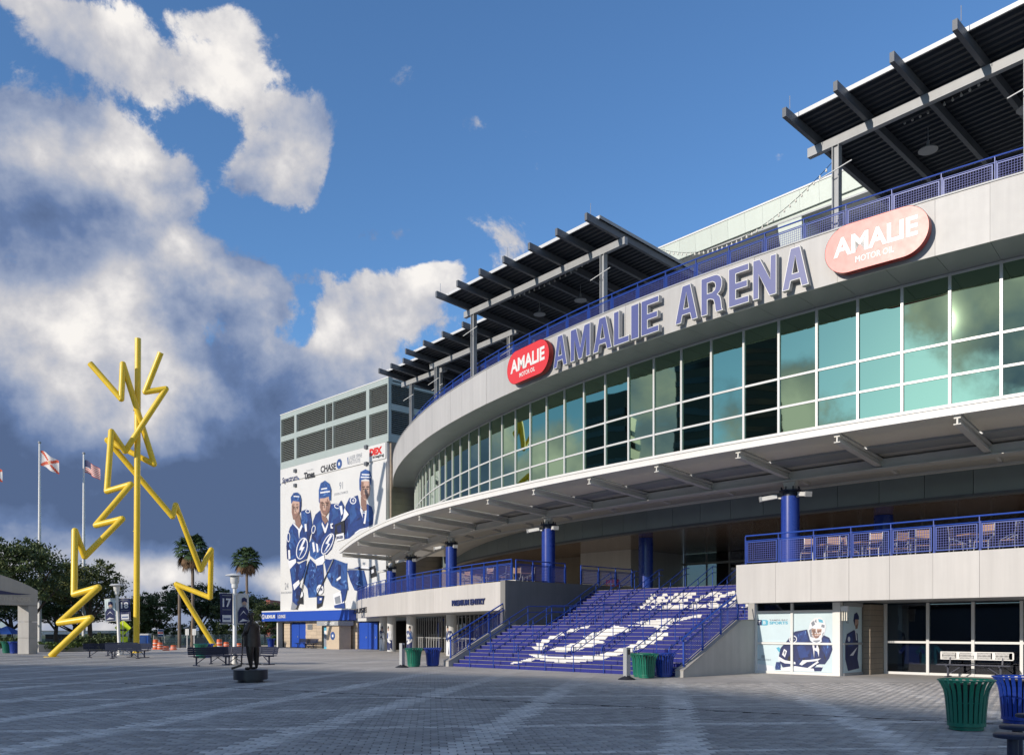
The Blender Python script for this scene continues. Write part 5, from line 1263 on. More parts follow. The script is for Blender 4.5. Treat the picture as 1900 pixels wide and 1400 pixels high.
me = bpy.data.meshes.new('paver_field'); me.vertices.add(N * 8); me.vertices.foreach_set('co', Vp.reshape(-1))
F5 = np.array(pf); idx = (np.arange(N)[:, None, None] * 8 + F5[None]).reshape(-1)
me.loops.add(N * 20); me.loops.foreach_set('vertex_index', idx); me.polygons.add(N * 5); me.polygons.foreach_set('loop_start', np.arange(N * 5) * 4)
me.materials.append(PAVN); me.update(calc_edges=True)
at_ = me.attributes.new('tone', 'FLOAT', 'FACE')
tn = np.array([(.7 if band(x, y) else .0) for x, y in rest]) + rng.uniform(0, .099, N); at_.data.foreach_set('value', np.repeat(tn, 5))
fo = bpy.data.objects.new('paver_field', me); C.objects.link(fo); fo.parent = plaza; fo.location = -Vector(ORG[plaza.name]); fo['kind'] = 'stuff'
dots = MB(); dv = []
for x, y in cells:
    e = (x * EA[0] + y * EA[1]); cxx, cyy = x - EA[0] * PW / 2 - NA[0] * PH / 2, y - EA[1] * PW / 2 - NA[1] * PH / 2
    dv += [(cxx - .016, cyy - .011, .0006), (cxx + .016, cyy - .011, .0006), (cxx + .016, cyy + .011, .0006), (cxx - .016, cyy + .011, .0006)]
dots.v = dv; dots.f = [[4 * i, 4 * i + 1, 4 * i + 2, 4 * i + 3] for i in range(len(cells))]; dots.m = [0] * len(cells); dots.mats = [joint]
tag(dots.build('joint_dots', plaza, fix=False), kind='stuff')
dr = MB(); a_, b_ = Vector((-60, 54.2, 0)), Vector((14, 12.07, 0)); dn = (b_ - a_).normalized(); sd = Vector((-dn.y, dn.x, 0))
dr.hexa([a_ - sd * .022 + Vector((0, 0, -.03)), b_ - sd * .022 + Vector((0, 0, -.03)), b_ + sd * .022 + Vector((0, 0, -.03)), a_ + sd * .022 + Vector((0, 0, -.03))],
        [a_ - sd * .022 + Vector((0, 0, .0035)), b_ - sd * .022 + Vector((0, 0, .0035)), b_ + sd * .022 + Vector((0, 0, .0035)), a_ + sd * .022 + Vector((0, 0, .0035))], M_['pblack'])
dr.build('slot_drain', plaza)
for x, y, r in ((-14.5, 32.5, .3), (-9.6, 31, .22)):
    MB().lathe([(r, 0), (r, .004), (.0, .0045)], M_['steeldk'], (x, y, 0), 20).build('manhole_cover', plaza)
gb = MB().add([(-3000, -3000, -.25), (3000, -3000, -.25), (3000, 3000, -.25), (-3000, 3000, -.25)], [(0, 1, 2, 3)], mat('far_ground', (.10, .11, .085), .95, 0, .3, .02))
tag(gb.build('ground', fix=False), kind='structure', label='wide flat ground beyond the plaza')
rd = MB().add([(-400, 79.0, -.10), (60, 79.0, -.10), (60, 92, -.10), (-400, 92, -.10)], [(0, 1, 2, 3)], M_['asphalt'])
tag(rd.build('road', fix=False), kind='structure', label='asphalt road beyond the plaza')
ks = MB().box(-95, -22.8, 78.9, 79.15, -.2, .02, M_['kerb']); ks.box(-95, 20, 92, 92.3, -.2, .03, M_['kerb']); tag(ks.build('kerb'), kind='structure', label='pale concrete kerbs along the road')
gs_ = MB().add([(-400, 92.3, -.02), (60, 92.3, -.02), (60, 240, -.02), (-400, 240, -.02)], [(0, 1, 2, 3)], M_['grass'])
tag(gs_.build('lawn', fix=False), kind='structure', label='green verge and park ground beyond the road')

# ---------------------------------------------------------------- yellow sculpture
YP, YL, YRt = 62.0, 52.8, 71.0
scu = thing('steel_sculpture', 'tall yellow zigzag steel sculpture like lightning bolts round a mast', 'sculpture', at(253, 1210, z=0), frame='w')
def zig(px, nm, r=.205):
    P_ = [at(x, y, Y=Y) for x, y, Y in px]
    mb = MB()
    for a, b in zip(P_[:-1], P_[1:]):
        d = (b - a).normalized() * r * .6; mb.tube([a - d * 0.4, b + d * .4], r, M_['yellow'], 14)
    # mitred elbows
    for p in P_[1:-1]: mb.lathe([(.001, -r), (r * .7, -r * .7), (r, 0), (r * .7, r * .7), (.001, r)], M_['yellow'], p, 10)
    mb.build(nm, scu, smooth=True)
base_p = at(253, 1210, z=0); zig([(256, 629, 62.0), (253, 1210.6, 62.0)], 'mast', .212)
zig([(298, 655, 61), (269.5, 727, 61.3), (308, 721, 61.6), (232, 837, 61.5), (206.6, 800, 60.5), (198.5, 911, 59.5), (243, 898, 59), (178, 974, 58), (227, 962, 57.4), (157, 1032, 56.6), (139, 984, 56), (137.5, 1102, 55.2), (183, 1089, 54.8), (110, 1155, 54), (169, 1146, 53.5), (95, 1216, 52.9)], 'left_bolt')
zig([(168, 675, 60.8), (225, 740, 61), (228, 675, 61.2), (286, 861, 62.6), (199, 816, 62.6), (320, 958, 64.5), (326, 936, 65), (372, 1057, 67), (392, 1019, 67.5), (390, 1108, 69), (327, 1083, 69.3), (402, 1205, 70.8)], 'right_bolt')
for k in range(1, 5): MB().lathe([(.2125, 0), (.226, .01), (.226, .05), (.2125, .06)], M_['yellow'], (base_p.x + .0011 * k, base_p.y, 4.4 * k), 20).build('weld_collar', scu, smooth=True)
for x, y in ((95, 1218), (402, 1205.5)):
    c = at(x, y, z=0); MB().lathe([(.42, 0), (.42, .03), (.0, .03)], M_['yellow'], c, 20).build('foot_plate', scu)
MB().lathe([(.4, 0), (.4, .05), (.0, .05)], M_['yellow'], base_p, 20).build('foot_plate', scu)

# ---------------------------------------------------------------- litter bins
def make_bin(label, m, loc, rz=0):
    t = thing('litter_bin', label, 'litter bin', loc, rz, frame='l', group='slatted litter bins')
    prof = [(.285, .07), (.30, .30), (.325, .56), (.345, .66), (.385, .75), (.425, .815), (.43, .82)]
    sl = MB(); a = .030
    def sp(r, z, s_): return (r * 1.0, s_, z)
    vs = []
    for r, z in prof: vs += [(r, -a, z), (r, a, z), (r - .012, a, z), (r - .012, -a, z)]
    fs = []
    for i in range(len(prof) - 1):
        for q in range(4): fs.append((i * 4 + q, i * 4 + (q + 1) % 4, i * 4 + 4 + (q + 1) % 4, i * 4 + 4 + q))
    fs += [(3, 2, 1, 0), (24, 25, 26, 27)]
    sl.add(vs, fs, m); me = sl.mesh('slat')
    for k in range(24):
        o = bpy.data.objects.new('slat', me); C.objects.link(o); o.parent = t; o.rotation_euler = (0, 0, 2 * pi * k / 24)
    ORG[t.name] = Vector((0, 0, 0))
    def tor(R_, z, r_, nm): MB().tube([(R_ * cos(2 * pi * i / 36), R_ * sin(2 * pi * i / 36), z) for i in range(37)], r_, m, 6).build(nm, t, smooth=True)
    tor(.43, .825, .014, 'rim'); tor(.30, .46, .010, 'hoop')
    MB().lathe([(.20, 0), (.26, .01), (.26, .06), (.292, .07), (.292, .13), (.27, .131)], m, n=28).build('base', t, smooth=True)
    MB().lathe([(.235, .10), (.25, .74), (.255, .76), (.24, .76), (.235, .5)], M_['pblack'], n=24).build('liner', t, smooth=True)
    return t
gb1 = make_bin('dark green slatted bin closest to the camera at the right edge', M_['green'], gnd(1793, 1353))
bb1 = make_bin('blue slatted bin at the right edge, half behind the closest green one', M_['binblue'], gnd(1892, 1341))
for (x, y, src, lab) in ((768, 1236, gb1, 'green slatted bin left of the staircase beside a blue one'), (803, 1235, bb1, 'blue slatted bin left of the staircase next to its cheek wall'),
    (1199, 1257, gb1, 'green slatted bin beside the grey post at the foot of the stairs'), (1190, 1255, gb1, 'green bin half hidden behind another green one at the foot of the stairs'), (1232, 1255, bb1, 'blue slatted bin at the right foot of the stairs'),
    (13, 1211, gb1, 'far green bin left of the gateway pier'), (27, 1211.5, bb1, 'far blue bin against the gateway pier'), (373, 1220, gb1, 'green bin behind the right-hand group of navy benches'), (384, 1219, bb1, 'blue bin behind the right-hand group of navy benches'),
    (503, 1200, bb1, 'distant blue bin between the statue and the side building')):
    copy_tree(src, gnd(x, y), random.uniform(0, 6), lab)

# square posts
def card_post(label, loc):
    t = thing('steel_post', label, 'post', loc, .75, frame='l', group='square grey posts on the plaza')
    MB().box(-.10, .10, -.075, .075, .05, 1.07, M_['steel']).build('post_shaft', t)
    MB().lathe([(.30, 0), (.28, .03), (.13, .10), (.10, .13)], M_['pblack'], n=20).build('post_foot', t, smooth=True)
    MB().box(-.05, .05, -.10, -.078, .84, 1.0, M_['pblack']).build('reader_box', t)
    return t
card_post('square grey post in front of the green bin on the stairs side', gnd(1163, 1260))
copy_tree(bpy.data.objects['steel_post'], gnd(746, 1237.5), 1.0, 'square grey post left of the green bin by the pillars')

# benches
def make_bench(name, label, loc, rz, L_=1.9, m=None, perf=False, group=None, backless=False):
    m = m or M_['navy']
    t = thing(name, label, 'bench', loc, rz, frame='l', group=group); ORG[t.name] = Vector((0, 0, 0))
    ns = 5
    for k in range(ns):
        y = -.21 + .092 * k; MB().box(-L_ / 2, L_ / 2, y, y + .078, .42, .455, m).build('seat_slat', t)
    if not backless:
        if perf:
            for k in range(4):
                a = -L_ / 2 + .03 + k * (L_ - .06) / 4; b = a + (L_ - .06) / 4 - .10
                pb = MB(); 
                for i in range(12): pb.beam((a + (b - a) * i / 12, .27, .64), (a + (b - a) * (i + 1) / 12, .27, .86), .004, .012, M_['silver']); pb.beam((a + (b - a) * (i + 1) / 12, .274, .64), (a + (b - a) * i / 12, .274, .86), .004, .012, M_['silver'])
                pb.build('mesh_back', t)
            f = MB(); f.box(-L_ / 2, L_ / 2, .255, .285, .86, .89, M_['silver']); f.box(-L_ / 2, L_ / 2, .255, .285, .61, .64, M_['silver'])
            for k in range(5): x = -L_ / 2 + k * (L_ - .03) / 4; f.box(x - (.05 if 0 < k < 4 else 0), x + .05, .256, .284, .641, .859, M_['silver'])
            f.build('back_frame', t)
        else:
            for k in range(4):
                z = .50 + .088 * k; MB().box(-L_ / 2, L_ / 2, .25 + .02 * k, .28 + .02 * k, z, z + .082, m).build('back_slat', t)
    for s_ in (-1, 1):
        x = s_ * L_ * .36; lg_ = MB(); lg_.box(x - .03, x + .03, -.03, .03, .04, .42, m); lg_.box(x - .035, x + .035, -.30, .30, .0, .04, m); lg_.box(x - .025, x + .025, -.22, .26, .38, .418, m)
        if not backless: lg_.beam((x, .20, .40), (x, .33, .84), .05, .03, m)
        lg_.beam((x, 0, .10), (x - s_ * .45, 0, .40), .03, .03, m); lg_.build('leg', t)
    return t
nb_ = make_bench('park_bench', 'long navy bench at the middle of the left bench group', gnd(222, 1216), .1, 2.0, group='navy benches on the plaza')
NB = [((190, 1219), .75, 'navy bench at the left end of the left bench group'), ((256, 1219), -.65, 'navy bench at the right end of the left bench group'), ((232, 1221), pi + .1, 'navy bench facing the camera in the left bench group'),
      ((420, 1231), .12, 'navy bench behind the statue, nearest the green bin'), ((452, 1232), -.1, 'navy bench directly behind the bronze statue'), ((392, 1234), .8, 'navy bench at the left end of the right bench group'), ((483, 1232), -.7, 'navy bench sticking out right of the bronze statue')]
for p, rz, lab in NB: copy_tree(nb_, gnd(*p), rz, lab)
wb2 = W(bx(578), PV - 1.0); copy_tree(nb_, wb2, RB, 'dark bench against the tan wall left of the bank machine kiosk')
copy_tree(nb_, W(bx(592), PV - 1.0), RB, 'dark bench half behind the bank machine kiosk')
make_bench('steel_bench', 'bench with a silver mesh back in front of the dark shop window', W(13.6, 6.8), RB + .06, 2.3, perf=True)

# pedestal table with round seats at the right edge
pt = thing('pedestal_table', 'navy outdoor table with round pedestal seats cut off by the right edge', 'table', (7.25, 10.7, 0), frame='w')
MB().lathe([(.62, .72), (.64, .735), (.62, .76), (0, .762)], M_['navy'], (7.25, 10.7, 0), 32).build('tabletop', pt, smooth=True)
MB().lathe([(.3, 0), (.28, .02), (.06, .04), (.06, .72)], M_['navy'], (7.25, 10.7, 0), 16).build('pedestal', pt, smooth=True)
for x, y in ((5.75, 9.9), (6.30, 10.75), (7.35, 12.2), (8.6, 10.4), (7.3, 9.3)):
    MB().lathe([(.06, .02), (.06, .40), (.20, .415), (.205, .45), (.19, .462), (0, .465)], M_['navy'], (x, y, 0), 24).build('seat', pt, smooth=True)
    MB().beam((7.25, 10.7, .06), (x, y, .06), .05, .05, M_['navy']).build('arm', pt)

# ---------------------------------------------------------------- bronze statue
def skin(name, joints, bones, root, mat_, sub=2):
    me = bpy.data.meshes.new(name); me.from_pydata([j[0] for j in joints], bones, []); o = bpy.data.objects.new(name, me); C.objects.link(o)
    o.modifiers.new('skin', 'SKIN'); s_ = o.modifiers.new('sub', 'SUBSURF'); s_.levels = sub; s_.render_levels = sub
    for i, j in enumerate(joints):
        sv = me.skin_vertices[0].data[i]; r = j[1]; sv.radius = r if isinstance(r, tuple) else (r, r); sv.use_root = (i == root)
    bpy.context.view_layer.update()
    m2 = bpy.data.meshes.new_from_object(o.evaluated_get(bpy.context.evaluated_depsgraph_get())); bpy.data.objects.remove(o)
    m2.materials.clear(); m2.materials.append(mat_); m2.polygons.foreach_set('use_smooth', [True] * len(m2.polygons)); m2.name = name
    return m2
SX = gnd(461.5, 1265); SX = Vector((SX.x, SX.y + .2, 0))
stt = thing('bronze_statue', 'dark bronze statue of a man in a suit with a hockey stick, round plinth', 'statue', SX, radians(-12), frame='l'); ORG[stt.name] = Vector((0, 0, 0))
MB().lathe([(.40, 0), (.40, .08), (.53, .085), (.53, .385), (.52, .395), (0, .396)], M_['granite'], n=40).build('plinth', stt, smooth=True)
Z0 = .396
# the figure looks towards -x; y is away from the camera
J = [((.06, 0, .95), (.16, .19)), ((.05, 0, 1.10), (.17, .20)), ((.05, 0, 1.30), (.17, .22)), ((.06, 0, 1.45), (.12, .19)), ((.035, 0, 1.53), .07), ((.02, 0, 1.60), .075), ((.00, 0, 1.69), (.095, .085)), ((.00, 0, 1.78), (.08, .07)),
     ((.05, -.23, 1.42), .095), ((.02, -.32, 1.18), .078), ((-.18, -.16, 1.08), .05), ((-.22, -.13, 1.07), .04),          # near arm, forearm forward low
     ((.05, .20, 1.42), .085), ((-.06, .26, 1.22), .068), ((-.20, .10, 1.36), .05), ((-.23, .06, 1.38), .04),
     ((.05, -.13, .86), .15), ((.06, -.15, .50), .12), ((.08, -.13, .12), .058), ((.08, -.13, .05), .05), ((-.12, -.15, .035), .045),
     ((.07, .13, .86), .15), ((.10, .16, .50), .12), ((.12, .15, .12), .058), ((.12, .15, .05), .05), ((-.08, .15, .035), .045)]
B_ = [(0, 1), (1, 2), (2, 3), (3, 4), (4, 5), (5, 6), (6, 7), (3, 8), (8, 9), (9, 10), (10, 11), (3, 12), (12, 13), (13, 14), (14, 15), (0, 16), (16, 17), (17, 18), (18, 19), (19, 20), (0, 21), (21, 22), (22, 23), (23, 24), (24, 25)]
bme = skin('body', J, B_, 0, M_['bronze'])
bo = bpy.data.objects.new('body', bme); C.objects.link(bo); bo.parent = stt; bo.location = (0, 0, Z0)
jk = MB(); ring = []
for z, rx, ry, cx_ in ((1.46, .14, .22, .055), (1.36, .21, .29, .05), (1.15, .24, .29, .04), (1.0, .25, .30, .04), (.84, .255, .31, .05), (.72, .26, .315, .05)):
    ring.append([(cx_ + rx * cos(a), ry * sin(a) * (1 - .0 * cos(a)), Z0 + z + .012 * sin(3 * a)) for a in (2 * pi * i / 20 for i in range(20))])
vs = [p for r in ring for p in r]; fs = [(j * 20 + i, j * 20 + (i + 1) % 20, (j + 1) * 20 + (i + 1) % 20, (j + 1) * 20 + i) for j in range(5) for i in range(20)]
jk.add(vs, fs, M_['bronze']); jk.add([(-.14, -.03, Z0 + 1.38), (-.16, .03, Z0 + 1.38), (-.175, .012, Z0 + 1.12), (-.175, -.012, Z0 + 1.12)], [(0, 1, 2, 3)], M_['granite']); jk.build('jacket', stt, smooth=True)
hd = MB(); hd.tube([(-.10, 0, Z0 + 1.70), (-.125, 0, Z0 + 1.665), (-.10, 0, Z0 + 1.655)], .016, M_['bronze'], 6)
for s_ in (-1, 1):
    hd.tube([(.015, s_ * .085, Z0 + 1.67), (.02, s_ * .098, Z0 + 1.70), (.01, s_ * .088, Z0 + 1.73)], .014, M_['bronze'], 6)
    hd.tube([(-.083, s_ * .02, Z0 + 1.722), (-.075, s_ * .055, Z0 + 1.722)], .010, M_['bronze'], 6)
    hd.tube([(-.095, s_ * .005, Z0 + 1.625), (-.08, s_ * .03, Z0 + 1.63)], .009, M_['bronze'], 6)
hd.lathe([(.098, -.01), (.102, .03), (.085, .085), (.04, .115), (0, .12)], M_['bronze'], (.012, 0, Z0 + 1.72), 14)
hd.build('head_features', stt, smooth=True)
stk = MB(); stk.tube([(-.235, .05, Z0 + 1.46), (-.225, -.08, Z0 + 1.07), (-.20, -.20, Z0 + .16)], .017, M_['bronze'], 6); stk.hexa([(-.21, -.22, Z0 + .17), (-.19, -.20, Z0 + .17), (-.19, -.20, Z0 + .11), (-.21, -.22, Z0 + .11)], [(-.50, -.30, Z0 + .075), (-.48, -.28, Z0 + .075), (-.48, -.28, Z0 + .003), (-.50, -.30, Z0 + .003)], M_['bronze']); stk.build('hockey_stick', stt)
for (hx, hy, hz), s_ in (((-.225, -.10, 1.07), 1), ((-.235, .04, 1.385), -1)):
    hb = MB(); hb.lathe([(.001, -.05), (.035, -.035), (.045, 0), (.035, .04), (.001, .05)], M_['bronze'], (hx + .035, hy, Z0 + hz), 10)
    for f in range(4):
        z = Z0 + hz - .036 + f * .024; hb.tube([(hx + .035, hy - .035 * s_, z), (hx - .008, hy - .04 * s_, z), (hx - .028, hy - .008 * s_, z), (hx - .012, hy + .026 * s_, z)], .0105, M_['bronze'], 6)
    hb.tube([(hx + .03, hy, Z0 + hz + .045), (hx - .0, hy - .02 * s_, Z0 + hz + .06), (hx - .022, hy + .0, Z0 + hz + .055)], .012, M_['bronze'], 6)
    hb.build('hand', stt, smooth=True)

# ---------------------------------------------------------------- lamp posts with banners
def lamp_post(label, loc, h, prints, rz=.0, lean=0.0):
    t = thing('street_lamp', label, 'street lamp', loc, rz, frame='l', group='white plaza lamps with banners'); ORG[t.name] = Vector((0, 0, 0))
    t.rotation_euler = (0, lean, rz)
    MB().lathe([(.16, 0), (.16, .06), (.12, .12), (.115, .30), (.105, .32), (.085, h - .75)], M_['lampw'], n=20).build('pole', t, smooth=True)
    MB().lathe([(.09, h - .75), (.15, h - .70), (.15, h - .52), (.20, h - .46), (.22, h - .16), (.12, h - .15)], M_['lampw'], n=20).build('lantern', t, smooth=True)
    MB().lathe([(.10, h - .15), (.46, h - .12), (.42, h - .08), (.16, h - .01), (0, h)], M_['lampw'], n=28).build('lamp_hood', t, smooth=True)
    for s_, (m, draw) in zip((-1, 1), prints):
        zt2, zb2, w_ = h - .98, h - 2.45, .70
        ban_ = MB(); n = 6; vs = []
        for i in range(n + 1):
            x = s_ * (.13 + w_ * i / n)
            for z in (zb2, zt2): vs += [(x, .03 * sin(i * 1.1 + z * 2), z)]
        ban_.add(vs, [(2 * i, 2 * i + 2, 2 * i + 3, 2 * i + 1) for i in range(n)], m)
        for z in (zb2, zt2): ban_.tube([(s_ * .08, 0, z), (s_ * (.15 + w_), 0, z)], .018, M_['lampw'], 6)
        bo_ = ban_.build('pole_banner', t, fix=False)
        if draw: draw(t, bo_, s_ * (.13 + w_ / 2), w_, zb2, zt2)
    return t
def draw_num(num):
    def f(t, bo_, xc, w_, z0, z1):
        b = MB(); text_into(b, num, M_['pwhite'], lambda X, d, Z: (X, -.045, Z), xc - .24, xc + .24, z0 + .80, z0 + 1.22, bold=.03)
        b.box(xc - .25, xc + .25, -.048, -.040, z0 + .08, z0 + .42, M_['pwhite']); b.box(xc - .2, xc + .2, -.052, -.0485, z0 + .2, z0 + .27, M_['pblue2']); b.box(xc - .24, xc + .24, -.046, -.043, z0 + .66, z0 + .69, M_['pgrey']); b.box(xc - .26, xc + .26, -.046, -.043, z1 - .13, z1 - .09, M_['pgrey']); b.build('banner_print', bo_, fix=False)
    return f
def draw_player(t, bo_, xc, w_, z0, z1):
    b = MB()
    for i, (mk, P_) in enumerate([('pnavy', [(-.33, 0), (-.33, .55), (-.2, .78), (.1, .85), (.3, .62), (.33, 0)]), ('pwhite', [(-.25, .35), (0, .62), (.22, .4), (0, .55)]), ('pskin', ell(.05, .98, .13, .19)), ('pnavy', [(-.12, 1.0), (-.1, 1.22), (.05, 1.28), (.2, 1.2), (.22, 1.02), (.05, 1.08)]), ('pgrey', ell(.04, .86, .10, .05)), ('pwhite', [(-.3, .05), (-.05, .22), (.3, .12), (.0, .1)])]):
        b.add([(xc + x * .95, -.04 - .003 * i, z0 + .03 + z) for x, z in P_], [tuple(range(len(P_)))], M_[mk])
    b.build('banner_print', bo_, fix=False)
lamp_post('white plaza lamp with a player banner and a navy banner numbered 18', gnd(222, 1214.5), 4.7, ((M_['vinylb'], draw_player), (M_['pnavy'], draw_num('18'))), rz=.05, lean=-radians(2.5))
lamp_post('white plaza lamp with a navy banner numbered 17 behind the bronze statue', gnd(435.5, 1231), 4.4, ((M_['pnavy'], draw_num('17')), (M_['vinyl'], draw_player)), rz=.95)

# ---------------------------------------------------------------- gateway
f_ = Vector((.27, .963, 0)).normalized(); l_ = Vector((-.963, .27, 0)).normalized(); c_ = Vector((-32.9, 58.7, 0))
gw = thing('gateway', 'grey concrete gateway with an arched beam at the left edge', 'gateway', c_ - f_ * 3.5, frame='w')
def gprism(s0, s1, d0, d1, z0, z1, nm, m=M_['conc']):
    a, b, c, d = (c_ + f_ * s + l_ * q for s, q in ((s0, d0), (s1, d0), (s1, d1), (s0, d1)))
    MB().hexa([p + Vector((0, 0, z0)) for p in (a, b, c, d)], [p + Vector((0, 0, z1)) for p in (a, b, c, d)], m).build(nm, gw)
for k in range(3): gprism(0, .76, 0, .92, .02 + k * 1.10, 1.10 + k * 1.10, 'pier_block', M_['cream' if 0 else 'conc']); gprism(-8.9, -8.14, 0, .92, .02 + k * 1.10, 1.10 + k * 1.10, 'pier_block')
P_ = [(.76, 3.325), (.76, 4.36)]
for i in range(17): s = .0 - i * .5; P_.append((s, 4.42 + 1.0 * sin(pi * min(1, max(0, (-s + .76) / 9.66)))))
P_ += [(-8.9, 4.36), (-8.9, 3.325)]
MB().prism([c_ + f_ * s + Vector((0, 0, z)) - l_ * .01 for s, z in P_], l_ * .94, M_['conc']).build('arched_beam', gw)
gl_ = MB(); fn = lambda X, d, Z: c_ + f_ * X - l_ * (.035 + d) + Vector((0, 0, Z))
text_into(gl_, 'OF THUNDER', M_['silver'], lambda X, d, Z: tuple(fn(X, d, Z)), -2.9, .15, 3.58, 3.88, .03); gl_.build('lettering', gw, fix=False)
sw_ = MB(); q = [(-4.5, 4.1), (-3.6, 4.55), (-2.8, 4.3), (-1.2, 4.12), (.25, 4.08), (-1.0, 4.0), (-2.4, 3.98), (-4.2, 3.95)]
sw_.add([tuple(fn(s, .0, z)) for s, z in q], [tuple(range(len(q)))], M_['pnavy']); sw_.build('emblem', gw, fix=False)

# planter wall and hedges
pw = MB(); a = gnd(70, 1209); b = gnd(232, 1206)
pw.beam(a + Vector((0, 0, .28)), b + Vector((0, 0, .28)), .35, .56, M_['conc']); tag(pw.build('planter_wall'), 'low grey planter wall behind the left leg of the yellow sculpture', 'wall')
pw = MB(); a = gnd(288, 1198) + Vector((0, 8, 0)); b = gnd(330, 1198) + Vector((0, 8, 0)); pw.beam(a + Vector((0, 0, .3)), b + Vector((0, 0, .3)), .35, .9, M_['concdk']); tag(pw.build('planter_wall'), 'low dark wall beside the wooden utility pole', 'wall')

# ---------------------------------------------------------------- foliage
rs = np.random.RandomState(11)
def leaf_cloud(name, blobs_, n, size, m, flat=.6, seedv=0):
    """leaf-sized faces spread through the volume of several lobes, thinner towards the edge"""
    r_ = np.random.RandomState(seedv); cs = []
    tot = sum(b[3] * b[4] * b[5] for b in blobs_)
    for (x, y, z, a, b, c) in blobs_:
        k = max(30, int(n * a * b * c / tot)); ncl = max(5, k // 46)
        d = r_.normal(size=(ncl, 3)); d /= np.linalg.norm(d, axis=1)[:, None]; rad = r_.uniform(.30, 1.0, (ncl, 1)) ** .5
        cl = d * rad * np.array([a, b, c]) * (1 + .10 * r_.normal(size=(ncl, 1))) + np.array([x, y, z])
        pick = r_.randint(0, ncl, k); off = r_.normal(size=(k, 3)) * np.array([1, 1, flat]) * (a + b + c) / 3 * .15
        cs.append(cl[pick] + off)
    P0 = np.concatenate(cs); N = len(P0)
    nrm = r_.normal(size=(N, 3)); nrm[:, 2] = np.abs(nrm[:, 2]) + .4; nrm /= np.linalg.norm(nrm, axis=1)[:, None]
    t1 = np.cross(nrm, r_.normal(size=(N, 3))); t1 /= np.linalg.norm(t1, axis=1)[:, None]; t2 = np.cross(nrm, t1)
    s = (size * r_.uniform(.6, 1.35, (N, 1)))
    V_ = np.stack([P0 - t1 * s, P0 - t2 * s * .55 + nrm * s * .1, P0 + t1 * s, P0 + t2 * s * .55 + nrm * s * .1], 1).reshape(-1, 3)
    me = bpy.data.meshes.new(name); me.vertices.add(N * 4); me.vertices.foreach_set('co', V_.reshape(-1)); me.loops.add(N * 4); me.loops.foreach_set('vertex_index', np.arange(N * 4))
    me.polygons.add(N); me.polygons.foreach_set('loop_start', np.arange(N) * 4); me.materials.append(m); me.update(calc_edges=True)
    return me
def tree_meshes(kind, seedv):
    r_ = random.Random(seedv); bl = [(0, 0, .66, .34, .34, .20)]
    for i in range(13):
        a = r_.uniform(0, 2 * pi); R_ = r_.uniform(.20, .36); z = r_.uniform(.40, .84); q = .5 + .5 * sin(pi * min(1, (z - .22) / .75))
        bl.append((R_ * cos(a) * q * 1.15, R_ * sin(a) * q * 1.15, z, r_.uniform(.12, .2), r_.uniform(.12, .2), r_.uniform(.08, .13)))
    crown = leaf_cloud('crown', bl, 12000, .015, kind, .55, seedv)
    t = MB(); t.tube([(0, 0, 0), (.01, 0, .14), (.0, .01, .30), (.0, 0, .55)], [.035, .026, .020, .008], M_['bark'], 8)
    for i in range(6):
        a = 2 * pi * i / 6 + r_.random(); t.tube([(0, 0, .18 + .03 * i), (.14 * cos(a), .14 * sin(a), .36 + .03 * i), (.28 * cos(a), .28 * sin(a), .50 + .04 * i)], [.016, .010, .004], M_['bark'], 6)
    return crown, t.mesh('trunk')
TMS = [tree_meshes(m_, s) for m_, s in ((M_['leaf'], 3), (M_['leafb'], 8), (M_['leafc'], 21))]
def tree(label, x, ytop, hwpx, Y, k, rz=0):
    w_ = 2 * hwpx / FPX * Y; h_ = EYE + (HY - ytop) / FPX * Y; X = (x - CX) / FPX * Y
    t = thing('oak_tree', label, 'tree', (X, Y, -.05), rz, frame='l', group='trees beyond the plaza')
    sx = w_ / .95; sz = h_ / .93
    for me_, nm in zip(TMS[k], ('crown', 'trunk')):
        o = bpy.data.objects.new(nm, me_); C.objects.link(o); o.parent = t; o.scale = (sx, sx, sz)
TR_ = [('big dark oak tree behind the gateway beam', 50, 990, 92, 84, 0), ('oak tree cut off by the left edge above the gateway', -55, 1030, 90, 84, 1), ('dark oak tree behind the flag poles, right of the biggest one', 168, 1036, 78, 93, 2), ('dark oak between the two left flag poles, low crown', 105, 1068, 70, 101, 1),
       ('low oak tree just right of the sculpture mast', 296, 1092, 52, 112, 0), ('broad oak tree behind the left palm', 372, 1074, 70, 116, 1), ('oak tree behind the right palm and lamp', 452, 1096, 62, 113, 2), ('small oak right of the bronze statue', 492, 1112, 34, 108, 0), ('small oak directly behind the sculpture mast', 243, 1108, 40, 122, 2),
       ('oak tree beside the corner of the side building', 524, 1116, 30, 111, 1), ('far oak filling the gap left of the statue', 415, 1112, 60, 135, 0), ('far low oak behind the portable toilet', 268, 1125, 60, 140, 1), ('far low oak behind the planter wall', 140, 1118, 90, 135, 2), ('far oak low behind the gateway pier', 20, 1110, 90, 130, 0)]
for i, (lab, x, yt, hw, Y, k) in enumerate(TR_): tree(lab, x, yt, hw, Y, k, i * 1.3)
def shrub(label, x0, x1, y0, y1, Y, m, n, cat='hedge', nm='hedge'):
    X0, X1 = (x0 - CX) / FPX * Y, (x1 - CX) / FPX * Y; z1 = EYE + (HY - y0) / FPX * Y; z0 = max(0, EYE + (HY - y1) / FPX * Y); L_ = X1 - X0; k = max(2, int(L_ / max(.6, (z1 - z0))))
    bl = [(X0 + L_ * (i + .5) / k, Y + random.uniform(-.2, .2), (z0 + z1) / 2, L_ / k * .62, .8, (z1 - z0) / 2 * random.uniform(.8, 1.1)) for i in range(k)]
    me_ = leaf_cloud(nm, bl, n, .09 if Y < 75 else .14, m, .8, int(x0 + 500)); o = bpy.data.objects.new(nm, me_); C.objects.link(o); tag(o, label, cat)
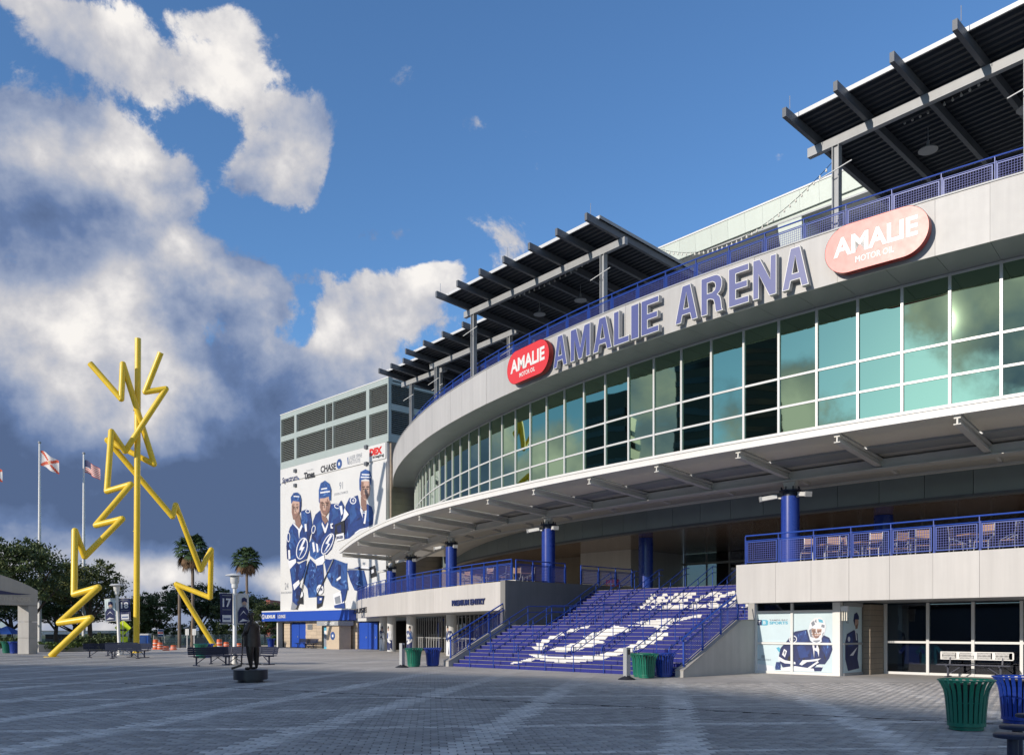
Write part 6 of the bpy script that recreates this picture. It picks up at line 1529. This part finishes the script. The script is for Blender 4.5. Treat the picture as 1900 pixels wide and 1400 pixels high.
shrub('bright green low shrubs in the planter behind the yellow left leg', 66, 150, 1190, 1203, 65, M_['leaf2'], 2600)
shrub('dark clipped hedge in the planter behind the left benches', 120, 236, 1176, 1202, 67, M_['leaf'], 3800)
shrub('dark hedge behind the gateway bins', -60, 36, 1180, 1200, 68, M_['leaf'], 3400)
shrub('green bush at the foot of the side building corner column', 505, 518, 1180, 1202, 90, M_['leaf2'], 900, 'bush', 'bush')
shrub('long dark shrubbery across the road left of the palms', 236, 420, 1150, 1184, 112, M_['leaf'], 6000)
shrub('long dark shrubbery across the road behind the statue', 400, 530, 1150, 1188, 108, M_['leaf'], 5000)

# palms
def palm(label, x, ycr, ybase, Y, R_, seedv, tr=.17):
    X = (x - CX) / FPX * Y; h_ = EYE + (HY - ycr) / FPX * Y; r_ = random.Random(seedv)
    t = thing('palm_tree', label, 'palm tree', (X, Y, -.05), 0, frame='l', group='fan palms beyond the plaza'); ORG[t.name] = Vector((0, 0, 0))
    MB().tube([(0, 0, 0), (.06, 0, h_ * .3), (.02, .03, h_ * .7), (0, 0, h_)], [tr * 1.35, tr, tr * .92, tr * .85], M_['palmbark'], 12).build('trunk', t, smooth=True)
    def fan(a, el_, dead_):
        b = MB(); st_ = R_ * r_.uniform(.38, .55); sp_ = R_ * r_.uniform(.42, .58) * (.8 if dead_ else 1); d = Vector((cos(a) * cos(el_), sin(a) * cos(el_), sin(el_))); o_ = Vector((0, 0, h_)); tip = o_ + d * st_ + Vector((0, 0, -.06 * st_))
        s_ = d.cross(Vector((0, 0, 1))).normalized(); up = s_.cross(d).normalized(); m = M_['dead'] if dead_ else M_['frond']
        b.tube([o_, tip], .025, m, 4)
        n = 13
        for i in range(n):
            q = -1.25 + 2.5 * i / (n - 1); dr_ = (d * cos(q) + s_ * sin(q)).normalized(); w2 = s_ * cos(q) - d * sin(q); L_ = sp_ * (1 - .25 * abs(q) / 1.25)
            mid = tip + dr_ * L_ * .6; end = tip + dr_ * L_ + Vector((0, 0, -L_ * r_.uniform(.25, .5) * (1.6 if dead_ else 1)))
            b.add([tip, mid - w2 * .075 * R_ * .6 + up * .03, end, mid + w2 * .075 * R_ * .6 + up * .03], [(0, 1, 2, 3)], m)
        b.build('dead_frond' if dead_ else 'frond', t, fix=False)
    for i in range(44): fan(i * 2.399 + r_.uniform(-.2, .2), radians(-28 + 105 * (i / 43) ** 1.05), False)
    for i in range(16): fan(i * 2.399 + .7, radians(-72 + 40 * i / 15), True)
palm('taller fan palm behind the right leg of the yellow sculpture', 357, 1020, 1200, 88, 2.25, 4)
palm('fan palm with a brown skirt right of the second lamp', 457.5, 1037, 1200, 84, 1.75, 9, .14)

# utility poles, flagpoles
up_ = MB().tube([at(333, 1203, Y=83) * 1.0, at(333, 1086, Y=83)], [.17, .13], M_['palmbark'], 10); tag(up_.build('wooden_pole', smooth=True), 'bare brown wooden pole left of the taller palm', 'pole')
def flag_mesh(kind):
    b = MB(); nx, nz = 26, 13; W_, H_ = 2.35, 1.55
    def P_(i, j):
        s = i / nx; z = j / nz
        return (W_ * s * .80, .16 * sin(s * 7.5 + z * 1.2) * s ** .5, H_ * z * (1 - .12 * s) - .95 * s ** 1.25 + .06 * sin(s * 8))
    for i in range(nx):
        for j in range(nz):
            s, z = (i + .5) / nx, (j + .5) / nz
            if kind == 'us': m = 'flagb' if (s < .42 and z > .46) else ('flagr' if j % 2 == 0 else 'flagw')
            else: m = 'flagr' if (abs(z - s) < .13 or abs(z - (1 - s)) < .13) and math.hypot((s - .5) * 1.5, z - .5) > .16 else ('porange' if math.hypot((s - .5) * 1.5, z - .5) < .10 else 'flagw')
            b.add([P_(i, j), P_(i + 1, j), P_(i + 1, j + 1), P_(i, j + 1)], [(0, 1, 2, 3)], M_[m])
    return b.mesh('flag')
def flagpole(label, x, ytop, Y, kind, scale=1.0):
    X = (x - CX) / FPX * Y; h_ = EYE + (HY - ytop) / FPX * Y
    t = thing('flag_pole', label, 'flagpole', (X, Y, -.05), 0, frame='l', group='tall white flagpoles'); ORG[t.name] = Vector((0, 0, 0))
    MB().tube([(0, 0, 0), (0, 0, h_ * .5), (0, 0, h_ - .2)], [.20, .16, .09], M_['lampw'], 12).build('pole', t, smooth=True)
    MB().lathe([(.001, -.16), (.13, -.1), (.17, 0), (.13, .1), (.001, .16)], M_['steel'], (0, 0, h_ - .1), 12).build('finial', t, smooth=True)
    me_ = flag_mesh(kind); me_.polygons.foreach_set('use_smooth', [True] * len(me_.polygons)); o = bpy.data.objects.new('flag', me_); C.objects.link(o); o.parent = t; o.location = (.12, 0, h_ - 2.75 * scale * 1.0); o.scale = (scale * 1.08, scale, scale * 1.12)
flagpole('white flagpole with the white flag crossed by a red saltire', 73.5, 818, 92, 'fl', .93)
flagpole('white flagpole with the stars and stripes flag', 155.5, 838, 94, 'us', .80)
flagpole('white flagpole just outside the left edge, flag tip showing', -29, 838, 92, 'fl', .85)

# ---------------------------------------------------------------- small things at the street
def drum(label, x, y, h=1.0):
    c = gnd(x, y); t = thing('traffic_drum', label, 'traffic drum', c, 0, frame='l', group='orange traffic drums by the road'); ORG[t.name] = Vector((0, 0, 0))
    MB().lathe([(.27, 0), (.27, .06), (.235, .07), (.22, .9 * h), (.17, 1.0 * h), (0, 1.0 * h)], M_['orange'], n=18).build('barrel', t, smooth=True)
    for z in (.25, .58): MB().lathe([(.238, z * h), (.238, (z + .07) * h)], M_['white'], n=18).build('reflective_band', t)
for x, y, h, lab in ((289, 1204, .85, 'tall orange traffic drum beside the blue portable toilet'), (297, 1204, .6, 'white-banded drum right of the tall orange one'), (308, 1206, .35, 'small orange drum on the road'), (322, 1205, .4, 'orange drum at the foot of the wooden pole'), (407, 1203, .85, 'orange drum by the right foot of the sculpture'), (420, 1203, .6, 'orange drum behind the second lamp pole'), (443, 1203, .5, 'orange drum left of the bronze statue')): drum(lab, x, y, h)
pt_ = thing('portable_toilet', 'blue portable toilet with a white roof behind the sculpture mast', 'portable toilet', gnd(265, 1200), .2, frame='l'); ORG[pt_.name] = Vector((0, 0, 0))
MB().box(-.6, .6, -.6, .6, 0, 1.15, M_['toilet']).build('cabin', pt_); MB().box(-.62, .62, -.62, .62, 1.155, 1.3, M_['white']).build('toilet_roof', pt_); MB().box(-.4, .4, -.63, -.605, .1, 1.05, M_['pblue2']).build('toilet_door', pt_)
ys = thing('road_sign', 'yellow arrow road sign beside the first lamp', 'sign', gnd(228, 1213), .1, frame='l'); ORG[ys.name] = Vector((0, 0, 0))
MB().tube([(0, .03, 0), (0, .03, 2.2)], .04, M_['silver'], 8).build('sign_post', ys); MB().prism([(0, 0, 1.25), (.55, 0, 1.8), (0, 0, 2.35), (-.55, 0, 1.8)], (0, .02, 0), M_['signy']).build('sign_plate', ys); MB().box(-.3, .3, 0, .02, .85, 1.2, M_['signy']).build('sign_plate', ys)
ar = MB(); ar.add([(-.2, -.004, 1.6), (.1, -.004, 1.6), (.1, -.004, 1.7), (-.2, -.004, 1.7)], [(0, 1, 2, 3)], M_['pblack']); ar.add([(.1, -.004, 1.5), (.3, -.004, 1.65), (.1, -.004, 1.8)], [(0, 1, 2)], M_['pblack']); ar.build('arrow', ys, fix=False)
isg = thing('road_sign', 'small white board sign with red and blue print across the road', 'sign', at(298, 1186, Y=96), 0, frame='l'); ORG[isg.name] = Vector((0, 0, 0)); isg.location.z = 0
MB().box(-.32, .32, 0, .03, .9, 1.75, M_['pwhite']).build('sign_plate', isg); MB().box(-.28, .28, -.01, -.002, 1.25, 1.42, M_['pred']).build('print', isg); MB().box(-.28, .28, -.01, -.002, .95, 1.15, M_['pblue2']).build('print', isg); MB().box(-.28, .28, -.01, -.002, 1.5, 1.7, M_['pblue2']).build('print', isg)
for s_ in (-.28, .28): MB().tube([(s_, .04, 0), (s_, .04, 1.7)], .03, M_['silver'], 6).build('sign_post', isg)
for x, lab in ((347, 'small white sign on a thin post left of the palm trunk'), (360, 'second small white sign right of the palm trunk')):
    t = thing('road_sign', lab, 'sign', gnd(x, 1203), 0, frame='l'); ORG[t.name] = Vector((0, 0, 0)); MB().tube([(0, .03, 0), (0, .03, 1.7)], .045, M_['lampw'], 6).build('sign_post', t); MB().box(-.16, .16, 0, .02, 1.2, 1.75, M_['lampw']).build('sign_plate', t)
# fence across the road
fe = thing('wire_fence', 'pale wire fence across the road behind the palms', 'fence', at(330, 1190, Y=98), frame='w'); x0, x1 = (285 - CX) / FPX * 98, (530 - CX) / FPX * 98
n = 24
for i in range(n + 1): x = x0 + (x1 - x0) * i / n; MB().tube([(x, 98, 0), (x, 98, 1.15)], .03, M_['silver'], 5).build('fence_post', fe)
wr = MB()
for k in range(5): wr.tube([(x0, 98, .15 + .24 * k), (x1, 98, .15 + .24 * k)], .012, M_['silver'], 4)
for i in range(150): x = x0 + (x1 - x0) * i / 150; wr.box(x - .008, x + .008, 97.99, 98.01, .1, 1.13, M_['silver'])
o = wr.build('fence_wire', fe); o['kind'] = 'stuff'
# low far buildings and tents
def block(name, label, cat, x0, x1, y0, y1, Y, depth, m, roof=None, nwin=0):
    X0, X1 = (x0 - CX) / FPX * Y, (x1 - CX) / FPX * Y; z1 = EYE + (HY - y0) / FPX * Y; z0 = 0 if y1 is None else EYE + (HY - y1) / FPX * Y
    t = thing(name, label, cat, ((X0 + X1) / 2, Y, 0), frame='w'); MB().box(X0, X1, Y, Y + depth, z0, z1, m).build('wall', t)
    if roof: MB().box(X0 - .3, X1 + .3, Y - .3, Y + depth + .3, z1 + .002, z1 + .35, roof).build('roof', t)
    for i in range(nwin):
        x = X0 + (X1 - X0) * (i + .5) / nwin; MB().box(x - .5, x + .5, Y - .03, Y - .002, z1 * .4, z1 * .75, M_['lobby']).build('window', t)
    return t
block('low_building', 'long low white building seen under the trees at the left', 'building', 84, 160, 1176, None, 125, 8, M_['tower'], M_['white'], 5)
block('low_building', 'small white roofed kiosk under the trees left of the first lamp', 'building', 172, 201, 1174, None, 110, 5, M_['tower'], M_['white'], 2)
block('brick_building', 'distant red brick building above the trees left of the side building', 'building', 493, 501, 1112, None, 220, 12, M_['brickred'], None, 1)
for x, lab in ((12, 'blue tent with a white top seen through the gateway'), (-8, 'blue tent cut off by the left edge')):
    c = at(x, 1180, Y=95); t = thing('market_tent', lab, 'tent', (c.x, 95, 0), 0, frame='l', group='blue tents behind the gateway'); ORG[t.name] = Vector((0, 0, 0))
    MB().add([(-1.4, -1.4, 1.2), (1.4, -1.4, 1.2), (1.4, 1.4, 1.2), (-1.4, 1.4, 1.2), (0, 0, 2.1)], [(0, 1, 4), (1, 2, 4), (2, 3, 4), (3, 0, 4)], M_['toilet']).build('tent_roof', t, fix=False)
    for a in (-1, 1):
        for b in (-1, 1): MB().tube([(1.35 * a, 1.35 * b, 0), (1.35 * a, 1.35 * b, 1.2)], .03, M_['silver'], 5).build('leg', t)

# ---------------------------------------------------------------- terrace furniture
def make_chair(label, loc, rz):
    t = thing('bar_chair', label, 'chair', loc, rz, frame='l', group='wooden backed bar chairs on the terraces'); ORG[t.name] = Vector((0, 0, 0))
    MB().box(-.21, .21, -.2, .2, .70, .73, M_['wood']).build('seat', t)
    for k in range(3): MB().box(-.20, .20, .21 + .012 * k, .225 + .012 * k, .98 + .10 * k, 1.07 + .10 * k, M_['wood']).build('back_slat', t)
    for a in (-1, 1):
        MB().tube([(a * .23, -.24, 0), (a * .21, -.20, .72), (a * .22, .1, .88), (a * .21, .2, .9)], .016, M_['alum'], 6).build('leg', t, smooth=True)
        MB().tube([(a * .23, .26, 0), (a * .21, .19, .72), (a * .21, .25, 1.30)], .016, M_['alum'], 6).build('leg', t, smooth=True)
    MB().tube([(-.225, -.235, .3), (.225, -.235, .3), (.225, .235, .3), (-.225, .235, .3), (-.225, -.235, .3)], .012, M_['alum'], 6).build('foot_rest', t)
    return t
def make_table(label, loc):
    t = thing('bar_table', label, 'table', loc, .4, frame='l', group='bar tables on the terraces'); ORG[t.name] = Vector((0, 0, 0))
    MB().box(-.38, .38, -.38, .38, 1.03, 1.06, M_['wood']).build('tabletop', t); MB().tube([(0, 0, .02), (0, 0, 1.03)], .035, M_['alum'], 8).build('pedestal', t); MB().box(-.3, .3, -.3, .3, 0, .03, M_['alum']).build('foot', t)
    return t
def uv_on(x, v, z): u = on_v(x, 1100, v)[0]; return W(u, v, z)
ch = make_chair('bar chair on the right terrace next to its blue column', uv_on(1500, 4.5, ZFL), RB + .2)
RC = [(1545, 4.6, .3, 'bar chair on the right terrace, second from the blue column'), (1578, 5.3, 2.4, 'bar chair on the right terrace turned to a table, third from the column'), (1622, 4.5, .1, 'bar chair on the right terrace, fourth from the blue column'), (1668, 5.2, -2.2, 'bar chair on the right terrace turned away, mid-way along the rail'), (1712, 4.6, .35, 'bar chair with orange back mid-way along the right terrace'),
      (1778, 5.0, 1.6, 'bar chair seen side on near the right end of the terrace'), (1826, 4.5, -.1, 'bar chair with the brightest orange back near the right edge'), (1872, 4.7, -1.5, 'bar chair at the right edge of the terrace')]
for x, v, r, lab in RC: copy_tree(ch, uv_on(x, v, ZFL), RB + r, lab)
def uv_left(x, off, z):
    u, v = ray_arc(x, TCn, TR - off); return W(u, v, z)
LC = [(862, 1.1, .1, 'bar chair on the left terrace, leftmost of those at the rail'), (883, 1.5, 2.3, 'bar chair on the left terrace next to a table'), (905, 1.0, .2, 'bar chair on the left terrace halfway to the corner'), (935, 1.3, -1.2, 'bar chair on the left terrace just before the corner post'), (958, 2.2, .6, 'bar chair inside the left terrace corner railing'), (982, 2.8, -.4, 'bar chair beside the blue column at the left terrace corner')]
for x, off, r, lab in LC: copy_tree(ch, uv_left(x, off, ZFL), RB + r, lab)
tb_ = make_table('bar table on the right terrace near the blue column', uv_on(1530, 5.4, ZFL))
for x, v, lab in ((1600, 5.5, 'bar table on the right terrace, second from the column'), (1690, 5.5, 'bar table mid-way along the right terrace'), (1800, 5.5, 'bar table near the right edge of the terrace')): copy_tree(tb_, uv_on(x, v, ZFL), .3, lab)
copy_tree(tb_, uv_left(893, 1.8, ZFL), .3, 'bar table on the left terrace'); copy_tree(tb_, uv_left(970, 3.2, ZFL), .3, 'bar table at the left terrace corner')
# small red sign at the lobby and jerseys in the shop
rsn = thing('red_sign', 'small red AMALIE sign at the top of the stairs on the left', 'sign', (-12.0, 19.9, 3.75), frame='b'); u, z = on_v(1136, 1092, 19.9); u1, z1 = on_v(1147, 1074, 19.9)
MB().box(u - (u1 - u), u1, 19.85, 19.95, z, z1, M_['red']).build('sign_face', rsn); rx_ = MB(); text_into(rx_, 'AMALIE', M_['white'], lambda X, d, Z: (X, 19.845, Z), u - (u1 - u) * .85, u1 - .08, z + (z1 - z) * .38, z + (z1 - z) * .66, .04); rx_.build('lettering', rsn, fix=False)
for x, m, lab in ((1724, 'teal', 'teal jersey hanging behind the shop glass'), (1692, 'binblue', 'blue jersey hanging behind the shop glass left of the teal one')):
    u = on_v(x, 1200, 7.9)[0]; t = thing('jersey', lab, 'jersey', (u, 7.9, .4), frame='b')
    MB().prism([(u - .28, 7.9, .38), (u - .25, 7.9, .95), (u - .42, 7.9, .72), (u - .5, 7.9, .85), (u - .26, 7.9, 1.1), (u - .08, 7.9, 1.13), (u + .08, 7.9, 1.13), (u + .26, 7.9, 1.1), (u + .5, 7.9, .85), (u + .42, 7.9, .72), (u + .25, 7.9, .95), (u + .28, 7.9, .38)], (0, .08, 0), M_[m]).build('fabric', t)

# ---------------------------------------------------------------- the city behind the camera: it shades the plaza and stands in the glass
def tower(label, P_, h, m, grid=True, pts=None):
    cx_ = sum(p[0] for p in P_) / len(P_); cy = sum(p[1] for p in P_) / len(P_)
    t = thing('city_tower', label, 'tower', (cx_, cy, -.2), frame='w', group='city towers mirrored in the glass')
    MB().prism([(x, y, -.2) for x, y in P_], (0, 0, h), m).build('wall', t)
    b = MB(); k = 0
    for a, c in zip(P_, P_[1:] + P_[:1]):
        L_ = math.hypot(c[0] - a[0], c[1] - a[1])
        for z in np.arange(6, h - 2, 4.2):
            b.beam((a[0], a[1], z), (c[0], c[1], z), .35, 1.6, M_['steel' if 0 else 'lobby'] if m is not M_['towerpale'] else M_['dark'])
    o = b.build('window_band', t); o['kind'] = 'stuff'
SH = 34.0; so = Vector((-sin(SUN_AZ), -cos(SUN_AZ))) * (SH / tan(SUN_EL))
edge_ = [(30, -12), (9.3, 16.6), (4.9, 25.2), (2.1, 29.6), (-4, 33.6), (-16, 39.4), (-30, 42), (-62, 48)]
front = [(x + so.x, y + so.y) for x, y in edge_]
tower('long flat city block behind the camera that shades the plaza', front + [(front[-1][0] - 30, front[-1][1] - 50), (front[0][0] - 30, front[0][1] - 60)], SH + .2, M_['towerpale'])
def sq(x, y, w_, d, r=0): return [(x + a * cos(r) - b * sin(r), y + a * sin(r) + b * cos(r)) for a, b in ((-w_, -d), (w_, -d), (w_, d), (-w_, d))]
tower('dark city tower left of the plaza, mirrored in the glass', sq(-210, 22, 16, 13, .2), 108, M_['tower'])
tower('second dark city tower further left, mirrored in the glass', sq(-265, -32, 17, 15, .1), 118, M_['tower'])
tower('lower dark city tower mirrored near the yellow sculpture', sq(-190, 75, 15, 14, .3), 62, M_['tower'])
